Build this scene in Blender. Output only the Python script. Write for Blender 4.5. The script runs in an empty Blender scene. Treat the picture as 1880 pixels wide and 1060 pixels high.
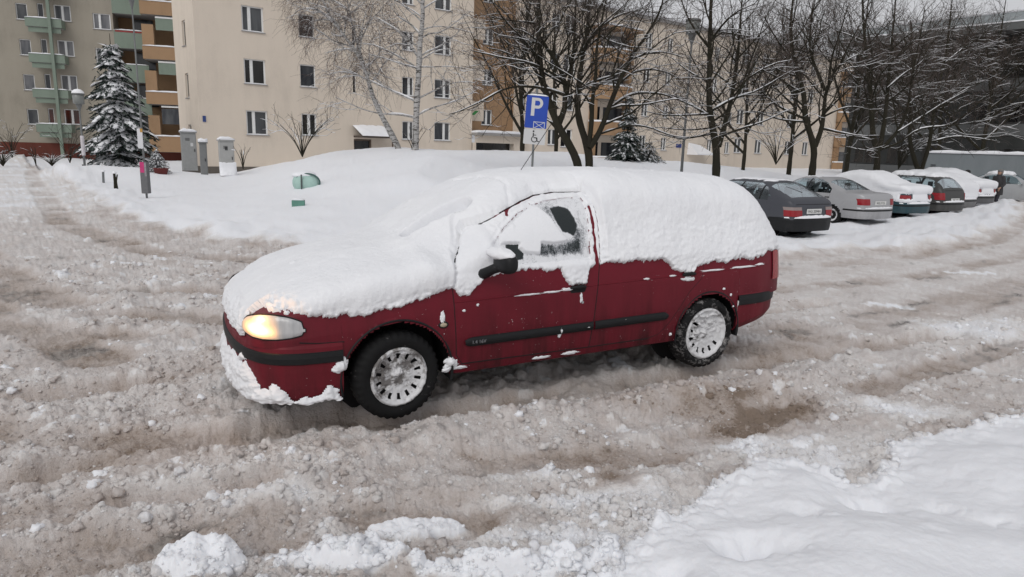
import bpy, math, random
import numpy as np
from mathutils import Vector, Matrix

# ------------------------------------------------------------------ camera, sky, sun, exposure
S = bpy.context.scene
COL = S.collection
W0, H0 = 1880.0, 1060.0
FPX, PITCH, ROLL, CAMH = 1253.0, 0.203, 0.030, 1.75
fw = np.array([0, math.cos(PITCH), -math.sin(PITCH)])
r0 = np.array([1.0, 0, 0]); u0 = np.cross(r0, fw)
cr_, sr_ = math.cos(ROLL), math.sin(ROLL)
CR = cr_*r0 + sr_*u0
CU = -sr_*r0 + cr_*u0
cam_d = bpy.data.cameras.new('camera')
cam = bpy.data.objects.new('camera', cam_d); COL.objects.link(cam)
cam_d.sensor_fit = 'HORIZONTAL'; cam_d.sensor_width = 36.0
cam_d.lens = 36.0*FPX/W0
cam_d.clip_end = 5000; cam_d.clip_start = 0.05
M = Matrix((( CR[0], CU[0], -fw[0], 0), (CR[1], CU[1], -fw[1], 0), (CR[2], CU[2], -fw[2], CAMH), (0, 0, 0, 1)))
cam.matrix_world = M
S.camera = cam

SUN_EL, SUN_AZ = 42.0, 200.0        # degrees; azimuth clockwise from +Y
world = bpy.data.worlds.new('World'); S.world = world; world.use_nodes = True
wn = world.node_tree; wn.nodes.clear()
out = wn.nodes.new('ShaderNodeOutputWorld'); bg = wn.nodes.new('ShaderNodeBackground')
sky = wn.nodes.new('ShaderNodeTexSky'); sky.sky_type = 'NISHITA'; sky.sun_disc = False
sky.sun_elevation = math.radians(SUN_EL); sky.sun_rotation = math.radians(SUN_AZ)
sky.air_density = 1.0; sky.dust_density = 4.0; sky.ozone_density = 1.0
hs = wn.nodes.new('ShaderNodeHueSaturation'); hs.inputs['Saturation'].default_value = 0.07
mixw = wn.nodes.new('ShaderNodeMix'); mixw.data_type = 'RGBA'; mixw.inputs[0].default_value = 0.68
mixw.inputs[7].default_value = (5.6, 5.65, 5.95, 1)
wn.links.new(sky.outputs[0], hs.inputs['Color']); wn.links.new(hs.outputs[0], mixw.inputs[6])
wn.links.new(mixw.outputs[2], bg.inputs['Color']); bg.inputs['Strength'].default_value = 0.105
wn.links.new(bg.outputs[0], out.inputs[0])

sd = bpy.data.lights.new('sun', 'SUN'); sd.energy = 0.75; sd.angle = math.radians(30); sd.color = (1.0, 0.97, 0.93)
sun = bpy.data.objects.new('sun', sd); COL.objects.link(sun)
_el, _az = math.radians(SUN_EL), math.radians(SUN_AZ)
sdir = Vector((math.sin(_az)*math.cos(_el), math.cos(_az)*math.cos(_el), math.sin(_el)))
sun.rotation_euler = sdir.to_track_quat('Z', 'Y').to_euler()
S.view_settings.view_transform = 'Standard'; S.view_settings.look = 'None'
S.view_settings.gamma = 1.0; S.view_settings.exposure = 0.06

# ------------------------------------------------------------------ picture <-> world helpers (photo pixels, 1880 x 1060)
def ray(x, y):
    d = FPX*fw + (x-W0/2)*CR - (y-H0/2)*CU
    return d
def at_z(x, y, z=0.0):
    d = ray(x, y); t = (z-CAMH)/d[2]
    return np.array([d[0]*t, d[1]*t, z])
def at_y(x, y, Y):
    d = ray(x, y); t = Y/d[1]
    return np.array([d[0]*t, Y, CAMH+d[2]*t])
def on_plane(x, y, P0, N):
    d = ray(x, y); c = np.array([0, 0, CAMH]); t = ((np.asarray(P0)-c) @ N)/(d @ N)
    return c+d*t

# ------------------------------------------------------------------ noise
_rs = np.random.RandomState(7)
_perm = _rs.permutation(256).astype(np.int32); _perm = np.concatenate([_perm, _perm, _perm])
_g = _rs.normal(size=(256, 3)); _g /= np.linalg.norm(_g, axis=1)[:, None]; _g = _g.astype(np.float32)*1.4
def perlin(P):
    P = np.asarray(P, np.float32)
    sh = P.shape[:-1]; P = P.reshape(-1, 3)
    i = np.floor(P).astype(np.int32); f = P-i; i &= 255
    u = f*f*f*(f*(f*6-15)+10)
    res = 0
    for dx in (0, 1):
        wx = u[:, 0] if dx else 1-u[:, 0]
        a = _perm[i[:, 0]+dx]
        for dy in (0, 1):
            wy = u[:, 1] if dy else 1-u[:, 1]
            b = _perm[a+i[:, 1]+dy]
            for dz in (0, 1):
                wz = u[:, 2] if dz else 1-u[:, 2]
                h = _perm[b+i[:, 2]+dz] & 255
                g = _g[h]
                dot = g[:, 0]*(f[:, 0]-dx)+g[:, 1]*(f[:, 1]-dy)+g[:, 2]*(f[:, 2]-dz)
                res = res+wx*wy*wz*dot
    return res.reshape(sh)
def P3(x, y, z=0.0):
    x = np.asarray(x, float); return np.stack([x, np.broadcast_to(y, x.shape), np.broadcast_to(z, x.shape)], -1)
def fbm(P, oct=4, gain=.5):
    s = 0; a = 1.0; k = 1.0; P = np.asarray(P)
    for o in range(oct):
        s = s+a*perlin(P*k+17.3*o); a *= gain; k *= 2.03
    return s
def billow(P, oct=3, gain=.5):
    s = 0; a = 1.0; k = 1.0; P = np.asarray(P)
    for o in range(oct):
        s = s+a*np.abs(perlin(P*k+11.7*o)); a *= gain; k *= 2.07
    return s
def cells(x, y, size, seed=0, dens=.6, rmin=.25, rmax=.55, squash=.8):
    """round lumps scattered on a jittered grid: height (in cell units) of the tallest lump at each point, and its random value"""
    px, py = x/size, y/size
    ix, iy = np.floor(px).astype(np.int64), np.floor(py).astype(np.int64)
    best = np.zeros_like(px); rv = np.zeros_like(px)
    for dx in (-1, 0, 1):
        for dy in (-1, 0, 1):
            cx, cy = ix+dx, iy+dy
            h = (cx*73856093 ^ cy*19349663 ^ (seed*83492791+1013)) & 0x7fffffff
            h = (h*1103515245+12345) & 0x7fffffff
            a = ((h >> 3) & 1023)/1023.0; b = ((h >> 13) & 1023)/1023.0; c = ((h >> 7) & 1023)/1023.0
            h2 = (h*69069+1) & 0x7fffffff; d = ((h2 >> 9) & 1023)/1023.0
            R = rmin+(rmax-rmin)*c*c
            dd = (px-cx-a)**2+(py-cy-b)**2
            hh = np.sqrt(np.clip(R*R-dd, 0, None))*squash*(d < dens)
            m = hh > best
            best = np.where(m, hh, best); rv = np.where(m, a, rv)
    return best, rv
def sst(a, b, x):
    t = np.clip((x-a)/(b-a), 0, 1); return t*t*(3-2*t)
def poly_dist(x, y, pts):
    """distance to a polyline and the side (positive to its left)"""
    best = np.full(x.shape, 1e9); side = np.zeros(x.shape)
    for (ax, ay), (bx, by) in zip(pts[:-1], pts[1:]):
        vx, vy = bx-ax, by-ay; L = vx*vx+vy*vy
        t = np.clip(((x-ax)*vx+(y-ay)*vy)/L, 0, 1)
        qx, qy = x-ax-t*vx, y-ay-t*vy; d = np.hypot(qx, qy)
        m = d < best
        best = np.where(m, d, best); side = np.where(m, np.sign(vx*qy-vy*qx), side)
    return best, side
def in_poly(x, y, pts):
    ins = np.zeros(x.shape, bool); n = len(pts)
    for i in range(n):
        ax, ay = pts[i]; bx, by = pts[(i+1) % n]
        c = ((ay > y) != (by > y)) & (x < (bx-ax)*(y-ay)/((by-ay) if by != ay else 1e-9)+ax)
        ins ^= c
    return ins
def poly_sd(x, y, pts):
    d, _ = poly_dist(x, y, list(pts)+[pts[0]])
    return np.where(in_poly(x, y, pts), d, -d)      # positive inside

# ------------------------------------------------------------------ object helpers
def tag(o, label=None, cat=None, group=None, kind=None):
    if label: o['label'] = label
    if cat: o['category'] = cat
    if group: o['group'] = group
    if kind: o['kind'] = kind
    return o
def empty(name, loc=(0, 0, 0), rz=0.0, label=None, cat=None, group=None, kind=None):
    o = bpy.data.objects.new(name, None); COL.objects.link(o)
    o.location = loc; o.rotation_euler = (0, 0, rz); o.empty_display_size = .2
    return tag(o, label, cat, group, kind)
def mk(name, verts, faces, mat=None, parent=None, smooth=False):
    me = bpy.data.meshes.new(name)
    if isinstance(verts, np.ndarray) and isinstance(faces, np.ndarray):
        nv, nf, k = len(verts), len(faces), faces.shape[1]
        me.vertices.add(nv); me.vertices.foreach_set('co', verts.astype(np.float32).ravel())
        me.loops.add(nf*k); me.loops.foreach_set('vertex_index', faces.astype(np.int32).ravel())
        me.polygons.add(nf); me.polygons.foreach_set('loop_start', np.arange(0, nf*k, k, dtype=np.int32))
        me.update(calc_edges=True); me.validate()
    else:
        me.from_pydata([tuple(map(float, v)) for v in verts], [], [tuple(map(int, f)) for f in faces]); me.update()
    if smooth: me.polygons.foreach_set('use_smooth', np.ones(len(me.polygons), bool))
    if mat: me.materials.append(mat)
    o = bpy.data.objects.new(name, me); COL.objects.link(o)
    if parent: o.parent = parent
    return o
def attr(o, name, vals):
    a = o.data.attributes.new(name, 'FLOAT', 'POINT'); a.data.foreach_set('value', np.asarray(vals, np.float32))
def copy_tree(o, parent=None):
    c = o.copy(); COL.objects.link(c)
    if parent: c.parent = parent
    for ch in [q for q in bpy.data.objects if q.parent == o]: copy_tree(ch, c)
    return c
def grid_faces(nr, nc):
    i = np.arange(nr*nc).reshape(nr, nc)
    return np.stack([i[:-1, :-1], i[:-1, 1:], i[1:, 1:], i[1:, :-1]], -1).reshape(-1, 4)
def sub_mesh(name, P, faces, mat, parent, smooth=True):
    used = np.unique(faces); mp = np.full(len(P), -1); mp[used] = np.arange(len(used))
    return mk(name, P[used], mp[faces], mat, parent, smooth), used
class MB:
    """collects boxes, prisms, tubes and rounds; build() links them as one mesh object"""
    def __init__(s): s.v = []; s.f = []
    def add(s, v, f):
        n = len(s.v); s.v += [tuple(map(float, q)) for q in v]; s.f += [tuple(n+i for i in q) for q in f]; return s
    def box(s, x0, x1, y0, y1, z0, z1, fr=None):
        v = [(x, y, z) for x in (x0, x1) for y in (y0, y1) for z in (z0, z1)]
        if fr is not None: v = [fr(*q) for q in v]
        return s.add(v, [(0, 1, 3, 2), (4, 6, 7, 5), (0, 4, 5, 1), (2, 3, 7, 6), (0, 2, 6, 4), (1, 5, 7, 3)])
    def quad(s, a, b, c, d): return s.add([a, b, c, d], [(0, 1, 2, 3)])
    def tube(s, pts, rad, n=8, cap=True):
        pts = [Vector(p) for p in pts]; k = len(pts)
        if not hasattr(rad, '__len__'): rad = [rad]*k
        base = len(s.v); prev = None
        for i, p in enumerate(pts):
            t = (pts[min(i+1, k-1)]-pts[max(i-1, 0)]).normalized()
            if prev is None:
                a = Vector((0, 0, 1)) if abs(t.z) < .9 else Vector((1, 0, 0)); u = t.cross(a).normalized()
            else: u = (prev-t*prev.dot(t)).normalized()
            prev = u; w = t.cross(u)
            for j in range(n):
                q = p+(u*math.cos(2*math.pi*j/n)+w*math.sin(2*math.pi*j/n))*rad[i]; s.v.append(tuple(q))
        for i in range(k-1):
            for j in range(n):
                a = base+i*n+j; b = base+i*n+(j+1) % n
                s.f.append((a, b, b+n, a+n))
        if cap:
            s.f.append(tuple(base+j for j in range(n))[::-1]); s.f.append(tuple(base+(k-1)*n+j for j in range(n)))
        return s
    def lathe(s, prof, n=24, origin=(0, 0, 0), axis='z', cap=True):
        base = len(s.v); o = origin
        for (r, h) in prof:
            for j in range(n):
                a = 2*math.pi*j/n; c, d = r*math.cos(a), r*math.sin(a)
                q = (c, d, h) if axis == 'z' else ((c, h, d) if axis == 'y' else (h, c, d))
                s.v.append((q[0]+o[0], q[1]+o[1], q[2]+o[2]))
        for i in range(len(prof)-1):
            for j in range(n):
                a = base+i*n+j; b = base+i*n+(j+1) % n; s.f.append((a, b, b+n, a+n))
        if cap:
            s.f.append(tuple(base+j for j in range(n))[::-1]); s.f.append(tuple(base+(len(prof)-1)*n+j for j in range(n)))
        return s
    def build(s, name, mat=None, parent=None, smooth=False, bevel=0):
        o = mk(name, s.v, s.f, mat, parent, smooth)
        if bevel:
            b = o.modifiers.new('bevel', 'BEVEL'); b.width = bevel; b.segments = 2; b.limit_method = 'ANGLE'; b.angle_limit = math.radians(40)
        return o

def text_mesh(name, body, size, mat, parent, align='CENTER', extrude=.0008, sx=1.0):
    tc = bpy.data.curves.new(name, 'FONT'); tc.body = body; tc.size = size; tc.extrude = extrude; tc.align_x = align
    t0 = bpy.data.objects.new(name+'_text', tc); COL.objects.link(t0)
    dg = bpy.context.evaluated_depsgraph_get(); me = bpy.data.meshes.new_from_object(t0.evaluated_get(dg))
    bpy.data.objects.remove(t0); bpy.data.curves.remove(tc)
    me.materials.clear(); me.materials.append(mat); me.name = name
    o = bpy.data.objects.new(name, me); COL.objects.link(o)
    if parent: o.parent = parent
    o.scale = (sx, 1, 1)
    return o

# ------------------------------------------------------------------ materials
class NM:
    def __init__(s, name, rough=.6, metal=0.0, spec=.5):
        s.m = bpy.data.materials.new(name); s.m.use_nodes = True
        s.t = s.m.node_tree; s.b = s.t.nodes['Principled BSDF']
        s.b.inputs['Roughness'].default_value = rough; s.b.inputs['Metallic'].default_value = metal
        s.b.inputs['Specular IOR Level'].default_value = spec
        s._obj = None
    def n(s, typ, **kw):
        q = s.t.nodes.new(typ)
        for k, v in kw.items(): setattr(q, k, v)
        return q
    def l(s, a, b): s.t.links.new(a, b)
    def obj(s):
        if not s._obj: s._obj = s.n('ShaderNodeTexCoord').outputs['Object']
        return s._obj
    def noise(s, scale, detail=4, rough=.55, stretch=None, vec=None):
        q = s.n('ShaderNodeTexNoise'); q.inputs['Scale'].default_value = scale; q.inputs['Detail'].default_value = detail
        q.inputs['Roughness'].default_value = rough
        v = vec or s.obj()
        if stretch:
            mp = s.n('ShaderNodeMapping'); mp.inputs['Scale'].default_value = stretch; s.l(v, mp.inputs[0]); v = mp.outputs[0]
        s.l(v, q.inputs['Vector']); return q.outputs['Fac']
    def ramp(s, fac, stops, interp='LINEAR'):
        q = s.n('ShaderNodeValToRGB'); q.color_ramp.interpolation = interp
        e = q.color_ramp.elements
        while len(e) < len(stops): e.new(.5)
        for i, (p, c) in enumerate(stops):
            e[i].position = p
            c = (c, c, c) if not hasattr(c, '__len__') else c
            e[i].color = (*c[:3], 1)
        s.l(fac, q.inputs[0]); return q.outputs[0]
    def mix(s, fac, a, b, mode='MIX'):
        q = s.n('ShaderNodeMix', data_type='RGBA', blend_type=mode)
        for i, v in ((0, fac), (6, a), (7, b)):
            if hasattr(v, 'links'): s.l(v, q.inputs[i])
            elif i == 0: q.inputs[0].default_value = v
            else: q.inputs[i].default_value = (*v[:3], 1)
        return q.outputs[2]
    def math(s, op, a, b=None, c=None):
        q = s.n('ShaderNodeMath', operation=op)
        for i, v in enumerate((a, b, c)):
            if v is None: continue
            if hasattr(v, 'links'): s.l(v, q.inputs[i])
            else: q.inputs[i].default_value = v
        return q.outputs[0]
    def color(s, c):
        if hasattr(c, 'links'): s.l(c, s.b.inputs['Base Color'])
        else: s.b.inputs['Base Color'].default_value = (*c[:3], 1)
        return s
    def bump(s, h, strength=.3, dist=.02):
        q = s.n('ShaderNodeBump'); q.inputs['Strength'].default_value = strength; q.inputs['Distance'].default_value = dist
        s.l(h, q.inputs['Height']); s.l(q.outputs[0], s.b.inputs['Normal']); return s
    def rough(s, v): s.l(v, s.b.inputs['Roughness']); return s
def simple(name, c, rough=.6, metal=0.0, spec=.5, var=.12, scale=8, bump=0, bscale=60, bdist=.005):
    m = NM(name, rough, metal, spec)
    f = m.noise(scale, 5)
    m.color(m.mix(f, tuple(q*(1-var) for q in c), tuple(min(1, q*(1+var)) for q in c)))
    if bump: m.bump(m.noise(bscale, 4), bump, bdist)
    return m.m

MAT = {}
def snow_mat(name, c0, c1, scale=3.0, bumps=((40, .35, .012), ), sss=.0):
    m = NM(name, .65, 0, .25)
    f = m.noise(scale, 4)
    m.color(m.mix(f, c0, c1))
    s, st, d = bumps[0]
    f2 = m.noise(s, 6, .7); m.bump(f2, st, d)
    return m.m
MAT['snow'] = snow_mat('snow', (.80, .81, .84), (.88, .885, .90), 3.0, ((55, .42, .014), ))
MAT['snow_far'] = snow_mat('settled_snow', (.78, .79, .82), (.86, .865, .885), .4, ((3, .25, .05),))
MAT['tree_snow'] = snow_mat('branch_snow', (.80, .81, .84), (.90, .90, .91), 5, ((30, .3, .01),))
MAT['shade_black'] = simple('shade_black', (.008, .008, .009), .85, var=.3, scale=30, bump=.2)
MAT['black_plastic'] = simple('black_plastic', (.009, .0095, .0105), .55, spec=.3, var=.2, scale=20)
MAT['dark_gap'] = simple('dark_gap', (.008, .007, .008), .9)
# ------------------------------------------------------------------ the ground: road of churned slush, snowfield with its mound, roadside bank
CX, CY, PHI, CPIT = -.70, 4.15, .485, .010
AX = np.array([math.cos(PHI), math.sin(PHI)]); NX = np.array([math.sin(PHI), -math.cos(PHI)])   # rearwards along the car / towards the camera
def cpt(s, o): return tuple(np.array([CX, CY])+AX*s+NX*o)
EDGE = [(-60, 84), (-29, 41), (-18, 27.5), (-11.8, 19.2), (-8.8, 15), (-6.5, 12.6), (-4.7, 11.8), (-3.5, 11.2), (0, 11.2), (4.7, 12.1), (8, 13.7), (12, 17), (17.4, 23.6), (30, 42), (60, 84)]
LEDGE = [(-75, 84), (-35.5, 41), (-24.5, 28), (-17, 18), (-20, 5), (-30, -20)]
MOUND = [(-40, 60), (-14.5, 27), (-7.2, 15.6), (-5, 13.0), (0, 13.2), (3, 17), (7, 21.5), (12, 26), (20, 34), (40, 60)]
BANK = [at_z(x, y)[:2] for x, y in ((1060, 1075), (1120, 1045), (1145, 1000), (1240, 950), (1330, 885), (1430, 850), (1500, 862), (1570, 905), (1610, 880), (1640, 815), (1760, 790), (1880, 765))] + [(7, 7.2), (14, 13), (14, -6), (-1.2, -6), (-.5, 2.0), (.1, 2.35)]
RUTS = [([cpt(6, .0), cpt(2.6, -.04), cpt(0, -.06), (-1.25, 4.15), (-1.9, 3.72), (-2.7, 3.2), (-4.2, 2.2)], .17, .125),
        ([cpt(6, -1.5), cpt(2.6, -1.5), cpt(0, -1.5), (-2.2, 5.05), (-3.1, 4.55), (-5, 3.5)], .17, .115),
        ([(-.2, 3.05), (-1.2, 2.85), (-2.3, 2.45), (-4, 1.7)], .20, .085),
        ([(-.9, 3.55), (-1.5, 3.25), (-2.6, 2.75)], .12, .08),
        ([(2.2, 6.2), (4, 7.3), (6.3, 8.9), (12, 13.5), (20, 21)], .45, .028),
        ([(3.5, 8.9), (6, 10.2), (10, 13.2), (18, 22)], .22, .03),
        ([(4.3, 10.8), (7, 12.2), (11, 15.5), (17, 22.5)], .2, .035),
        ([(-.3, 8.6), (-3, 8.0), (-5, 7.6), (-9, 7.5)], .2, .07),
        ([(-2.5, 9.8), (-5.5, 10.4), (-9, 13.6), (-20, 28.5), (-30, 43)], .3, .05),
        ([(-3, 6.6), (-5.2, 7.3), (-9, 11), (-14.5, 17.8), (-24, 31)], .30, .08),
        ([(-3.3, 5.3), (-6.5, 7.5), (-12, 13.5), (-17.5, 20.5), (-27, 34)], .28, .07),
        ([(-4.4, 4.9), (-7.5, 6.5), (-13, 12)], .22, .08), ([(-1.6, 3.9), (-2.6, 3.75), (-4.0, 4.2), (-6.5, 5.6)], .14, .07), ([(-.2, 3.6), (.8, 3.75), (2.2, 4.7), (4.5, 6.2), (9, 9.5)], .16, .06), ([(-3.0, 5.9), (-4.2, 6.0), (-6, 6.6), (-9, 8.6)], .16, .07)]
def ground(x, y):
    """height and masks of the ground at world points"""
    r = np.hypot(x, y)
    wob = .35*fbm(P3(x*.9, y*.9, 3.1), 3)+.12*perlin(P3(x*5, y*5, .2))
    d, s = poly_dist(x, y, EDGE); field = d*np.sign(s)                 # >0 beyond the far edge of the road
    dl, sl = poly_dist(x, y, LEDGE); left = -dl*np.sign(sl)              # >0 left of the side street
    bank = poly_sd(x, y, BANK)
    bw = bank+.05*fbm(P3(x*6, y*6, 9.), 3)
    fld = np.maximum(field+wob*.9*np.clip(r/10, .5, 1.6), left+wob)
    m_field = sst(-.25, .35, fld); m_bank = sst(-.03, .05, bw)
    lot = sst(0, .5, fld)*sst(2.2, 5.0, x)
    # long forms
    dm, sm = poly_dist(x, y, MOUND); md = np.where(sm > 0, dm, -dm)
    z = 1.38*sst(-.3, 9.5, md)*sst(-11.8, -6.2, x+ (y-24)*.38+.5*perlin(P3(x*.15, y*.15, 4)))
    z = z*(1-.28*sst(8, 20, x))
    z = z*(1-.55*sst(31, 40, y-.25*x)) 
    z = z+.16*sst(.2, 1.6, fld)*sst(0, 1, 1-(x > 3)*1.0)*sst(-9, -4, -np.abs(x+2)) + .05*sst(0, 1.2, fld)
    z = z-.28*sst(30, 38, y)*sst(12, 17, -x)*(fld > 0) + .42*np.exp(-((x+18.5)**2+(y-31)**2)/14.)*(fld > 0)
    z = z+m_field*(.020*fbm(P3(x*1.1, y*1.1, 15.), 4)+.010*np.maximum(0, perlin(P3(x*3.5, y*3.5, 19.))-.25)*4)*sst(8, 11, r)
    z = z+.09*m_field*fbm(P3(x*.35, y*.35, 1.), 3)*sst(6, 16, r)
    # ploughed lip on both sides of the road
    lip = np.exp(-((fld-.35)/.5)**2)*.13*(1+fbm(P3(x*1.3, y*1.3, 2), 2))
    z = z+lip
    # foreground bank
    z = z+m_bank*(.05+.13*sst(0, .9, bw)+.05*fbm(P3(x*1.4, y*1.4, 6.), 2))
    z = z-.18*sst(3.5, 7, x)*sst(.2, 2.2, fld)*(1-sst(-.5, 3, md))
    # ruts
    smooth = np.zeros_like(x); rz = np.zeros_like(x); warp = .05*perlin(P3(x*1.7, y*1.7, 8.))
    near = r < 48
    for pts, wd, dep in RUTS:
        dr, _ = poly_dist(x, y, pts); dr = np.abs(dr+warp*.8+.02*perlin(P3(x*9, y*9, 1.)))
        w = wd*(1+.25*perlin(P3(x*.8, y*.8, 5.)))
        core = 1-sst(.62, 1.18, dr/w)
        brk = sst(-.60, .08, perlin(P3(x*1.3, y*1.3, wd*9+dep*100)))
        core = core*brk*(1-.35*sst(.0, .5, perlin(P3(x*4, y*4, wd*20))))
        rz = np.minimum(rz, -.85*dep*core)+.25*dep*np.exp(-((dr/w-1.5)/.38)**2)*brk
        smooth = np.maximum(smooth, core)
    road = (1-m_field)*(1-m_bank)
    patch = sst(.18, .55, fbm(P3(x*.75+y*.2, y*1.0, 12.), 3)+.0)           # driven-flat patches
    far_right = sst(2.0, 4.5, x)*sst(5.0, 7.5, y-.25*x)
    flat = np.clip(np.maximum(smooth, np.maximum(patch*.8, far_right*.75)), 0, 1)*road
    cb_ = at_z(1390, 750, .03); flat = flat*(1-.85*np.exp(-((x-cb_[0])/.7)**2-((y-cb_[1])/.5)**2))
    rough = (1-flat)*road+.10*flat*road
    z = z+rz*road
    # berm thrown up beside the wheels, camera side
    db, _ = poly_dist(x, y, [cpt(.12, .34), cpt(.9, .38), cpt(2.1, .42), cpt(3.2, .6)])
    z = z+.105*np.exp(-(db/.16)**2)*(1+.5*perlin(P3(x*4, y*4, 2.)))
    db, _ = poly_dist(x, y, [cpt(-.25, .36), cpt(-.9, .75), cpt(-1.6, 1.25), cpt(-2.2, 1.7)])
    z = z+.055*np.exp(-(db/.13)**2)*(1+.6*perlin(P3(x*4, y*4, 2.)))*road
    al0 = 0*x
    # crumbly relief, scaled down with distance where the mesh gets coarse
    f1 = sst(30, 8, r)
    c1, v1 = cells(x+.03*perlin(P3(x*7, y*7)), y+.03*perlin(P3(x*7, y*7, 5)), .155, 1, .5, .2, .6, .55)
    c2, v2 = cells(x+.015*perlin(P3(x*20, y*20)), y+.015*perlin(P3(x*20, y*20, 5)), .075, 2, .7, .2, .55, .62)
    c3, v3 = cells(x, y, .034, 3, .75, .2, .55, .6)
    mod = sst(-.35, .45, fbm(P3(x*1.6, y*1.6, 21.), 3))
    crumb = (.155*c1*sst(-.1, .4, fbm(P3(x*1.1, y*1.1, 31), 2))*1.0+.075*c2*(.35+.65*mod)+.034*c3*(.4+.6*mod))
    fb = .04*fbm(P3(x*2.2, y*2.2, 41), 4)+.030*(billow(P3(x*6, y*6, 4.), 3)-.35)
    z = z+rough*(crumb*1.2+fb*1.35)*(.35+.65*f1)+flat*road*(.020*fbm(P3(x*5, y*5, 91), 3)+.012*fbm(P3(x*17+al0, y*17, 93), 3)+.030*c3+.018*(billow(P3(x*11, y*11, 95), 2)-.3))*f1
    z = z+road*(.012*fbm(P3(x*1.5, y*1.5, 3), 3)+.0045*fbm(P3(x*14, y*14, 7), 3)*f1)
    # streaks pressed into the flat parts along the driving direction
    al = x*AX[0]+y*AX[1]; ac = x*NX[0]+y*NX[1]
    z = z+flat*.006*fbm(P3(al*1.2, ac*22, 3), 2)*f1
    # bank: soft with lumps near its edge and a few footprints
    edge_b = np.exp(-(bw/.16)**2)
    c4, _ = cells(x, y, .12, 5, .55, .2, .62, .6)
    z = z+m_bank*(.030*fbm(P3(x*1.5, y*1.5, 2.), 2)+.006*fbm(P3(x*6, y*6, 2.), 3)+.0022*fbm(P3(x*26, y*26, 2.), 2))+edge_b*(.12*c4*.9+.03*fbm(P3(x*11, y*11, 4), 3))
    for (px, py, rx, dp) in ((1375, 985, .13, .17), (1600, 905, .11, .12), (1235, 1020, .07, .08), (1490, 930, .1, .04), (1840, 955, .07, .03), (1730, 915, .09, .03), (1455, 1000, .1, .03)):
        c = at_z(px, py, .15)
        q = np.hypot(x-c[0], (y-c[1])*1.2)/rx
        pit = np.exp(-q**2*1.3)
        z = z-dp*pit*(1+.5*perlin(P3(x*14, y*14, 3)))+.08*c2*pit*.9+.05*c1*np.exp(-((q-1.1)/.5)**2)
    lum, _ = cells(x, y, .30, 8, .4, .2, .5, .35)
    z = z+m_field*sst(9, 11, r)*(.12*lum*np.exp(-((fld-.3)/.8)**2)+.03*fbm(P3(x*1.8, y*1.8, 4), 3)*np.exp(-((fld-.5)/1.2)**2))
    dl_, _ = poly_dist(x, y, [(6.2, 14.4), (9.5, 17.4), (12.6, 20.6), (16.5, 24.6), (21, 28)])
    z = z+.12*np.exp(-(dl_/.9)**2)*(1+.8*fbm(P3(x*1.1, y*1.1, 77), 3))*sst(7.6, 9.2, x)
    # the snow between and behind the parked cars is trodden
    z = z+lot*.10*(fbm(P3(x*1.3, y*1.3, 13), 4))*sst(40, 20, r)
    # dirt: 0 clean snow .. 1 brown slush
    wv = 0.5*fbm(P3(x*1.2, y*1.2, 51), 3)+.35*fbm(P3(x*5, y*5, 61), 3)
    dirt = .545+.26*wv+.05*flat+.24*smooth-.10*c2*rough
    sp = sst(.62, .9, v1*(c1 > 0.03))                                       # some lumps are cleaner snow
    dirt = dirt-.38*sp*rough-.3*sst(.8, 1, v2*(c2 > .1))*rough
    for (px, py, rx, ry, am) in ((1400, 745, .55, .35, .30), (1250, 745, .5, .25, .18), (1385, 780, .16, .1, .35), (1470, 740, .14, .08, .35), (1300, 730, .12, .08, .25), (1365, 725, .1, .07, .35), (760, 885, .9, .28, .12), (1120, 870, .14, .12, .55), (1000, 860, .55, .13, -.35),
                                 (1660, 745, .38, .13, -.55), (1790, 600, .9, .45, -.45), (1590, 800, .4, .25, -.2), (380, 880, .42, .15, -.28), (560, 840, .28, .16, -.3),
                                 (780, 948, .26, .10, -1.2), (740, 975, .14, .05, -1.2), (370, 1035, .16, .12, -1.3), (640, 1020, .26, .11, -1.1), (850, 1045, .3, .06, -1.0), (960, 1046, .26, .055, -1.0), (1070, 1030, .17, .08, -1.0), (1000, 975, .3, .07, -.40), (900, 905, .35, .06, -.35), (540, 1010, .16, .05, -.5), (520, 905, .3, .07, -.25), (1090, 905, .25, .08, -.4), (1350, 805, .5, .14, -.35),
                                 (1780, 498, .55, .12, -.8), (1635, 556, .32, .10, -.8), (1700, 640, 1.0, .3, -.12), (1150, 945, .3, .2, -.15), (1230, 900, .3, .2, -.12), (1480, 835, .4, .15, -.3)):
        c = at_z(px, py, .03)
        q = np.sqrt(((x-c[0])/rx)**2+((y-c[1])/ry)**2)+.35*perlin(P3(x*6, y*6, 3.3))
        g = (1-sst(.75, 1.05, q)) if abs(am) >= .79 else np.exp(-q*q)
        dirt = dirt+am*g
        if am < -.9: z = z+g*(.055+.02*perlin(P3(x*9, y*9, 1)))
    dirt = dirt*road
    side_st = sst(-8, -13, x)*sst(12, 16, y)
    dirt = dirt-road*side_st*(.22+.25*sst(0, .5, fbm(P3(x*.5, y*.25, 3), 2)))
    dirt = dirt-road*far_right*.10
    dirt = dirt+.30*np.exp(-((fld+.1)/.35)**2)*(1-m_bank)*(.4+wv)+.18*np.exp(-((bw+.0)/.08)**2)*sst(.0, .4, wv)
    dirt = dirt+.16*lot*sst(0, .7, wv+.2)*sst(3.0, .8, fld)
    wet = road*sst(.60, .82, flat*.55+.42*fbm(P3(al*.8, ac*2.6, 71), 3)+.2*perlin(P3(x*12, y*12, 1)))
    return z, np.clip(dirt, 0, 1.2), wet, m_field, m_bank, flat
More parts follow.
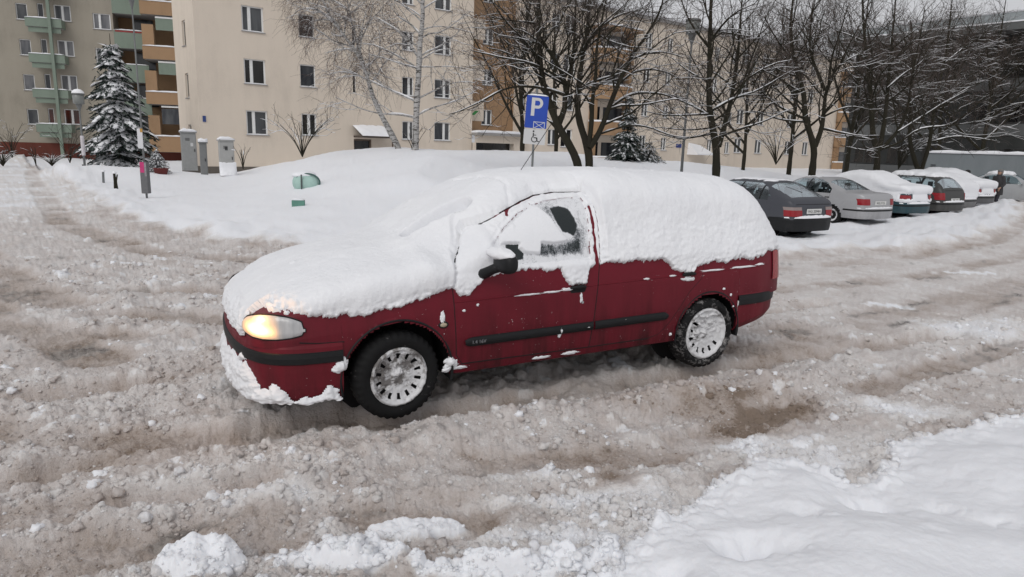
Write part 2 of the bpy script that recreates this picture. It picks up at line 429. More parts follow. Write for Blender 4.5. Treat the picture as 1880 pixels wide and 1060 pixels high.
# polar sheet round the photographer: fine near, coarse towards the horizon
GQ = 1.0
rr = [0.35]
while rr[-1] < 1500:
    r = rr[-1]
    dr = 0.25 if r < 1.8 else max(r*r/950.*GQ, .004)
    if r < 1.8 and r+dr > 1.8: dr = 1.8-r+1e-3
    if r > 30: dr = min(dr, 1.0+.12*(r-30))
    if r > 45: dr = r*.06
    rr.append(r+dr)
rr = np.array(rr)
th = np.concatenate([np.linspace(-180, -70, 45, endpoint=False), np.linspace(-70, -41, 160, endpoint=False), np.linspace(-41, 41, int(1080/GQ), endpoint=False), np.linspace(41, 70, 160, endpoint=False), np.linspace(70, 180, 45, endpoint=False)])
th = np.radians(th)
RR, TH = np.meshgrid(rr, th, indexing='ij')
GX, GY = RR*np.sin(TH), RR*np.cos(TH)
GZ, GD, GW, GF, GB, _GFl = [a.reshape(GX.shape) for a in ground(GX.ravel(), GY.ravel())]
def gz(x, y): return float(ground(np.array([float(x)]), np.array([float(y)]))[0][0])
nr, nt = GX.shape
idx = np.arange(nr*nt).reshape(nr, nt)
q = np.stack([idx[:-1], idx[1:], np.roll(idx, -1, 1)[1:], np.roll(idx, -1, 1)[:-1]], -1).reshape(-1, 4)
fieldq = ((GF.ravel()[q] > .5).mean(1) > .4); bankq = ((GB.ravel()[q] > .5).mean(1) > .4) & ~fieldq
allv = np.stack([GX.ravel(), GY.ravel(), GZ.ravel()], -1)

g = NM('ground_snow', .6, 0, .3)
att = g.n('ShaderNodeAttribute', attribute_name='dirt').outputs['Fac']
wt = g.n('ShaderNodeAttribute', attribute_name='wet').outputs['Fac']
n1 = g.noise(7, 6, .65); n2 = g.noise(45, 5, .7); n3 = g.noise(1.2, 3)
dv = g.math('ADD', att, g.math('MULTIPLY_ADD', n1, .42, -.21))
dv = g.math('ADD', dv, g.math('MULTIPLY_ADD', n2, .44, -.22))
on = g.math('MULTIPLY', g.math('MINIMUM', g.math('MULTIPLY', att, 8.0), 1.0), dv)
c = g.ramp(on, [(0, (.83, .84, .87)), (.16, (.79, .79, .81)), (.38, (.71, .685, .67)), (.62, (.575, .525, .50)), (.82, (.47, .405, .365)), (1.0, (.27, .21, .165))])
wc = g.mix(g.ramp(n1, [(.42, 0.0), (.62, 1.0)]), (.30, .28, .26), (.05, .05, .055))
c = g.mix(g.math('MULTIPLY', wt, .75), c, wc)
g.color(c)
g.rough(g.math('MULTIPLY_ADD', wt, -.42, .68))
bh = g.math('ADD', g.math('MULTIPLY', n2, g.math('MULTIPLY_ADD', on, .8, .22)), g.math('MULTIPLY', g.noise(160, 3, .6), g.math('MULTIPLY', on, .45)))
g.bump(bh, .8, .022)
g.b.inputs['Subsurface Weight'].default_value = .35; g.b.inputs['Subsurface Radius'].default_value = (1, .9, .85); g.b.inputs['Subsurface Scale'].default_value = .012
MAT['ground'] = g.m
def sub(name, msk):
    qq = q[msk]; used = np.unique(qq); mp = np.full(len(allv), -1); mp[used] = np.arange(len(used))
    o = mk(name, allv[used], mp[qq][:, ::-1], MAT['ground'], None, True)
    attr(o, 'dirt', GD.ravel()[used]); attr(o, 'wet', GW.ravel()[used])
    tag(o, kind='structure'); return o
sub('road', ~fieldq & ~bankq); sub('snowfield', fieldq); sub('snow_bank', bankq)
# ------------------------------------------------------------------ buildings
def render_mat(name, c, stain=.25):
    m = NM(name, .9, 0, .2)
    a = m.noise(.35, 5, .6); b = m.noise(1.6, 6, .7, (1, 1, .18)); d = m.noise(14, 4)
    k = m.math('ADD', m.math('MULTIPLY', a, .5), m.math('ADD', m.math('MULTIPLY', b, .35), m.math('MULTIPLY', d, .15)))
    m.color(m.ramp(k, [(.34, tuple(q*(1-stain) for q in c)), (.5, c), (.68, tuple(min(1, q*(1+stain*.4)) for q in c))]))
    m.bump(m.noise(50, 3), .25, .01); return m.m
MAT['beige'] = render_mat('beige_render', (.66, .58, .49), .14)
MAT['beige_grey'] = render_mat('grey_beige_render', (.315, .285, .235), .2)
MAT['orange'] = render_mat('ochre_render', (.34, .22, .13), .22)
MAT['green'] = render_mat('green_panel', (.205, .25, .205), .15)
MAT['plinth'] = render_mat('plinth_render', (.13, .115, .10), .2)
MAT['red_plinth'] = render_mat('dark_red_plinth', (.12, .038, .028), .25)
MAT['frame'] = simple('white_window_frame', (.72, .72, .71), .5)
MAT['concrete'] = simple('concrete', (.30, .29, .28), .9, var=.2, scale=3)
def pane_mat(name, c0, c1, sc=(1.3, 1, .4)):
    m = NM(name, .12, 0, .6)
    f = m.noise(1.1, 2, .5, sc); f2 = m.noise(9, 3, .5, (3, 1, .15))
    m.color(m.mix(m.ramp(f, [(.40, 0), (.6, 1)]), m.mix(f2, c0, tuple(q*.5 for q in c0)), m.mix(f2, c1, tuple(q*.55 for q in c1)))); return m.m
MAT['pane'] = pane_mat('window_pane', (.030, .034, .042), (.10, .105, .11))
MAT['pane_dark'] = pane_mat('dark_window_pane', (.012, .012, .014), (.03, .028, .026))
MAT['pane_grey'] = pane_mat('curtained_pane', (.10, .105, .115), (.22, .22, .23))
MAT['pane_red'] = pane_mat('red_curtain_pane', (.12, .02, .012), (.05, .02, .015))
def horiz(v): v = np.array([v[0], v[1], 0.0]); return v/np.linalg.norm(v)
class Facade:
    """a vertical plane with its own frame: u runs along it, y into the building"""
    def __init__(s, A, vp, corner=None):
        s.D = horiz(ray(*vp)); s.N = np.array([s.D[1], -s.D[0], 0]); s.A = np.asarray(A, float)
        s.P0 = s.A; s.rz = math.atan2(s.D[1], s.D[0])
        if corner is not None:
            p = on_plane(corner[0], corner[1], s.A, s.N); s.P0 = np.array([p[0], p[1], 0.0])
    def uz(s, x, y, dy=0.0):
        p = on_plane(x, y, s.P0-s.N*dy, s.N); q = p-s.P0; return float(q @ s.D), float(p[2])
    def rect(s, x0, y0, x1, y1, dy=0.0):
        a = s.uz(x0, (y0+y1)/2, dy)[0]; b = s.uz(x1, (y0+y1)/2, dy)[0]; zt = s.uz((x0+x1)/2, y0, dy)[1]; zb = s.uz((x0+x1)/2, y1, dy)[1]
        return min(a, b), max(a, b), min(zt, zb), max(zt, zb)
    def world(s, u, y, z): return s.P0+s.D*u-s.N*y+np.array([0, 0, z])
def wall_panel(u0, u1, z0, z1, holes, y=0.0, depth=.16):
    """a wall with true openings and their reveals"""
    us = sorted({u0, u1, *[h[0] for h in holes], *[h[1] for h in holes]}); zs = sorted({z0, z1, *[h[2] for h in holes], *[h[3] for h in holes]})
    us = [u for u in us if u0 <= u <= u1]; zs = [z for z in zs if z0 <= z <= z1]
    m = MB()
    for i in range(len(us)-1):
        for j in range(len(zs)-1):
            cu, cz = (us[i]+us[i+1])/2, (zs[j]+zs[j+1])/2
            if any(h[0] < cu < h[1] and h[2] < cz < h[3] for h in holes): continue
            m.quad((us[i], y, zs[j]), (us[i+1], y, zs[j]), (us[i+1], y, zs[j+1]), (us[i], y, zs[j+1]))
    for a, b, c, d in holes:
        a, b, c, d = max(a, u0), min(b, u1), max(c, z0), min(d, z1)
        m.quad((a, y, c), (a, y+depth, c), (a, y+depth, d), (a, y, d)); m.quad((b, y, c), (b, y, d), (b, y+depth, d), (b, y+depth, c))
        m.quad((a, y, d), (a, y+depth, d), (b, y+depth, d), (b, y, d)); m.quad((a, y, c), (b, y, c), (b, y+depth, c), (a, y+depth, c))
    return m
def add_window(par, r, y=0.0, split=.5, pane='pane', depth=.12, sill=True, fw_=.06, snow=.05):
    """window > pane, sill, sill_snow"""
    a, b, c, d = r; yy = y+depth
    m = MB(); f = fw_
    m.box(a, a+f, yy-.03, yy+.03, c, d); m.box(b-f, b, yy-.03, yy+.03, c, d); m.box(a+f, b-f, yy-.03, yy+.03, d-f, d); m.box(a+f, b-f, yy-.03, yy+.03, c, c+f)
    xs = [a+f, b-f]
    if split:
        k = a+(b-a)*split; m.box(k-.055, k+.055, yy-.035, yy+.03, c+f, d-f); xs = [a+f, k-.055, k+.055, b-f]
        for i in (0, 2):
            m.box(xs[i], xs[i]+.03, yy-.02, yy+.02, c+f, d-f); m.box(xs[i+1]-.03, xs[i+1], yy-.02, yy+.02, c+f, d-f)
    w = m.build('window', MAT['frame'], par)
    p = MB()
    for i in range(0, len(xs), 2): p.quad((xs[i], yy+.012, c+f), (xs[i+1], yy+.012, c+f), (xs[i+1], yy+.012, d-f), (xs[i], yy+.012, d-f))
    p.build('pane', MAT[pane], w)
    if sill:
        MB().box(a-.05, b+.05, y-.07, y+depth-.03, c-.045, c-.005).build('sill', MAT['concrete'], w)
        if snow: snow_ridge('sill_snow', a-.04, b+.04, y-.065, y+depth-.035, c-.004, snow, w)
    return w
def snow_ridge(name, u0, u1, y0, y1, z, h, par, step=.12, mat=None):
    """a strip of settled snow with a rounded, uneven top"""
    n = max(3, int((u1-u0)/step)); V = []; F_ = []
    rs = np.random.RandomState(int(abs(u0*97+z*31)) % 9999)
    for i in range(n+1):
        u = u0+(u1-u0)*i/n; k = min(1, i/1.5, (n-i)/1.5) if n > 3 else 1; hh = h*(.75+.4*rs.rand())*(.35+.65*min(1, k))
        for (fy, fz) in ((0, 0), (-.02 if h > .03 else 0, .45), (.12, .85), (.5, 1.0), (.88, .85), (1, .4), (1, 0)):
            V.append((u, y0+(y1-y0)*fy-(.15*h if fy == -.02 else 0), z+hh*fz))
    for i in range(n):
        for j in range(6): F_.append((i*7+j, (i+1)*7+j, (i+1)*7+j+1, i*7+j+1))
    F_.append(tuple(range(7))); F_.append(tuple(n*7+j for j in range(6, -1, -1)))
    return mk(name, V, F_, mat or MAT['snow_far'], par, True)

# --- the near beige block and the long wing continuing it
_d0 = ray(467, 248); A1 = np.array([0, 0, CAMH])+_d0*(38.3/FPX)
FB = Facade(A1, (2560, 306), (371, 300))
z7 = lambda a, b, c, d: (640+a/3.656, b/3.656, 640+c/3.656, d/3.656)
z2_ = lambda a, b, c, d: (330+a/3.117, b/3.117, 330+c/3.117, d/3.117)
zf = lambda a, b, c, d: (940+a/3.42, b/3.42, 940+c/3.42, d/3.42)
STO = 2.75
def col_rows(F_, r, rows, sto=STO):
    """repeat one measured window up and down by whole storeys"""
    a, b, c, d = F_.rect(*r); return [(a, b, c+sto*k, d+sto*k) for k in rows]
bb = empty('apartment_building', tuple(FB.P0), FB.rz, 'beige rendered apartment block with white windows and a snowy porch, nearest behind the snow mound', 'building')
wins = []
colA = col_rows(FB, z2_(382, 635, 505, 772), range(0, 5)); colB = col_rows(FB, z2_(698, 652, 786, 776), range(0, 5))
colD = col_rows(FB, z7(360, 815, 440, 938), range(0, 5)); colE = col_rows(FB, z7(575, 822, 685, 944), range(0, 5))
colC = col_rows(FB, z7(28, 490, 52, 625), range(0, 4))
uend = FB.uz(868, 150)[0]
holes = colA+colB+colC+colD+colE
ent = FB.rect(*z7(36, 935, 155, 1040)); ent = (ent[0], ent[1], -.3, ent[3])
wall_panel(0, uend, .28, 14.3, holes+[ent]).build('wall', MAT['beige'], bb)
MB().box(0, uend, -.025, .3, -1.2, .279).build('plinth', MAT['plinth'], bb)
for i, r in enumerate(colA): add_window(bb, r, split=.36 if i != 2 else .36, pane='pane' if i != 1 else 'pane_dark')
for i, r in enumerate(colB): add_window(bb, r, split=.5 if i == 0 else 0, pane='pane_dark' if i in (0, 2) else 'pane')
for r in colC: add_window(bb, r, split=0, sill=False, pane='pane_dark', fw_=.04)
for r in colD+colE: add_window(bb, r, split=.62, pane='pane')
BD = 4.4
# gable end on the left with its narrow windows
gh = []
ug = [1.6, 6.4]
for uu in (2.1,):
    for k in range(0, 5): gh.append((uu-.35, uu+.35, 1.2+STO*k, 2.5+STO*k))
gm = wall_panel(0, BD, .28, 14.3, gh)
gm.v = [(y, BD*0+x, z) for x, y, z in gm.v]
gm.build('gable_wall', MAT['beige'], bb)
for a, b, c, d in gh:
    p = MB(); p.box(.10, .13, a, b, c, d); w = p.build('window', MAT['frame'], bb); MB().quad((.095, a+.06, c+.06), (.095, b-.06, c+.06), (.095, b-.06, d-.06), (.095, a+.06, d-.06)).build('pane', MAT['pane_dark'], w)
    MB().box(-.06, .10, a-.04, b+.04, c-.05, c-.005).build('sill', MAT['concrete'], w)
MB().box(-.024, .0, -.0, BD, -1.2, .279).build('plinth', MAT['plinth'], bb)
MB().box(-.2, uend+.1, -.25, BD, 14.3, 14.6).build('roof', MAT['concrete'], bb); snow_ridge('roof_snow', -.2, uend, -.22, BD, 14.601, .3, bb, 1.0)
nb = FB.rect(372, 213, 376, 224); MB().box(nb[0], nb[1]+.05, -.04, -.002, nb[2], nb[3]).build('number_plate', simple('blue_plate', (.03, .06, .20), .5), bb)
# porch
pr = FB.rect(*z7(33, 840, 240, 915)); pz = pr[2]
dr = MB().box(ent[0], ent[1], .18, .24, ent[2], ent[3]).build('entrance_door', MAT['pane_dark'], bb)
MB().box(ent[0]-.02, ent[0]+.09, .10, .17, ent[2], ent[3]).box(ent[1]-.09, ent[1]+.02, .10, .17, ent[2], ent[3]).box(ent[0]+.09, ent[1]-.09, .10, .17, ent[3]-.1, ent[3]).build('door_frame', simple('brown_door_frame', (.10, .07, .05), .6), dr)
po = MB(); po.box(pr[0], pr[1], -1.3, -.003, pz-.10, pz)
po.add([(pr[0], -1.3, pz+.001), (pr[1], -1.3, pz+.001), (pr[1]-.3, -.004, pz+.62), (pr[0]+.1, -.004, pz+.62)], [(0, 1, 2, 3)])
pch = po.build('porch_roof', simple('porch_brown', (.08, .06, .05), .7), bb)
MB().tube([(pr[1]-.08, -1.22, -1), (pr[1]-.08, -1.22, pz-.1)], .05, 8).build('porch_post', simple('post_brown', (.09, .06, .045), .7), bb)
V = []; n_ = 14
for i in range(n_+1):
    for j in range(9):
        u = pr[0]-.06+(pr[1]-pr[0]+.1)*i/n_; t = j/8; y = -1.38+1.37*t
        z = pz+.62*t+.14*(1-(abs(2*i/n_-1))**6*.8)*(1-.75*(abs(2*t-1))**5)+.03*math.sin(i*1.7+j)
        if j == 0 or i in (0, n_): z = pz-.0+.62*t
        V.append((u, y, z))
mk('porch_snow', V, [tuple(f) for f in grid_faces(n_+1, 9)], MAT['snow_far'], bb, True)

# --- the wing: ochre stair section, bays and the long receding front
wg = empty('apartment_wing', tuple(FB.world(uend, 0, 0)), FB.rz, 'long beige and ochre wing with balcony bays running away behind the bare trees', 'building')
def W(r): a, b, c, d = r; return (a-uend, b-uend, c, d)
colF = [W(q_) for q_ in col_rows(FB, z7(942, 735, 1015, 840), range(0, 5))]
wend = FB.uz(1700, 200)[0]-uend
def wr(*p): return W(FB.rect(*p))
cols = []
u_oc = W((FB.uz(958, 150)[0], 0, 0, 0))[0]
for base_, rows in ((zf(935, 865, 970, 945), range(0, 4)), (zf(800, 850, 842, 940), range(0, 4)), (zf(225, 812, 280, 910), range(0, 5)), (zf(1224, 880, 1257, 962), range(0, 4)), (zf(1335, 892, 1366, 966), range(0, 4))):
    cols.append([W(q_) for q_ in col_rows(FB, base_, rows)])
for u_ in (u_oc+4.6, 31.5, 35, 40.5, 44, 50.5, 54, 60, 64.5): 
    z0_ = cols[0][0][2]; cols.append([(u_-.6, u_+.6, z0_+STO*k, z0_+1.35+STO*k) for k in range(0, 4)])
bay1 = wr(*zf(462, 240, 655, 960)); bays = [(bay1[0]+.3, bay1[0]+4.6)]
bays.append((wr(1528, 250, 1584, 290)[0], wr(1528, 250, 1584, 290)[1]))
ztop = 12.35
hl = [h for c_ in cols for h in c_ if not any(b0-.2 < (h[0]+h[1])/2 < b1+.2 for b0, b1 in bays) and h[0] > u_oc and h[1] < wend]
# keep only openings that do not overlap another
keep = []
for h in hl:
    if all(h[1]+.25 < k_[0] or h[0]-.25 > k_[1] or h[3] < k_[2] or h[2] > k_[3] for k_ in keep): keep.append(h)
wall_panel(u_oc, wend, -.6, ztop, keep).build('wall', MAT['beige'], wg)
for i, h in enumerate(keep): add_window(wg, h, split=.5, pane='pane' if i % 3 else 'pane_dark')
REC = .9
ocl = [h for h in colF]
wall_panel(0, u_oc, 2.55, 14.2, ocl, y=REC).build('ochre_wall', MAT['orange'], wg)
for h in ocl: add_window(wg, h, y=REC, split=.5)
MB().quad((u_oc, 0, -.6), (u_oc, REC, -.6), (u_oc, REC, ztop), (u_oc, 0, ztop)).build('return_wall', MAT['beige'], wg)
gar = wr(*z7(832, 962, 1090, 1040)); gar = (gar[0]+.05, gar[1], -.6, gar[3])
wall_panel(0, u_oc, -.6, 2.549, [gar], y=-.35, depth=.5).build('ground_floor_wall', MAT['beige'], wg)
MB().box(gar[0], gar[1], .16, .2, gar[2], gar[3]).build('garage_door', MAT['pane_dark'], wg)
MB().box(-.05, u_oc+.05, -.75, REC-.003, 2.55, 2.72).build('canopy_slab', MAT['concrete'], wg); snow_ridge('canopy_snow', -.05, u_oc+.05, -.77, REC-.01, 2.721, .20, wg, .3)
for k in range(4):
    zz = 3.9+STO*k-.35
    MB().box(.02, 1.6, REC-.02, REC-.003, zz, zz+1.35).build('beige_panel', MAT['beige'], wg)
MB().box(u_oc-.1, wend, -.28, 11, ztop, ztop+.22).build('roof', MAT['concrete'], wg); snow_ridge('roof_snow', u_oc-.1, wend, -.30, 9, ztop+.221, .28, wg, .9)
for k_, (b0, b1) in enumerate(bays):
    z0_ = .2
    for k in range(4):
        zc = z0_+STO*k
        n_ = 10; V = []; Fz = []
        for i in range(n_+1):
            a = math.pi*i/n_; u = (b0+b1)/2-(b1-b0)/2*math.cos(a); y = -.25-1.05*math.sin(a)**.7
            V += [(u, y, zc), (u, y, zc+1.05), (u, y+.12, zc+1.05), (u, y+.12, zc)]
        for i in range(n_):
            for j in range(4): Fz.append((i*4+j, (i+1)*4+j, (i+1)*4+(j+1) % 4, i*4+(j+1) % 4))
        bal = mk('balcony', V, Fz, MAT['orange'], wg, False)
        MB().add([(V[4*i][0], V[4*i][1]+.1, zc-.02) for i in range(n_+1)]+[(b1, -.003, zc-.02), (b0, -.003, zc-.02)], [tuple(range(n_+3))]).build('slab', MAT['concrete'], bal)
        MB().tube([(V[4*i][0], V[4*i][1]+.06, zc+1.07) for i in range(n_+1)], .085, 6).build('rail_snow', MAT['snow_far'], bal, True)
        MB().box(b0+.3, b0+1.3, -.03, -.005, zc+.1, zc+2.2).build('balcony_door', MAT['pane_dark'], bal)
        MB().box(b0+1.7, b1-.3, -.03, -.005, zc+.9, zc+2.2).build('balcony_window', MAT['pane'], bal)
    for uu in ((b0+.15, b0+.45), (b1-.45, b1-.15)):
        MB().box(uu[0], uu[1], -.62, -.004, z0_+1.0, z0_+STO*4-.3).build('bay_pillar', MAT['orange'], wg)
    rf = MB().box(b0-.1, b1+.1, -1.35, -.004, z0_+STO*4-.3, z0_+STO*4-.1).build('bay_roof', MAT['orange'], wg); snow_ridge('bay_snow', b0-.1, b1+.1, -1.37, -.01, z0_+STO*4-.099, .22, wg, .3)
q_ = wr(*zf(1030, 905, 1062, 928)); MB().box(q_[0], q_[1], -.05, -.004, q_[2], q_[3]).build('street_name_plate', simple('blue_plate_small', (.02, .04, .19), .5), wg)
q_ = wr(*zf(1100, 905, 1205, 965)); pm = MB().add([(q_[0], -1.2, q_[2]), (q_[1], -1.2, q_[2]), (q_[0]+.1, -.01, q_[3]+.1), (q_[1]-.6, -.01, q_[3]-.1), (q_[0], -1.2, q_[2]-.12), (q_[1], -1.2, q_[2]-.12), (q_[0], -.01, q_[2]-.12), (q_[1], -.01, q_[2]-.12)], [(0, 1, 3, 2), (4, 6, 7, 5), (0, 4, 5, 1), (0, 2, 6, 4), (1, 5, 7, 3)]).build('porch', MAT['snow_far'], wg)
ln = FB.rect(*z7(850, 742, 905, 775)); l0 = W(ln)
MB().add([(l0[0], -.38+REC, l0[2]), (l0[0]+.3, -.38+REC, l0[2]+.02), (l0[1], -.38+REC, l0[3]), (l0[1]-.35, -.38+REC, l0[3]-.02)], [(0, 1, 2, 3)]).add([(l0[0], -.36+REC, l0[2]), (l0[0]+.3, -.36+REC, l0[2]+.02), (l0[1], -.36+REC, l0[3]), (l0[1]-.35, -.36+REC, l0[3]-.02)], [(0, 1, 2, 3)]).build('green_mark', simple('green_mark', (.03, .22, .05), .6), wg)

# --- the taller block on the left with green balconies
_d0 = ray(130, 150); A2 = np.array([0, 0, CAMH])+_d0*(57.0/FPX)
FL = Facade(A2, (4700, 370), (-120, 260))
zl_ = lambda a, b, c, d: (a/3.311, b/3.311, c/3.311, d/3.311)
lb = empty('apartment_block', tuple(FL.P0), FL.rz, 'tall grey beige apartment block with green balconies and a dark red base, beyond the spruce', 'building')
lend = FL.uz(214, 120)[0]
c1 = col_rows(FL, zl_(166, 664, 234, 757), range(0, 6)); c2 = col_rows(FL, zl_(293, 660, 330, 752), range(0, 6)); c3 = col_rows(FL, zl_(390, 666, 490, 757), range(0, 6))
_r = FL.rect(*zl_(583, 295, 690, 388)); c4 = [(_r[0], _r[1], _r[2]+STO*k, _r[3]+STO*k) for k in range(-2, 4)]
c2 = [(a, b, c-.85, d) for a, b, c, d in c2]
wd_ = c1[0][1]-c1[0][0]
c0 = [(a-4.5, a-4.5+wd_, c, d) for a, b, c, d in c1]
zpl = FL.uz(60, 262)[1]
wall_panel(-6, lend, zpl, 19, c0+c1+c2+c3+c4).build('wall', MAT['beige_grey'], lb)
MB().box(-6, lend+13, -.06, .3, -3, zpl-.001).build('plinth', MAT['red_plinth'], lb)
for i, r in enumerate(c0+c1): add_window(lb, r, split=0, pane='pane_grey' if i % 3 else 'pane')
for i, r in enumerate(c2): add_window(lb, r, split=0, sill=False, pane='pane_red' if i == 0 else 'pane')
for i, r in enumerate(c3): add_window(lb, r, split=.5, pane='pane_red' if i == 0 else 'pane_grey')
for r in c4: add_window(lb, r, split=.38, pane='pane_grey')
bl = FL.rect(*zl_(248, 757, 458, 806))
for k in range(6):
    z0_, z1_ = bl[2]+STO*k, bl[3]+STO*k
    b = MB().box(bl[0], bl[1], -1.15, -1.08, z0_, z1_).box(bl[0], bl[0]+.07, -1.08, -.005, z0_, z1_).box(bl[1]-.07, bl[1], -1.08, -.005, z0_, z1_).build('balcony', MAT['green'], lb)
    MB().box(bl[0]+.07, bl[1]-.07, -1.08, -.005, z0_-.02, z0_+.10).build('slab', MAT['concrete'], b)
    MB().box(bl[0]+.15, bl[1]-.1, -1.02, -.98, z0_-.42, z0_-.05).build('lower_panel', MAT['green'], b)
    snow_ridge('rail_snow', bl[0], bl[1], -1.19, -1.05, z1_+.001, .09, b, .25)
pu = FL.uz(345/3.311+4, 210, -1.2)[0]
MB().box(pu-.11, pu+.11, -1.38, -1.16, zpl-1.5, 19).build('balcony_column', MAT['green'], lb)
# green loggias and ochre bay on its right
la, lb_ = lend, FL.uz(905/3.311, 120)[0]
lc = FL.uz(352, 120)[0]
MB().quad((la, 2.2, zpl), (lc+1, 2.2, zpl), (lc+1, 2.2, 19), (la, 2.2, 19)).build('loggia_wall', MAT['orange'], lb)
MB().quad((la, 0, zpl), (la, 2.2, zpl), (la, 2.2, 19), (la, 0, 19)).build('return_wall', MAT['beige_grey'], lb)
g0 = FL.rect(*zl_(730, 182, 905, 298))
for k in range(-3, 3):
    z0_, z1_ = g0[2]+STO*k+.0, g0[3]+STO*k-.1
    z0_ = max(z0_, zpl+.01)
    if z1_ < z0_+.1: continue
    b = MB().box(la, lb_, -.05, .03, z0_, z1_).build('loggia_parapet', MAT['green'], lb)
    MB().box(la+.003, lb_, .03, 2.19, z0_, z0_+.15).build('slab', MAT['concrete'], b)
    snow_ridge('rail_snow', la, lb_, -.08, .06, z1_+.001, .08, b, .3)
    if k in (0, 1): MB().box(la+.1, lb_-.1, -.07, -.052, z1_-.16, z1_-.04).build('red_rail', simple('red_rail', (.25, .02, .02), .5), b)
    m = MB().box(la+1.2, la+2.7, 2.1, 2.18, z1_-.6, z1_+1.25); m.build('window', MAT['pane'], lb)
ou = FL.uz(893/3.311, 150)[0]
bands = [FL.rect(*zl_(905, 295, 1115, 372)), FL.rect(*zl_(890, 25, 1105, 105)), FL.rect(*zl_(920, 568, 1135, 640)), FL.rect(*zl_(975, 832, 1140, 925))]
for i, r in enumerate(bands):
    b = MB().box(ou, lc+1, -1.0, -.9, r[2], r[3]).box(ou, ou+.1, -.9, 2.1, r[2], r[3]).build('ochre_parapet', MAT['orange'], lb)
    MB().box(ou+.1, lc+1, -.9, 2.1, r[2]-.02, r[2]+.14).build('slab', MAT['concrete'], b)
    snow_ridge('rail_snow', ou, lc+1, -1.04, -.86, r[3]+.001, .13, b, .3)
    q1, q2 = ou+1.1, lc+.9
    MB().box(ou+.02, ou+.9, -.86, -.1, r[3]+.002, r[3]+1.75).build('ochre_pillar', MAT['orange'], b)
    if i < 3:
        gm_ = MB().box(q1, q2, -.84, -.78, r[2]-1.20, r[2]-.25) if i != 2 else MB().box(q1, q2, -.84, -.78, r[2]-1.65, r[2]-.35)
        gm_.build('green_screen' if i != 2 else 'glazed_screen', MAT['green'] if i != 2 else MAT['pane'], b)
        MB().box(q1, q2, -.88, -.845, r[2]-.25, r[2]-.12).build('blind_box', MAT['frame'], b)
MB().box(-6.2, lc+1, -.2, 12, 19, 19.4).build('roof', MAT['concrete'], lb)

# --- the dark block closing the view on the right
_d0 = ray(1880, 200); A3 = np.array([0, 0, CAMH])+_d0*(44.0/FPX)
D3 = horiz(ray(-60, 262)); FR = Facade(A3, (-60, 262)); FR.D = -D3; FR.N = np.array([FR.D[1], -FR.D[0], 0]); FR.rz = math.atan2(FR.D[1], FR.D[0])
FR.P0 = on_plane(1560, 200, A3, FR.N); FR.P0[2] = 0
rb_ = empty('office_building', tuple(FR.P0), FR.rz, 'dark grey office building with a projecting snowy eave behind the trees on the right', 'building')
zt = FR.uz(1880, 60)[1]; uR = FR.uz(2050, 60)[0]
MAT['dark_wall'] = render_mat('dark_cladding', (.045, .047, .046), .3); MAT['grey_wall'] = render_mat('grey_cladding', (.13, .135, .135), .2)
MB().box(0, uR, 0, 10, -.6, zt).build('wall', MAT['dark_wall'], rb_)
k = 0; z_ = .6
while z_+1.5 < zt:
    MB().box(.4, uR-.2, -.05, -.003, z_, z_+.75).build('cladding_band', MAT['grey_wall'], rb_)
    u_ = .8
    while u_+1.4 < uR:
        w = MB().box(u_, u_+1.5, -.04, -.003, z_+.80, z_+2.1).build('window', MAT['dark_wall'], rb_)
        MB().quad((u_+.06, -.045, z_+.86), (u_+.72, -.045, z_+.86), (u_+.72, -.045, z_+2.04), (u_+.06, -.045, z_+2.04)).quad((u_+.80, -.045, z_+.86), (u_+1.44, -.045, z_+.86), (u_+1.44, -.045, z_+2.04), (u_+.80, -.045, z_+2.04)).build('pane', MAT['pane_dark'], w)
        u_ += 2.4
    z_ += 2.9
MB().box(-1.5, uR+1, -1.6, 10, zt, zt+.45).build('eave', MAT['grey_wall'], rb_); MB().box(-1.5, uR+1, -1.3, 10, zt+.451, zt+1.1).build('roof_band', simple('pale_roof_band', (.30, .33, .34), .6), rb_)
snow_ridge('eave_snow', -1.5, uR+1, -1.63, -1.28, zt+.452, .12, rb_, .5); snow_ridge('roof_snow', -1.5, uR+1, -1.3, 3, zt+1.101, .2, rb_, .8)
# ------------------------------------------------------------------ trees and shrubs
def bark(name, c, green=.0):
    m = NM(name, .9, 0, .2)
    f = m.noise(9, 5, .7, (1, 1, .3)); f2 = m.noise(2, 3)
    a = m.mix(f, tuple(q*.5 for q in c), tuple(q*1.5 for q in c))
    a = m.mix(m.math('MULTIPLY', f2, green), a, (.035, .04, .012)); m.color(a); m.bump(f, .5, .02); return m.m
MAT['bark'] = bark('dark_bark', (.024, .020, .017), .35)
MAT['twig'] = simple('twig_bark', (.085, .064, .055), .9, var=.3, scale=2)
MAT['birch_twig'] = simple('birch_twig_bark', (.085, .052, .040), .9, var=.3, scale=2)
m = NM('birch_bark', .8, 0, .3)
f = m.noise(5, 4, .8, (1, 1, 4)); f2 = m.noise(1.3, 3)
m.color(m.mix(m.ramp(f, [(.50, 0.), (.58, 1.)]), (.42, .41, .40), (.05, .045, .04))); MAT['birch'] = m.m
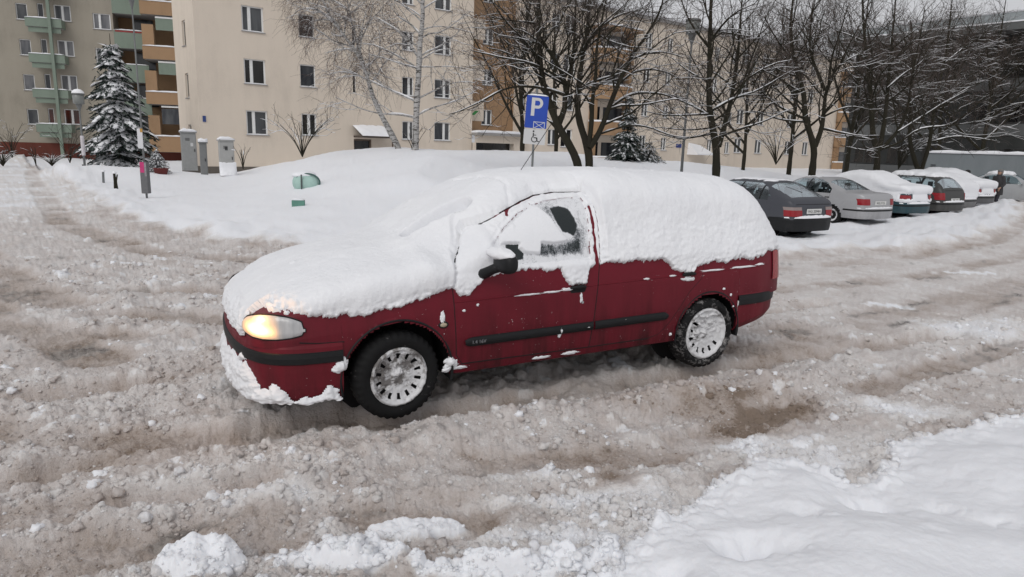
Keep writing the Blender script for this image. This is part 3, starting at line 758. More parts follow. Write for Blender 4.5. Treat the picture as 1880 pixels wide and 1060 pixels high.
class Tubes:
    """many tapering tubes gathered in numpy-friendly lists (one mesh)"""
    def __init__(s): s.v = []; s.f = []; s.n = 0
    def add(s, pts, rad, n):
        k = len(pts); P_ = np.asarray(pts, float); T = np.gradient(P_, axis=0); T /= np.linalg.norm(T, axis=1)[:, None]+1e-9
        ref = np.array([0, 0, 1.0]) if abs(T[0][2]) < .9 else np.array([1.0, 0, 0])
        U = np.cross(T, ref); U /= np.linalg.norm(U, axis=1)[:, None]+1e-9; Wv = np.cross(T, U)
        a = np.arange(n)*2*math.pi/n
        R_ = np.asarray(rad, float).reshape(-1, 1, 1)
        V = P_[:, None, :]+R_*(U[:, None, :]*np.cos(a)[None, :, None]+Wv[:, None, :]*np.sin(a)[None, :, None])
        s.v.append(V.reshape(-1, 3))
        i = np.arange(k*n).reshape(k, n); j = np.roll(i, -1, 1)
        s.f.append(np.stack([i[:-1], j[:-1], j[1:], i[1:]], -1).reshape(-1, 4)+s.n); s.n += k*n
    def build(s, name, mat, par):
        if not s.v: return None
        return mk(name, np.concatenate(s.v), np.concatenate(s.f), mat, par, True)
def make_tree(name, label, limbs, seed, base, group=None, twig='twig', barkm='bark', levels=3, dens=1.0, weep=0.0, tl=1.0, snow=1.0, cat='tree', twr=.0045, twsn=.4):
    """limbs: list of (points, r0, r1) in world coordinates; smaller branches grow from them
    tree > trunk, branches, twigs, branch_snow"""
    rs = np.random.RandomState(seed)
    root = empty(name, tuple(base), 0, label, cat, group)
    off = np.asarray(base, float)
    TR, BR, TW, SN = Tubes(), Tubes(), Tubes(), Tubes()
    def smooth_path(pts, n):
        pts = np.asarray(pts, float); t = np.concatenate([[0], np.cumsum(np.linalg.norm(np.diff(pts, axis=0), axis=1))]); t /= t[-1]
        tt = np.linspace(0, 1, n); q = np.stack([np.interp(tt, t, pts[:, k]) for k in range(3)], 1)
        for _ in range(2): q[1:-1] = .25*q[:-2]+.5*q[1:-1]+.25*q[2:]
        return q
    def snow_on(p, r, lim=.35):
        if snow <= 0: return
        T = np.gradient(p, axis=0); T /= np.linalg.norm(T, axis=1)[:, None]+1e-9
        flat = 1-np.abs(T[:, 2]); run = []
        for i in range(len(p)):
            g = flat[i] > lim and rs.rand() < .90
            if g: run.append(i)
            if (not g or i == len(p)-1):
                if len(run) >= 2:
                    ii = np.array(run); rr_ = np.maximum(np.asarray(r)[ii]*.85, .007)*np.clip((flat[ii]-lim)*2.2+.35, .3, 1)*(.7+.5*rs.rand(len(ii)))*snow
                    q = p[ii]+np.stack([np.zeros(len(ii)), np.zeros(len(ii)), np.asarray(r)[ii]*.70+rr_*.25], 1); rr_[0] *= .3; rr_[-1] *= .3
                    SN.add(q-off, rr_, 4)
                run = []
    def grow(p, r, lvl, L):
        n = len(p); T = np.gradient(p, axis=0); T /= np.linalg.norm(T, axis=1)[:, None]+1e-9
        nch = int((5.5 if lvl == 0 else 6 if lvl == 1 else 6)*dens*max(.6, L/2.2)) if lvl < 2 else int(7*dens*max(.5, L/1.0))
        for c in range(nch):
            t = .15+.85*(c+rs.rand())/nch; i = min(n-2, int(t*(n-1))); fr_ = t*(n-1)-i
            q = p[i]*(1-fr_)+p[i+1]*fr_; ax = T[i]
            side = np.cross(ax, rs.normal(size=3)); side /= np.linalg.norm(side)+1e-9
            d = ax*(.55+.3*rs.rand())+side*(.75+.3*rs.rand())+np.array([0, 0, .22 if weep == 0 else .05]); d /= np.linalg.norm(d)
            r1 = max(twr, r[i]*(.5 if lvl < 2 else .5)); 
            l1 = L*(.50+.25*rs.rand())*(1.15-.65*t) if lvl < levels else 0
            if lvl == 0: l1 = min(l1, 3.2)*1.0
            l1 = max(l1, .35*tl)
            if lvl >= levels-1: l1 = tl*(.45+.55*rs.rand())
            ns = 7 if lvl < levels-1 else 4
            pts = [q]; dd = d.copy()
            for k in range(ns-1):
                dd = dd+rs.normal(size=3)*(.20 if lvl < 2 else .28); dd[2] += (.05 if weep == 0 else -weep*(.3+.7*k/ns)*(lvl >= 1)); dd /= np.linalg.norm(dd)
                pts.append(pts[-1]+dd*l1/(ns-1))
            pts = np.array(pts)
            if pts[:, 2].min() < base[2]+(.9 if weep else .35): continue
            if lvl >= levels-1:
                rad = np.linspace(max(twr, min(r1, .009)), twr*.6, ns); TW.add(pts-off, rad, 3)
                if rs.rand() < (twsn if weep == 0 else .16): snow_on(pts, rad, .45)
            else:
                rad = np.linspace(min(r1, .035), max(twr, r1*.3), ns); BR.add(pts-off, rad, 5)
                if rs.rand() < .9: snow_on(pts, rad, .35)
                grow(pts, rad, lvl+1, l1)
    for pts, ra, rb__ in limbs:
        L = np.linalg.norm(np.diff(np.asarray(pts, float), axis=0), axis=1).sum(); n = max(6, int(L/.22))
        p = smooth_path(pts, n); p = p+np.cumsum(rs.normal(size=p.shape)*.010, 0)*np.linspace(0, 1, n)[:, None]
        r = np.linspace(ra, rb__, n)*(1+.06*rs.normal(size=n))
        (TR if ra > .07 else BR).add(p-off, r, 10 if ra > .05 else 6)
        snow_on(p, r, .20); 
        k0 = 0 if ra < .10 else int(n*.35)
        grow(p[k0:], r[k0:], 0 if L > 2.0 else 1, min(L, 4.2))
    TR.build('trunk', MAT[barkm], root); BR.build('branches', MAT['bark'] if barkm == 'bark' else MAT[barkm], root); TW.build('twigs', MAT[twig], root); SN.build('branch_snow', MAT['tree_snow'], root)
    return root
def pxl(path, Y, sc, ox, oy=0, dv=0.0, seed=0, y0=None):
    """picture path at depth Y, wandering in depth by dv so limbs spread in every direction"""
    rs = np.random.RandomState(seed); out_ = []; n = len(path); k = rs.uniform(-1, 1)*dv
    for i, (x, y) in enumerate(path):
        out_.append(at_y(ox+x/sc, oy+y/sc, Y+k*(i/(n-1))))
    return out_
def to_ground(pts, drop=.3):
    p = np.array(pts[0]); g = gz(p[0], p[1]); return [np.array([p[0], p[1], min(g-drop, p[2]-.1)])]+list(pts)
Z = (3.42, 940)
Y1 = 20.5
def L1(p, r0_, r1_, dv, sd, g=False):
    q = pxl(p, Y1, *Z, dv=dv, seed=sd); return ((to_ground(q) if g else q), r0_, r1_)
limbs = [L1([(425, 1045), (385, 950), (330, 860), (290, 790), (240, 660), (205, 560), (185, 400), (180, 200), (185, 0), (190, -120)], .15, .03, .8, 1, True),
         L1([(290, 790), (330, 700), (345, 600), (330, 500), (270, 380), (200, 290), (130, 150), (80, 20)], .09, .02, -1.5, 2),
         L1([(345, 590), (390, 330), (410, 100), (415, -60)], .06, .02, 1.4, 3),
         L1([(485, 1045), (480, 930), (455, 880), (420, 780), (395, 640), (415, 480), (430, 350), (455, 200), (470, 60), (470, -90)], .14, .03, .8, 4, True),
         L1([(490, 925), (550, 840), (600, 700), (680, 500), (740, 380), (850, 220), (930, 100), (960, -20)], .09, .02, 1.5, 5),
         L1([(482, 920), (500, 780), (500, 650), (530, 450), (520, 300), (560, 100), (580, -40)], .075, .02, -1.2, 6),
         L1([(600, 700), (680, 620), (780, 580), (950, 590), (1080, 640), (1200, 700)], .045, .012, -1.0, 7),
         L1([(660, 540), (750, 450), (850, 430), (960, 440), (1060, 500)], .04, .012, 1.4, 8),
         L1([(560, 840), (640, 810), (760, 780), (880, 800), (1000, 860), (1120, 870), (1250, 830)], .032, .010, -.6, 9),
         L1([(335, 600), (230, 560), (130, 545), (0, 540), (-120, 600), (-250, 680), (-400, 730)], .05, .012, -1.0, 10),
         L1([(345, 530), (250, 450), (120, 400), (-60, 370), (-250, 330)], .045, .012, 1.5, 11),
         L1([(200, 290), (100, 250), (0, 240), (-120, 215)], .035, .01, 1.0, 12), L1([(150, 150), (60, 130), (0, 130), (-150, 100)], .03, .01, -1, 13),
         L1([(415, 480), (470, 260), (600, 130), (760, 70), (900, 100)], .045, .012, 1.5, 14), L1([(430, 350), (470, 260), (560, 150), (700, 20)], .04, .012, -2, 15),
         L1([(185, 400), (120, 300), (40, 220), (-60, 120), (-140, 0)], .04, .012, 2, 16), L1([(290, 790), (230, 760), (150, 720), (60, 690)], .03, .01, -1, 17), L1([(740, 380), (850, 330), (960, 320), (1080, 370)], .03, .01, 2, 18)]
make_tree('street_tree', 'many-stemmed bare tree forking low with snow on its limbs, right behind the blue parking sign', limbs, 11, at_y(1070, 305, Y1), 'bare trees on the bank behind the cars', dens=1.0, tl=.75, twsn=.22)
Z4 = (2.765, 1200)
def T(name, label, Y, paths, seed, **kw):
    ls = []
    for i, (p, a, b) in enumerate(paths):
        q = pxl(p, Y, *kw.get('z', Z4), dv=(0 if i == 0 else (1.6 if i % 2 else -1.6)), seed=seed*10+i)
        ls.append(((to_ground(q) if i == 0 else q), a, b))
    kw.pop('z', None)
    return make_tree(name, label, ls, seed, ls[0][0][1], **kw)
GR = 'bare trees on the bank behind the cars'
T('street_tree', 'bare tree with thick dark forked trunk right beside the tall grey lamp post', 22, [([(318, 890), (322, 760), (300, 640), (285, 560), (285, 400), (290, 200), (290, 60), (300, -60)], .15, .04),
    ([(330, 745), (370, 600), (400, 470), (425, 300), (440, 100), (450, -30)], .09, .02), ([(300, 560), (400, 500), (520, 470), (620, 410), (720, 345)], .045, .012), ([(345, 690), (450, 650), (560, 620), (640, 575), (720, 540)], .04, .012),
    ([(285, 590), (200, 540), (130, 490), (0, 470)], .04, .012), ([(285, 580), (200, 585), (60, 590), (-60, 560)], .035, .01), ([(295, 650), (180, 662), (0, 640)], .03, .01), ([(295, 680), (150, 710), (0, 680)], .03, .01),
    ([(290, 250), (210, 160), (150, 60), (130, -20)], .05, .012), ([(295, 200), (360, 110), (420, 60), (520, 20)], .04, .012), ([(400, 470), (500, 380), (590, 330), (700, 300)], .04, .012), ([(286, 420), (200, 380), (90, 300)], .035, .01), ([(425, 300), (520, 200), (600, 120)], .035, .01)], 21, group=GR, tl=.75, twsn=.22)
T('street_tree', 'bare wide-forked tree rising behind the roof of the silver saloon', 24, [([(800, 910), (815, 760), (790, 680), (760, 580), (760, 480), (720, 380), (690, 250), (680, 100), (700, -40)], .14, .03),
    ([(820, 745), (860, 640), (870, 500), (890, 430), (950, 320), (1060, 270)], .09, .015), ([(870, 460), (830, 360), (790, 260), (800, 120), (820, -20)], .06, .015), ([(862, 655), (960, 680), (1060, 700), (1140, 700)], .04, .01), ([(760, 600), (660, 560), (560, 480), (490, 380)], .045, .012),
    ([(760, 620), (640, 610), (500, 560), (380, 610)], .035, .01), ([(745, 470), (680, 430), (600, 380), (500, 350)], .04, .012), ([(890, 430), (900, 300), (940, 180), (980, 40)], .05, .012), ([(870, 590), (960, 540), (1040, 540), (1100, 560)], .035, .01), ([(700, 300), (620, 200), (560, 90)], .04, .012), ([(950, 320), (1000, 200), (1060, 90)], .035, .01)], 22, group=GR, tl=.78, twsn=.22)
T('street_tree', 'bare tree with a fan of stems standing above the snow-covered blue-green saloon', 26, [([(1128, 890), (1140, 770), (1110, 700), (1105, 560), (1090, 400), (1075, 280), (1060, 100), (1050, -20)], .14, .03),
    ([(1145, 765), (1175, 600), (1190, 400), (1210, 200), (1230, -20)], .09, .02), ([(1160, 755), (1240, 670), (1290, 560), (1310, 400), (1340, 250), (1380, 50)], .07, .015), ([(1155, 758), (1250, 730), (1340, 650), (1500, 640), (1750, 590)], .045, .012), ([(1240, 670), (1350, 600), (1480, 520), (1600, 460)], .04, .012),
    ([(1115, 715), (1040, 690), (960, 690), (880, 670)], .035, .01), ([(1120, 770), (1040, 760), (940, 740)], .03, .01), ([(1185, 450), (1260, 380), (1340, 330), (1420, 240)], .04, .012), ([(1090, 420), (1020, 330), (960, 240), (920, 120)], .04, .012), ([(1200, 260), (1290, 180), (1380, 120)], .035, .01)], 23, group=GR, tl=.82, twsn=.22)
T('street_tree', 'bare forked tree at the left end of the grey box trailer', 30, [([(1362, 890), (1330, 840), (1300, 720), (1310, 500), (1330, 300), (1320, 100)], .12, .03),
    ([(1358, 870), (1400, 740), (1430, 500), (1480, 300), (1500, 100), (1510, 0)], .09, .02), ([(1420, 720), (1520, 690), (1640, 700), (1760, 720)], .04, .01), ([(1430, 560), (1540, 480), (1640, 430), (1760, 380)], .045, .012), ([(1310, 520), (1260, 420), (1200, 340)], .04, .012), ([(1480, 320), (1600, 220), (1700, 160)], .04, .012)], 24, group=GR, tl=.85, twsn=.22)
def generic_tree(x, ybase_z, Y, h, seed, label, group, **kw):
    rs = np.random.RandomState(seed); b = at_y(x, 300, Y); b[2] = ybase_z
    ls = [([b+np.array([0, 0, -.4]), b+np.array([0, 0, h*.18]), b+np.array([rs.normal()*.2, rs.normal()*.2, h*.45]), b+np.array([rs.normal()*.5, rs.normal()*.4, h])], .014*h, .02)]
    for i in range(9):
        a = rs.rand()*2*math.pi; z0_ = h*(.16+.55*i/9); L = h*(.46-.025*i)
        p0 = b+np.array([0, 0, z0_]); d = np.array([math.cos(a), math.sin(a), .85+.2*rs.rand()])
        ls.append(([p0, p0+d*L*.3, p0+d*L*.62+np.array([0, 0, L*.08]), p0+d*L+np.array([0, 0, L*.12])], .0085*h*(1-.06*i), .012))
    return make_tree('background_tree', label, ls, seed, b, group, **kw)
GB2 = 'bare trees farther back along the wing'
lab = {0: 'bare dark tree farther back, its crown between the lamp post and the next trunk', 1: 'bare tree far back in front of the wing above the silver saloon', 2: 'bare brown tree against the pale end of the wing', 3: 'bare tree crown above the left half of the grey trailer', 4: 'bare tree crown above the middle of the grey trailer', 5: 'bare tree crown above the right end of the grey trailer', 6: 'slender bare tree behind the parking sign in front of the ochre wall', 7: 'bare twiggy tree between the ochre wall and the many-stemmed tree'}
for i, (x, Y, h, sd_) in enumerate(((1365, 34, 7.5, 40), (1450, 37, 9.0, 41), (1555, 35, 9.0, 42), (1720, 46, 10.5, 44), (1800, 45, 11, 45), (1875, 46, 11, 46), (958, 31, 8.5, 47), (1020, 32, 7.5, 48))):
    generic_tree(x, .6 if x > 1300 else 1.0, Y, h, sd_, lab[i], GB2, tl=.85, dens=.85 if x > 1300 else .7, twr=.006, twsn=.35, levels=3)
# birches
Z7 = (3.656, 640)
bl_ = [([(445, 1010), (455, 800), (460, 650), (475, 480), (480, 330), (495, 150), (500, 0), (510, -160)], .15, .06), ([(470, 385), (400, 280), (340, 200), (270, 160), (180, 110)], .06, .015), ([(450, 680), (380, 650), (260, 600), (150, 550), (0, 480), (-110, 440)], .045, .012), ([(440, 790), (340, 765), (220, 770), (100, 740), (0, 690), (-90, 650)], .045, .012),
       ([(470, 660), (550, 620), (650, 570), (760, 545), (850, 560)], .04, .012), ([(470, 770), (560, 720), (700, 690), (800, 640), (860, 600)], .04, .012), ([(480, 450), (560, 450), (680, 445), (790, 470)], .03, .01), ([(490, 400), (580, 340), (700, 330)], .03, .01), ([(500, 200), (560, 170), (700, 185), (840, 220)], .03, .01), ([(480, 230), (420, 160), (340, 120), (260, 20)], .04, .012), ([(470, 460), (380, 440), (260, 390), (140, 360)], .035, .01), ([(500, 60), (580, 10), (700, -40)], .03, .01), ([(495, 120), (420, 60), (330, 30)], .03, .01)]
T('birch_tree', 'straight white-stemmed birch with long fine branches in front of the beige block', 27, bl_, 31, z=Z7, group='birches before the beige block', twig='birch_twig', barkm='birch', weep=.30, tl=.95, dens=.85, twr=.0045)
bl2 = [([(345, 1010), (280, 890), (215, 770), (160, 650), (130, 540), (100, 430), (40, 330), (-30, 230), (-110, 130), (-220, 60)], .13, .03), ([(100, 430), (60, 300), (20, 150), (-10, -20)], .06, .02), ([(-30, 230), (-10, 100), (30, -20)], .04, .015), ([(-110, 130), (-180, 130), (-260, 150), (-320, 210)], .035, .01), ([(-60, 180), (-160, 60), (-230, 40), (-300, 80)], .03, .01), ([(-180, 85), (-260, 50), (-330, 60), (-380, 110)], .03, .01),
       ([(130, 540), (60, 500), (-60, 470), (-160, 500)], .03, .01), ([(20, 150), (-80, 90), (-200, 40), (-290, 20)], .03, .01), ([(-10, 60), (-120, -10), (-250, -20)], .03, .01), ([(40, 330), (-60, 330), (-160, 360)], .03, .01), ([(60, 300), (130, 180), (160, 60), (170, -60)], .035, .01), ([(0, 100), (80, 40), (150, -20)], .03, .01)]
T('birch_tree', 'leaning birch with weeping twigs hanging over the windows of the beige block', 28, bl2, 32, z=Z7, group='birches before the beige block', twig='birch_twig', barkm='birch', weep=.62, tl=1.0, dens=1.25, twr=.0045)
# small ornamental shrubs and saplings
def shrub(name, label, x, y, Y, h, spread, seed, n=12, group=None, dens=.8, z=None, twr=.006, snow=1.6):
    b = at_y(x, y, Y); 
    if z is not None: b[2] = z
    rs = np.random.RandomState(seed); ls = []
    for i in range(n):
        a = rs.rand()*2*math.pi; k = rs.rand()**.6
        d = np.array([math.cos(a)*k*spread, math.sin(a)*k*spread, h*(.6+.4*rs.rand())])
        ls.append(([b-np.array([0, 0, .15]), b+d*np.array([.25, .25, .42]), b+d*np.array([.65, .65, .78]), b+d], .018, .007))
    return make_tree(name, label, ls, seed, b, group, levels=2, dens=dens, tl=.42, snow=snow, cat='shrub', twr=twr, twsn=.8)
shrub('ornamental_shrub', 'low spreading bare shrub with snow on its twigs below the beige block windows', 555, 282, 30, 1.7, 1.9, 60, 15)
shrub('ornamental_shrub', 'snow-dusted bare shrub by the red base at the far left of the side street', 22, 285, 40, 1.9, 1.5, 61, 14)
shrub('low_hedge', 'dark low shrub dusted with snow beside the side street', 95, 300, 38, .55, 1.1, 62, 26, dens=1.5)
shrub('low_hedge', 'small dark snowy shrub at the far left edge of the snow', 5, 300, 36, .75, 1.0, 63, 26, dens=1.5)
shrub('sapling', 'bare sapling with snowy twigs in front of the red base', 66, 300, 37, 1.0, .8, 64, 6, dens=.6)
shrub('sapling', 'bare sapling next to the small globe lamp', 128, 295, 42, 2.4, 1.3, 65, 7, dens=.7)
shrub('garden_shrub', 'low bare shrub half buried by the trunk of the leaning birch', 760, 279, 27, 1.0, .9, 66, 8, z=None)
shrub('garden_shrub', 'twiggy shrub with snow below the wing behind the third bare tree', 1425, 296, 31, 1.6, 1.8, 67, 14)
shrub('garden_shrub', 'twiggy shrub with snow at the end of the wing beside the trailer', 1650, 305, 33, 1.9, 2.0, 68, 18, dens=1.1)

def make_conifer(name, label, base, h, rad, seed, nlay=17, snowiness=1.0, skirt=.08):
    """conifer > trunk, needles, bough_snow: boughs of needle clumps, each carrying a pad of snow"""
    rs = np.random.RandomState(seed); root = empty(name, tuple(base), 0, label, 'conifer')
    MB().tube([(0, 0, -.4), (0, 0, h*.5), (0, 0, h*1.03)], [.035*h*.6, .02*h*.6, .01], 8).build('trunk', MAT['bark'], root)
    nv = []; nf = []; sv = []; sf = []; nn = 0; sn_ = 0
    lay = nlay
    for li in range(lay):
        t = (li+.5)/lay; z0_ = h*(skirt+(1-skirt)*t**.9)*.97; R_ = rad*(1-t)**.80*(.88+.25*rs.rand())+.06*rad
        nb_ = max(4, int(15*(1-t)**.7)+2)
        for b in range(nb_):
            a = 2*math.pi*(b+rs.rand()*.8)/nb_; L = R_*(.66+.50*rs.rand()); z0_ = z0_+rs.normal()*h*.010; ca, sa = math.cos(a), math.sin(a)
            ns = max(3, int(L/ (.16*h/7)))
            for k in range(ns):
                f = (k+.6)/ns; x = L*f; zz = z0_+.10*L*math.sin(f*2.2)-.32*L*f*f+rs.normal()*.03; wdt = (.30*(1-.55*f)+.10)*(h/7)*(.7+.5*rs.rand())
                c = np.array([x*ca, x*sa, zz])
                # needles: small drooping blades
                for q in range(int(13)):
                    o = rs.normal(size=3)*np.array([wdt*.55, wdt*.55, .055*h/7*1.5]); p = c+o
                    an = math.atan2(ca*1.0, -sa)+rs.normal()*.9+ (math.pi/2); ln = (.13+.12*rs.rand())*h/7; wd = .030*h/7*(1+rs.rand())
                    an = a+rs.normal()*.75
                    d = np.array([math.cos(an), math.sin(an), -.35-.35*rs.rand()])*ln; s_ = np.array([-math.sin(an), math.cos(an), rs.normal()*.5])*wd
                    nv += [p-s_, p+s_, p+d+s_*.4, p+d-s_*.4]; nf.append((nn, nn+1, nn+2, nn+3)); nn += 4
                if rs.rand() < .80*snowiness and (f > (.25 if snowiness <= 1 else .10)):
                    # a pad of snow: squashed, irregular
                    kk_ = 1.0 if snowiness <= 1 else 1.22; ra_, rb2, rc = kk_*wdt*(.75+.4*rs.rand()), kk_*wdt*(.55+.3*rs.rand()), .055*h/7*(.8+.9*rs.rand())
                    cz = c+np.array([0, 0, .035*h/7]); m_ = 8; tilt = -.28-.5*f*.6
                    ring = []
                    sv.append(cz+np.array([0, 0, rc])); 
                    for rr_, zz_ in ((.55, .72), (1.0, .0)):
                        for j in range(m_):
                            th_ = 2*math.pi*j/m_; e = 1+.28*rs.normal()*.8
                            lx, ly = rr_*ra_*math.cos(th_)*e, rr_*rb2*math.sin(th_)*e
                            sv.append(cz+np.array([lx*ca-ly*sa, lx*sa+ly*ca, rc*zz_+tilt*lx]))
                    for j in range(m_):
                        j2 = (j+1) % m_; sf.append((sn_, sn_+1+j, sn_+1+j2)); sf.append((sn_+1+j, sn_+1+m_+j, sn_+1+m_+j2, sn_+1+j2))
                    sf.append(tuple(sn_+1+m_+j for j in range(m_-1, -1, -1))); sn_ += 1+2*m_
    mk('needles', np.array(nv), np.array(nf), MAT['needle'], root)
    mk('bough_snow', sv, sf, MAT['tree_snow'], root, True)
    return root
MAT['needle'] = simple('spruce_needles', (.028, .042, .036), .8, var=.45, scale=3)
b = at_y(222, 310, 35); b[2] = gz(b[0], b[1])-.1
make_conifer('spruce_tree', 'tall snow-laden spruce standing in front of the green loggias', b, 6.55, 1.72, 71, 15, 1.35)
b = at_y(1150, 283, 31); b[2] = .9
make_conifer('spruce_tree', 'smaller spruce dusted with snow against the wing, right of the many-stemmed tree', b, 3.2, .80, 72, 14, .8)
b = at_y(1190, 285, 31.5); b[2] = 1.0
make_conifer('juniper_shrub', 'low conifer shrub dusted with snow at the foot of the taller spruce', b, 1.3, .95, 73, 6, .9)
b = at_y(290, 322, 30); b[2] = gz(b[0], b[1])-.05
make_conifer('small_conifer', 'little snow-buried conifer growing by the advertising post', b, 1.05, .55, 74, 6, 1.2)
# ------------------------------------------------------------------ car body surfaces (x forward, y to the car's left, s = -x measured from the front axle)
def crv(tab, s, smooth=True):
    tab = np.array(tab, float); xs, ys = tab[:, 0], tab[:, 1]
    if not smooth: return np.interp(s, xs, ys)
    # monotone cubic
    h = np.diff(xs); d = np.diff(ys)/h; m = np.zeros(len(xs)); m[0], m[-1] = d[0], d[-1]
    for i in range(1, len(xs)-1):
        m[i] = 0 if d[i-1]*d[i] <= 0 else 2*d[i-1]*d[i]/(d[i-1]+d[i])
    s = np.asarray(s, float); i = np.clip(np.searchsorted(xs, s)-1, 0, len(xs)-2)
    t = np.clip((s-xs[i])/h[i], 0, 1)
    return (2*t**3-3*t**2+1)*ys[i]+(t**3-2*t**2+t)*h[i]*m[i]+(-2*t**3+3*t**2)*ys[i+1]+(t**3-t**2)*h[i]*m[i+1]
LOWSH = ([0, .15, .45, .75, 1], [.955, .985, 1, .990, .958])
class Shape:
    def __init__(p, zt, zb, hw, zl, m=None, tau=.50, cabin=None):
        p.zt, p.zb, p.hw, p.zl, p.tau = zt, zb, hw, zl, tau
        p.m = m or [(-9, 4.5), (9, 4.5)]
        p.s0, p.s1 = zt[0][0], zt[-1][0]
    def grid(p, s, nl, nu, zlow=None):
        zt, zb, hw, m = crv(p.zt, s), crv(p.zb, s), crv(p.hw, s), crv(p.m, s)
        zl = crv(p.zl, s, False) if zlow is None else np.full_like(s, zlow)
        zb = np.minimum(zb, zt-.004)
        u = np.linspace(0, 1, nl)[None, :]
        Z1 = zl[:, None]+(zb-zl)[:, None]*u
        full = (Z1-crv(p.zl, s, False)[:, None])/(zb-crv(p.zl, s, False))[:, None]
        hh = (Z1-.22)/(zb[:, None]-.22)
        Y1 = hw[:, None]*np.interp(hh, *LOWSH)
        th = np.linspace(0, math.pi/2, nu+1)[1:][None, :]
        th = th
        q = np.sin(th)**(2/m[:, None]); c = np.clip(np.cos(th), 0, 1)**(2/m[:, None]); c[:, -1] = 0
        H = (zt-zb)[:, None]
        yb = (hw*LOWSH[1][-1])[:, None]
        Y2 = yb*(1-p.tau*H*q/np.maximum(yb, .3)*.82)*c
        Z2 = zb[:, None]+H*q
        return np.concatenate([Y1, Y2], 1), np.concatenate([Z1, Z2], 1)
    def y(p, s, z):
        """half width of the side at station s, height z"""
        s = np.asarray(s, float); z = np.asarray(z, float)
        zt, zb, hw, m = crv(p.zt, s), crv(p.zb, s), crv(p.hw, s), crv(p.m, s)
        lo = hw*np.interp((z-.22)/(zb-.22), *LOWSH)
        H = np.maximum(zt-zb, 1e-3); q = np.clip((z-zb)/H, 0, 1); yb = hw*LOWSH[1][-1]
        up = yb*(1-p.tau*H*q/np.maximum(yb, .3)*.82)*np.clip(1-q**m, 0, 1)**(1/m)
        return np.where(z < zb, lo, up)
def full_grid(p, s, nl, nu, zlow=None):
    Y, Z = p.grid(s, nl, nu, zlow)
    Yf = np.concatenate([Y, -Y[:, -2::-1]], 1); Zf = np.concatenate([Z, Z[:, -2::-1]], 1)
    X = np.repeat(-s[:, None], Yf.shape[1], 1)
    return np.stack([X, Yf, Zf], -1)
def grid_normals(P):
    a = np.gradient(P, axis=0); b = np.gradient(P, axis=1)
    n = np.cross(b, a); l = np.linalg.norm(n, axis=-1, keepdims=True); n = n/np.maximum(l, 1e-9)
    return n
def arch_snap(P, wc, R):
    """pull vertices next to the wheel-arch circle onto it; returns mask of vertices inside the circle"""
    X, Y, Z = P[..., 0], P[..., 1], P[..., 2]
    ins = np.zeros(X.shape, bool)
    for (cx, cz), rad in zip(wc, R):
        d = np.hypot(X-cx, Z-cz); side = np.abs(Y) > .45
        near = side & (np.abs(d-rad) < .010)
        f = np.where(near, rad/np.maximum(d, 1e-6), 1)
        X[...] = cx+(X-cx)*f; Z[...] = cz+(Z-cz)*f
        ins |= side & (d < rad-.004) & ~near
    return ins
def paint(name, base, dirt=(.16, .13, .11), amt=.35, rough=.32, snow_specks=True, zdirt_shade=(.9, .15), met=0.0):
    m = NM(name, rough, met, .32)
    o = m.obj(); sp = m.n('ShaderNodeSeparateXYZ'); m.l(o, sp.inputs[0])
    h = m.n('ShaderNodeMapRange'); h.inputs[1].default_value = zdirt_shade[0]; h.inputs[2].default_value = zdirt_shade[1]; m.l(sp.outputs[2], h.inputs[0])
    st = m.noise(9, 6, .65, (1, 1, .14)); bl = m.noise(5, 5, .6)
    d = m.math('MULTIPLY', h.outputs[0], m.ramp(st, [(.35, .15), (.70, 1.0)]))
    d = m.math('MULTIPLY', d, m.math('MULTIPLY_ADD', bl, 1.2, .2))
    d = m.math("MINIMUM", m.math("MULTIPLY", d, amt), .95)
    c = m.mix(d, base, dirt)  # lower tint: dirt, and on the red estate painted shade as well
    c = m.mix(m.math('MULTIPLY', m.noise(30, 4), .25), c, tuple(q*.6 for q in base))
    rg = m.math('MULTIPLY_ADD', d, .6, rough)
    if snow_specks:
        s1 = m.ramp(m.noise(70, 3, .6), [(.70, 0.0), (.725, 1.0)]); s2 = m.ramp(m.noise(4, 3), [(.50, 0.0), (.66, 1.0)])
        k = m.math('MULTIPLY', s1, s2); c = m.mix(k, c, (.8, .8, .82)); rg = m.math('ADD', rg, m.math('MULTIPLY', k, .4))
    m.color(c); m.rough(rg); m.b.inputs['Coat Weight'].default_value = .0; m.b.inputs['Coat Roughness'].default_value = .25
    m.bump(m.noise(12, 3), .03, .01)
    return m.m
MAT['red_paint'] = paint('dark_red_paint', (.148, .0026, .013), (.030, .008, .009), 1.45, .42)  # dirt tint also carries painted ground shade low on the doors
MAT['bumper_paint'] = paint('dark_red_bumper', (.155, .0028, .013), (.040, .010, .011), 1.0, .45)
MAT['glass_dark'] = simple('dark_glass', (.012, .015, .017), .10, var=.2)
def rubber_mat(name, snowamt):
    m = NM(name, .8, 0, .3); o = m.obj()
    f = m.noise(11, 5, .7); f2 = m.noise(60, 4, .7)
    k = m.ramp(m.math('ADD', m.math('MULTIPLY', f, .7), m.math('MULTIPLY', f2, .3)), [(.60-snowamt, 0.0), (.70-snowamt*.6, .85)])
    m.color(m.mix(k, (.006, .006, .0065), (.36, .345, .34))); m.bump(f2, .4, .006); return m.m
MAT['tyre'] = rubber_mat('tyre_rubber', .0); MAT['tyre_snowy'] = rubber_mat('snowy_tyre_rubber', .085)
def cover_mat(name, amt):
    m = NM(name, .5, .0, .5)
    f = m.noise(14, 6, .7); f2 = m.noise(5, 3)
    k = m.ramp(m.math('ADD', m.math('MULTIPLY', f, .6), m.math('MULTIPLY', f2, .4)), [(.47-amt, 0.0), (.56-amt, 1.0)])
    c = m.mix(k, m.mix(f2, (.17, .17, .175), (.13, .105, .085)), (.66, .66, .67))
    m.color(c); m.bump(f, .6, .008); return m.m
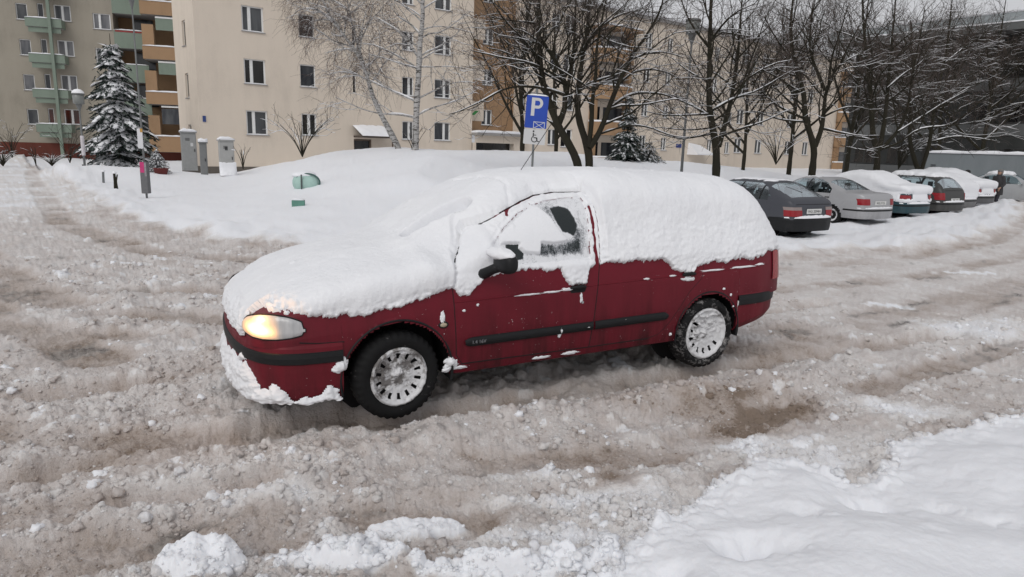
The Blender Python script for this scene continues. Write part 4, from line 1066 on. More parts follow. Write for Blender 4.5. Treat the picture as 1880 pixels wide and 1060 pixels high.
MAT['cover'] = cover_mat('snow_crusted_wheel_cover', .03); MAT['cover_snowy'] = cover_mat('snow_filled_wheel_cover', .10)

def make_wheel(parent, loc, side=1, steer=0.0, R=.29, wd=.175, holes=14, cover=None, tyre=None, rimR=.195, detail=True, pile=0.02):
    """wheel > tyre, wheel_cover; the outer face looks along +y*side"""
    w = empty('wheel', loc, steer); w.parent = parent
    if side < 0: w.rotation_euler = (0, 0, math.pi+steer)
    n = 72 if detail else 28
    hw_ = wd/2
    prof = [(rimR-.012, -hw_+.02), (rimR+.01, -hw_), (R-.04, -hw_-.006), (R-.012, -hw_+.008), (R, -hw_+.03), (R+.002, 0), (R, hw_-.03), (R-.012, hw_-.008), (R-.04, hw_+.006), (R-.065, hw_+.004), (rimR+.01, hw_-.006), (rimR-.006, hw_-.016), (rimR-.02, hw_-.03)]
    if detail:
        V = []
        F = []
        prof2 = prof
        for k, (r, h) in enumerate(prof2):
            for j in range(n*2):
                a = math.pi*j/n; rr_ = r
                if r > R-.02 and abs(h) > .012 and (j % 4 < 1.5): rr_ -= .009          # tread blocks
                V.append((rr_*math.cos(a), h, rr_*math.sin(a)))
        N2 = n*2
        for k in range(len(prof2)-1):
            for j in range(N2): F.append((k*N2+j, (k+1)*N2+j, (k+1)*N2+(j+1) % N2, k*N2+(j+1) % N2))
        t = mk('tyre', V, F, tyre or MAT['tyre'], w, True)
        t.data.shade_smooth()
    else:
        MB().lathe(prof, n, axis='y').build('tyre', tyre or MAT['tyre'], w, True)
    # cover: polar grid, slots punched near its rim
    nr_, na = (26, holes*12) if detail else (8, holes*4)
    V = []; F = []; rads = np.linspace(.0, rimR, nr_); sr, swd = rimR*.70, rimR*.10
    fn = fbm(P3(*(np.array([[r*math.cos(2*math.pi*j/na)*30+parent.location.x*3+loc[0], r*math.sin(2*math.pi*j/na)*30] for r in rads for j in range(na)]).T), z=2.), 3).reshape(nr_, na)
    for i, r in enumerate(rads):
        for j in range(na):
            a = 2*math.pi*j/na; q = r/rimR
            y_ = hw_-.012-.022*(1-q)**.5*(q < .9)+(.016*math.exp(-((q-.93)/.05)**2))-.006*(q < .78)+.012*math.exp(-(q/.28)**2)
            if detail: y_ += .007*fn[i, j]+pile*max(0, fn[i, j]+.15)*(q < .86)*(.5+.5*math.cos(a-1.0))
            V.append((r*math.cos(a), y_, r*math.sin(a)))
    dark = []
    for i in range(nr_-1):
        for j in range(na):
            a = 2*math.pi*(j+.5)/na; r = (rads[i]+rads[i+1])/2; ph = ((a*holes/(2*math.pi)) % 1)-.5
            if abs(r-sr) < rimR*.085 and abs(ph)*2*math.pi*sr/holes < swd*.62:
                if pile <= .02 or math.sin(a-.6) < .15: continue
            F.append((i*na+j, (i+1)*na+j, (i+1)*na+(j+1) % na, i*na+(j+1) % na))
    cv = mk('wheel_cover', V, F, cover or MAT['cover'], w, True)
    MB().lathe([(0.001, hw_-.05), (rimR-.01, hw_-.05)], 24, axis='y', cap=False).build('slot_shade_disc', MAT['dark_gap'], w)  # near-black backing disc, paints the shade inside the slots
    return w

# ------------------------------------------------------------------ the dark red estate in the middle of the road
RC = empty('estate_car', (0, 0, 0), 0, 'dark red estate car driving with thick snow on bonnet, windscreen and roof, headlight lit', 'car')
_a = Vector((math.cos(PHI)*math.cos(CPIT), math.sin(PHI)*math.cos(CPIT), math.sin(CPIT))); _n = Vector((math.sin(PHI), -math.cos(PHI), 0))
_x = -_a; _z = _x.cross(_n)
if _z.z < 0: _z = -_z
RC.matrix_world = Matrix(((_x.x, _n.x, _z.x, CX), (_x.y, _n.y, _z.y, CY), (_x.z, _n.z, _z.z, 0), (0, 0, 0, 1))) @ Matrix.Translation((0, -.85, 0))
ZT = [(-.87, .65), (-.85, .69), (-.80, .73), (-.7, .778), (-.5, .845), (-.2, .915), (.1, .955), (.28, .99), (.42, 1.06), (.72, 1.25), (.90, 1.345), (1.05, 1.40), (1.32, 1.432), (1.8, 1.445), (2.6, 1.435), (3.0, 1.41), (3.15, 1.375), (3.25, 1.30), (3.36, 1.16), (3.48, .98), (3.55, .82), (3.57, .70)]
ZBT = [(-.87, .63), (-.8, .695), (-.58, .735), (-.3, .765), (0, .81), (.38, .885), (.6, .93), (.8, .952), (3.2, .955), (3.42, .93), (3.5, .87), (3.57, .68)]
HWT = [(-.87, .60), (-.85, .655), (-.8, .72), (-.72, .785), (-.6, .825), (-.4, .842), (0, .85), (2.8, .85), (3.1, .84), (3.3, .81), (3.42, .77), (3.52, .70), (3.57, .60)]
ZLT = [(-.87, .55), (-.352, .55), (-.35, .255), (2.905, .27), (2.907, .57), (3.57, .57)]
MT = [(-.9, 3.0), (.3, 3.0), (.5, 3.2), (1.0, 3.8), (1.4, 5.0), (3.0, 5.0), (3.3, 4.0), (3.57, 3.5)]
RS = Shape(ZT, ZBT, HWT, ZLT, MT, .50)
WC = [(0.0, .30), (-2.60, .31)]; WR = [.372, .335]
def stations(a, b, step, extra=()):
    s = np.arange(a, b, step); s = np.concatenate([s, [b], extra]); 
    e0 = a+.06*(1-np.cos(np.linspace(0, math.pi/2, 8))); e1 = b-.06*(1-np.cos(np.linspace(0, math.pi/2, 8)))
    return np.unique(np.round(np.concatenate([s, e0, e1]), 5))
st = stations(-.87, 3.57, .0125, (-.353, -.3495, 2.904, 2.908))
P = full_grid(RS, st, 40, 70)
NS, NCc = P.shape[:2]
ins = arch_snap(P, WC, WR)
F = grid_faces(NS, NCc)
fi = ~(ins.ravel()[F].all(1))
Pf = P.reshape(-1, 3)
cen = Pf[F].mean(1); cs, cy_, cz_ = -cen[:, 0], np.abs(cen[:, 1]), cen[:, 2]
zb_c = crv(ZBT, cs); colj = (F[:, 0] % NCc); uj = np.minimum(colj, NCc-1-colj)
upper = uj >= 39
def inp(poly): return in_poly(cs, cz_, poly)
GL_F = [(.70, 1.09), (.823, 1.197), (.972, 1.29), (1.1, 1.34), (1.226, 1.372), (1.384, 1.388), (1.522, 1.386), (1.455, .978), (1.074, .965), (.80, .962), (.705, .985)]
GL_R = [(1.56, .978), (1.63, 1.386), (2.3, 1.38), (2.42, 1.30), (2.50, .98)]
GL_Q = [(2.58, .98), (2.50, 1.30), (2.56, 1.37), (2.98, 1.345), (3.10, 1.26), (3.26, 1.0)]
DR_F = [(.375, .885), (.397, .39), (.44, .325), (1.455, .318), (1.525, .91), (1.60, 1.424), (1.34, 1.421), (1.18, 1.402), (1.044, 1.363), (.928, 1.316), (.835, 1.273), (.714, 1.20), (.55, 1.08)]
DR_R = [(1.455, .318), (2.00, .322), (2.10, .345), (2.20, .43), (2.264, .511), (2.38, .66), (2.50, .76), (2.54, .95), (2.48, 1.34), (2.40, 1.415), (1.60, 1.424), (1.525, .91)]
part = np.zeros(len(F), int)
sidey = cy_ > .42
part[inp(DR_F) & sidey] = 1; part[inp(DR_R) & sidey] = 2
part[upper & (cs < .30+.04*(cy_/.8)**2) & (part == 0) & (cz_ > zb_c+.005)] = 3                                        # bonnet
ws0 = .30+.04*(cy_/.8)**2
part[upper & (cs >= ws0) & (cs < 1.04-.03*(cy_/.6)**2) & (part == 0) & (cz_ > zb_c+.02)] = 4                     # windscreen
part[(cs > 3.17) & (cy_ < .60) & upper & (cz_ > 1.0)] = 5                                                               # rear window
part[(cs > 3.17) & (cy_ < .66) & (part != 5) & (cz_ > .58)] = 6                                                       # tailgate
gf, gr, gq = inp(GL_F) & sidey & upper, inp(GL_R) & sidey & upper, inp(GL_Q) & sidey & upper
part[gf] = 11; part[gr] = 12; part[gq] = 13
left = cen[:, 1] > 0
def piece(name, msk, mat, parent):
    if not (msk & fi).any(): return None
    return sub_mesh(name, Pf, F[msk & fi], mat, parent)[0]
body = piece('body', part == 0, MAT['red_paint'], RC)
hood = piece('bonnet', part == 3, MAT['red_paint'], RC)
piece('windscreen', part == 4, MAT['glass_dark'], RC)
tg = piece('tailgate', part == 6, MAT['red_paint'], RC); piece('rear_window', part == 5, MAT['glass_dark'], tg)
doors = {}
for lf in (True, False):
    doors[lf, 'f'] = piece('front_door', (part == 1) & (left == lf), MAT['red_paint'], RC)
    doors[lf, 'r'] = piece('rear_door', (part == 2) & (left == lf), MAT['red_paint'], RC)
    piece('window', (part == 12) & (left == lf), MAT['glass_dark'], doors[lf, 'r'])
    piece('quarter_window', (part == 13) & (left == lf), MAT['glass_dark'], RC)
    if not lf: piece('window', (part == 11) & (left == lf), MAT['glass_dark'], doors[lf, 'f'])
# the driver's window: its own fine grid, with the frost as its surface pattern
m = NM('frosted_glass', .25, 0, .5)
fr = m.n('ShaderNodeAttribute', attribute_name='frost').outputs['Fac']
sn = m.noise(110, 5, .75); sn2 = m.noise(26, 4, .7, (1, 1, .35))
k = m.math('ADD', fr, m.math('ADD', m.math('MULTIPLY_ADD', sn, 1.1, -.55), m.math('MULTIPLY_ADD', sn2, .9, -.45)))
m.color(m.ramp(k, [(.30, (.010, .016, .017)), (.44, (.10, .11, .12)), (.62, (.42, .43, .45)), (.80, (.75, .76, .78))]))
m.rough(m.ramp(k, [(.3, .12), (.5, .7)])); m.bump(m.math('MINIMUM', k, .9), .5, .006)
gs = np.linspace(.68, 1.54, 170); gzz = np.linspace(.95, 1.40, 90)
GS, GZg = np.meshgrid(gs, gzz, indexing='ij')
ysd = RS.y(GS, GZg)-.012
okv = poly_sd(GS, GZg, GL_F) > -.012
Fg = grid_faces(170, 90); Fg = Fg[okv.ravel()[Fg].all(1)]
Pg = np.stack([-GS, ysd, GZg], -1).reshape(-1, 3)
CLEAR1 = [(1.226, 1.317), (1.301, 1.336), (1.36, 1.314), (1.391, 1.253), (1.397, 1.201), (1.358, 1.135), (1.31, 1.154), (1.27, 1.164), (1.24, 1.224)]
CLEAR2 = [(.805, 1.104), (.902, 1.104), (.928, 1.054), (.914, .999), (.875, .993), (.83, 1.0), (.80, 1.05)]
GREY = [(1.067, 1.10), (1.195, 1.09), (1.40, 1.11), (1.40, 1.00), (1.082, 1.0), (.93, 1.03)]
fro = .86-1.19*sst(-.008, .012, np.maximum(poly_sd(GS, GZg, CLEAR1), poly_sd(GS, GZg, CLEAR2))+.006*perlin(P3(GS*60, GZg*25, 1)))
fro = fro-.42*sst(-.01, .03, poly_sd(GS, GZg, GREY))-.38*sst(.10, .0, np.hypot(GS-1.39, (GZg-1.13)*.6))-.3*sst(.1, .0, np.hypot(GS-1.2, GZg-1.29))
pane, used = sub_mesh('window', Pg, Fg, m.m, doors[True, 'f'])
attr(pane, 'frost', fro.ravel()[used])
# floor and wheel housings
MB().box(-2.9, .70, -.60, .60, .24, .262).build('underbody', MAT['dark_gap'], RC)
for (cx, czz), rad in zip(WC, WR):
    for sd_ in (1, -1):
        V = []; Fz = []; na = 28
        a0, a1 = math.radians(-12), math.radians(192)
        for j in range(na+1):
            a = a0+(a1-a0)*j/na
            for (rr_, yy) in ((rad+.004, .848), (rad-.004, .852), (rad-.012, .842), (rad-.006, .80), (rad+.0, .50)):
                V.append((cx+rr_*math.cos(a), sd_*yy, czz+rr_*math.sin(a)))
        for j in range(na):
            for k_ in range(4): Fz.append((j*5+k_, j*5+k_+1, (j+1)*5+k_+1, (j+1)*5+k_))
        mk('wheel_housing', V, Fz, MAT['black_plastic'], RC, False)
        o = MB().lathe([(.001, 0), (rad+.002, 0)], 28, axis='y', cap=False, origin=(cx, sd_*.50, czz)).build('inner_housing', MAT['dark_gap'], RC)
make_wheel(RC, (0.0, .755, .292), 1, math.radians(5), tyre=MAT['tyre'], cover=MAT['cover'], pile=.016)
make_wheel(RC, (-2.60, .755, .292), 1, 0, tyre=MAT['tyre_snowy'], cover=MAT['cover_snowy'], pile=.045, rimR=.212)
make_wheel(RC, (0.0, -.755, .292), -1, math.radians(5), detail=False); make_wheel(RC, (-2.60, -.755, .292), -1, 0, detail=False)
# bumpers: a cross-section swept round the nose and tail
def bumper(name, path, prof, mats, parent):
    """path of (s, y) on the near side to the centre line; prof of (outset, z, material index); mirrored"""
    pth = [(s, y) for s, y in path]; pth += [(s, -y) for s, y in pth[-2::-1]]
    pts = np.array(pth); t = np.linspace(0, 1, len(pts)); tt = np.linspace(0, 1, 121)
    xs = np.interp(tt, t, pts[:, 0]); ys = np.interp(tt, t, pts[:, 1])
    for _ in range(6): xs[1:-1] = .25*xs[:-2]+.5*xs[1:-1]+.25*xs[2:]; ys[1:-1] = .25*ys[:-2]+.5*ys[1:-1]+.25*ys[2:]
    dx, dy = np.gradient(xs), np.gradient(ys); L = np.hypot(dx, dy); nx, ny = -dy/L, dx/L
    if (nx[60]*(xs[60]-1.3)) < 0: nx, ny = -nx, -ny
    objs = []
    groups = {}
    for k in range(len(prof)-1): groups.setdefault(prof[k][2], []).append(k)
    for mi, ks in groups.items():
        V = []; Fz = []
        for k in ks:
            b = len(V)
            for kk in (k, k+1):
                o_, z_ = prof[kk][0], prof[kk][1]
                for i in range(121):
                    zz = z_(i/120) if callable(z_) else z_
                    V.append((-(xs[i]+nx[i]*o_), ys[i]+ny[i]*o_, zz))
            for i in range(120): Fz.append((b+i, b+i+1, b+121+i+1, b+121+i))
        nm, mt = mats[mi]
        o = mk(nm, V, Fz, mt, parent if not objs else objs[0], True)
        if not objs: objs.append(o)
    return objs[0]
fpath = [(-.352, .846), (-.45, .845), (-.6, .83), (-.72, .785), (-.81, .70), (-.875, .56), (-.91, .38), (-.925, .18), (-.93, 0)]
bumper('front_bumper', fpath, [(-.06, .215, 0), (-.025, .212, 0), (-.012, .235, 0), (0, .30, 0), (.004, .40, 0), (.004, .450, 1), (.014, .456, 1), (.016, .49, 1), (.012, .518, 1), (.004, .523, 0), (.002, .548, 0), (-.006, .568, 0), (-.02, .578, 0), (-.12, .592, 0), (-.2, .60, 0)],
       [('front_bumper', MAT['bumper_paint']), ('bumper_strip', MAT['black_plastic'])], RC)
rpath = [(2.906, .846), (3.05, .845), (3.2, .83), (3.33, .79), (3.44, .72), (3.53, .58), (3.58, .38), (3.60, .15), (3.60, 0)]
rb = lambda t: .285+.09*math.sin(math.pi*min(t, 1-t)*1.6) if min(t, 1-t) < .31 else .375
bumper('rear_bumper', rpath, [(-.1, rb, 0), (-.03, rb, 0), (.0, lambda t: rb(t)+.05, 0), (.004, .50, 1), (.014, .508, 1), (.016, .55, 1), (.012, .583, 1), (.002, .588, 0), (-.004, .60, 0), (-.08, .61, 0)],
       [('rear_bumper', MAT['bumper_paint']), ('bumper_strip', MAT['black_plastic'])], RC)
# panel gaps, mouldings, handles
def side_pts(poly, off=0.0, sgn=1): return [Vector((-s, sgn*(float(RS.y(s, z))+off), z)) for s, z in poly]
def resample(poly, step=.03):
    o = [poly[0]]
    for a_, b_ in zip(poly[:-1], poly[1:]):
        L = math.hypot(b_[0]-a_[0], b_[1]-a_[1]); k_ = max(1, int(L/step))
        for i in range(1, k_+1): o.append((a_[0]+(b_[0]-a_[0])*i/k_, a_[1]+(b_[1]-a_[1])*i/k_))
    return o
seams_f = [DR_F[0:3]+[DR_F[3]], [(1.455, .318), (1.525, .91), (1.60, 1.42)]]
seams_r = [[(1.46, .319), (2.00, .322), (2.10, .345), (2.20, .43), (2.264, .511), (2.38, .66), (2.50, .76), (2.54, .95)]]
for sg in (1, -1):
    m1 = MB()
    for sm_ in seams_f: m1.tube(side_pts(resample(sm_), -.0005, sg), .0034, 5)
    m1.build('door_gap', MAT['dark_gap'], doors[sg > 0, 'f'])
    m1 = MB()
    for sm_ in seams_r: m1.tube(side_pts(resample(sm_), -.0012, sg), .0026, 5)
    m1.build('door_gap', MAT['dark_gap'], doors[sg > 0, 'r'])
    MB().tube(side_pts(resample([(-.60, .585), (-.5, .573), (-.34, .568)]), -.0005, sg), .004, 5).build('bumper_gap', MAT['dark_gap'], RC)
    MB().tube(side_pts(resample([(.43, .322), (1.455, .316), (2.0, .318)]), -.001, sg), .003, 5).build('sill_gap', MAT['dark_gap'], RC)
    MB().tube(side_pts(resample([(.86, 1.284), (.928, 1.314), (1.044, 1.361), (1.18, 1.400), (1.338, 1.419), (1.58, 1.420)], .05), .004, sg), .0055, 6).build('roof_shade_line', MAT['shade_black'], doors[sg > 0, 'f'])  # added dark tube, painting the shadow line under the roof snow
    # waist crease: a slim raised fold of the sheet metal
    for key, a_, b_ in (('f', (.385, .748), (1.50, .780)), ('r', (1.515, .781), (2.52, .802))):
        MB().tube(side_pts(resample([a_, b_], .05), -.0035, sg), .0075, 8).build('waist_crease', MAT['red_paint'], doors[sg > 0, key])
    MB().tube(side_pts(resample([(2.53, .802), (3.25, .822)], .05), -.0035, sg), .0075, 8).build('waist_crease', MAT['red_paint'], RC)
    def strip(name, s0_, s1_, z0_, z1_, th, par, zmid=None):
        V = []; Fz = []; N = 40
        for i in range(N+1):
            s = s0_+(s1_-s0_)*i/N; zc = .470+.018*(s-.45)/1.7; hh = .033
            e = min(1, (i+.25)/3.0) if z0_ else 1; e2 = min(1, (N-i+.25)/3.0) if z1_ else 1
            hh *= math.sqrt(max(.08, 1-(1-min(e, e2))**2))
            for (dz, oo) in ((-hh, 0), (-hh*.85, th), (0, th*1.25), (hh*.85, th), (hh, 0)):
                V.append((-s, sg*(float(RS.y(s, zc+dz))+oo), zc+dz))
        for i in range(N):
            for k_ in range(4): Fz.append((i*5+k_, i*5+k_+1, i*5+k_+6, i*5+k_+5))
        return mk(name, V, Fz, MAT['black_plastic'], par, True)
    sf_ = strip('side_moulding', .455, 1.472, 1, 0, .014, doors[sg > 0, 'f']); strip('side_moulding', 1.487, 2.17, 0, 1, .014, doors[sg > 0, 'r'])
    if sg > 0:
        tb = text_mesh('badge', '1.4 16V', .034, simple('badge_silver', (.20, .20, .21), .4), sf_, 'LEFT')
        tb.location = (-.50, float(RS.y(.55, .47))+.0185, .460); tb.rotation_euler = (math.radians(90), 0, math.radians(180))
    # handles
    for key, s_, z_ in (('f', 1.335, .775), ('r', 2.365, .80)):
        d_ = doors[sg > 0, key]
        hb = MB(); n_ = 14; yy = float(RS.y(s_, z_))
        ring = [(-s_+.068*math.cos(2*math.pi*i/28), z_-.012+.040*math.sin(2*math.pi*i/28)*(1 if math.sin(2*math.pi*i/28) < 0 else .5)) for i in range(28)]
        hb.add([(x_, sg*(yy+.002), z__) for x_, z__ in ring], [tuple(range(28))])
        cup = hb.build('handle_recess', MAT['dark_gap'], d_)
        hd = MB()
        for i in range(13):
            pass
        hd.tube([(-s_+.066-.132*i/12, sg*(yy+.004+.016*math.sin(math.pi*i/12)), z_+.002+.006*math.sin(math.pi*i/12)) for i in range(13)], [.008+.007*math.sin(math.pi*i/12) for i in range(13)], 8).build('door_handle', MAT['black_plastic'], d_, True)
    MB().lathe([(.001, .0), (.010, .0), (.010, -.004), (.006, -.004)], 14, axis='y', origin=(-1.378, sg*(float(RS.y(1.378, .664))+.002), .664)).build('door_lock', simple('lock_steel', (.3, .3, .32), .35), doors[sg > 0, 'f'])
    # side repeater lamp
    yy = float(RS.y(.305, .608))
    V = MB(); V.lathe([(.001, .012), (.016, .010), (.024, .004), (.028, -.004)], 16, axis='y'); o = V.build('side_indicator', simple('repeater_lens', (.42, .36, .26), .25), RC, True)
    for v in o.data.vertices: v.co.y *= sg; v.co.z *= .62
    o.location = (-.305, sg*yy, .608)
    V = MB(); V.lathe([(.001, .004), (.034, .003), (.038, -.003)], 18, axis='y'); o = V.build('indicator_frame', MAT['black_plastic'], RC, True)
    for v in o.data.vertices: v.co.y *= sg; v.co.z *= .66
    o.location = (-.305, sg*yy, .608)
# headlights
def nose_pt(u, z, off):
    """u 0 at the outer rear tip of the lamp .. 1 at its inner end, following the plan curve of the nose"""
    path = np.array([(-.565, .822), (-.64, .806), (-.72, .775), (-.79, .722), (-.84, .655), (-.872, .57), (-.885, .50)])
    t = np.linspace(0, 1, len(path)); s = np.interp(u, t, path[:, 0]); y = np.interp(u, t, path[:, 1])
    ds = np.interp(u+.02, t, path[:, 0])-np.interp(u-.02, t, path[:, 0]); dy = np.interp(u+.02, t, path[:, 1])-np.interp(u-.02, t, path[:, 1])
    L = math.hypot(ds, dy)+1e-9; ns, ny = dy/L, -ds/L
    if ny < 0: ns, ny = -ns, -ny
    lean = -.18*(z-.60)
    return (-(s+ns*(off+lean)), y+ny*(off+lean), z)
ms = NM('lamp_lens', .08, 0, .5); ms.color((.62, .62, .62)); ms.b.inputs['Emission Color'].default_value = (1, .62, .25, 1)
ma = ms.n('ShaderNodeAttribute', attribute_name='glow').outputs['Fac']
ms.l(ms.ramp(ma, [(0, (.6, .30, .08)), (.5, (1.0, .42, .075)), (1, (1.0, .70, .28))]), ms.b.inputs['Emission Color'])
ms.l(ms.math('MULTIPLY', ma, 2.0), ms.b.inputs['Emission Strength'])
ms.color(ms.mix(ms.noise(40, 3, .5, (1, 1, .1)), (.30, .30, .31), (.58, .58, .58)))
for sg in (1, -1):
    NU, NZ = 44, 18; V = []; G = []
    for i in range(NU+1):
        u = i/NU
        zc_t = .664+.092*math.sin(math.pi*min(1, .06+u*.94))**.62*(1-.12*u) if u < .97 else .67
        zc_b = .655-.052*math.sin(math.pi*min(1, .05+u*.93))**.55
        if u < .03: zc_t, zc_b = .668, .648
        for j in range(NZ+1):
            z = zc_b+(zc_t-zc_b)*j/NZ
            q = min(1, 4*min(j/NZ, 1-j/NZ))*min(1, 8*min(u+.02, 1-u+.02))
            p_ = nose_pt(u, z, .002+.016*math.sqrt(max(q, 0)))
            V.append((p_[0], sg*p_[1], p_[2]))
            g_ = math.exp(-(((u-.56)/.20)**2+((z-.655-.06*(u-.5))/.035)**2))+.55*math.exp(-(((u-.62)/.26)**2+((z-.67)/.06)**2))*(u > .30)
            g_ = g_*(1 if u > .33 else max(0, (u-.25)/.08)*.8); G.append(g_*(1.0 if sg > 0 else .6))
    Fz = grid_faces(NU+1, NZ+1)
    o = mk('headlight', V, [tuple(f) for f in Fz], ms.m, RC, True); attr(o, 'glow', G)
    rim = [V[i*(NZ+1)+NZ] for i in range(NU+1)]+[V[i*(NZ+1)] for i in range(NU, -1, -1)]
    MB().tube(rim+[rim[0]], .0055, 6).build('lamp_seal', MAT['dark_gap'], o)
    ld = bpy.data.lights.new('bulb', 'POINT'); ld.energy = 1.1 if sg > 0 else .4; ld.color = (1, .50, .16); ld.shadow_soft_size = .03
    lo = bpy.data.objects.new('bulb', ld); COL.objects.link(lo); lo.parent = o
    q_ = nose_pt(.55, .735, .06); lo.location = (q_[0], sg*q_[1], q_[2])
# tail lamps
mt_ = simple('tail_lamp_red', (.30, .012, .018), .2)
for sg in (1, -1):
    V = []; NU, NZ = 14, 14
    for i in range(NU+1):
        s = 3.33+(3.53-3.33)*i/NU
        for j in range(NZ+1):
            z = .685+(.93-.685)*j/NZ; ss_ = min(s-.05*(z-.685)/.25*(i/NU), 3.54)
            V.append((-ss_, sg*(float(RS.y(ss_, min(z, float(crv(ZT, ss_))-.01)))+.010), z))
    mk('tail_lamp', V, [tuple(f) for f in grid_faces(NU+1, NZ+1)], mt_, RC, True)
# door mirrors
def superell(cx, cy, cz, a, b, c, e=2.6, n=22, taper=0, rot=0):
    V = []; 
    for i in range(n+1):
        ph = -math.pi/2+math.pi*i/n
        for j in range(2*n):
            th_ = math.pi*j/n
            f = lambda v: math.copysign(abs(v)**(2/e), v)
            x_, y_, z_ = f(math.cos(ph))*f(math.cos(th_)), f(math.cos(ph))*f(math.sin(th_)), f(math.sin(ph))
            k_ = 1+taper*y_
            X_, Y_ = a*x_*k_, b*y_
            V.append((cx+X_*math.cos(rot)-Y_*math.sin(rot), cy+X_*math.sin(rot)+Y_*math.cos(rot), cz+c*z_*k_))
    Fz = [(i*2*n+j, i*2*n+(j+1) % (2*n), (i+1)*2*n+(j+1) % (2*n), (i+1)*2*n+j) for i in range(n) for j in range(2*n)]
    return V, Fz
for sg in (1, -1):
    V, Fz = superell(-.675, .985, 1.015, .052, .108, .066, 2.7, 20, .10, .12)
    V = [(x_, sg*y_, z_-.10*(y_-.985)*-.3) for x_, y_, z_ in V]
    mo = mk('door_mirror', V, Fz, MAT['black_plastic'], RC, True)
    MB().tube([(-.585, sg*.80, .915), (-.60, sg*.84, .928), (-.635, sg*.90, .965), (-.66, sg*.94, .985)], [.040, .036, .032, .035], 12).build('mirror_arm', MAT['black_plastic'], mo, True)
    V, Fz = superell(-.665, .945, 1.068, .062, .135, .040, 2.3, 22, -.15, .12)
    V = np.array(V); nn = fbm(V*16, 3)
    V = V+np.stack([nn*.010, nn*.008, np.abs(nn)*.012], -1); V[:, 1] *= sg
    mk('mirror_snow', [tuple(v) for v in V], Fz, MAT['snow'], mo, True)
# number on the tail, wipers are under the snow; the aerial stands at the front of the roof
MB().tube([(-1.22, .10, 1.40), (-1.24, .10, 1.56), (-1.50, .12, 1.93)], .0028, 5).build('aerial', MAT['black_plastic'], RC)
bpy.context.view_layer.update()

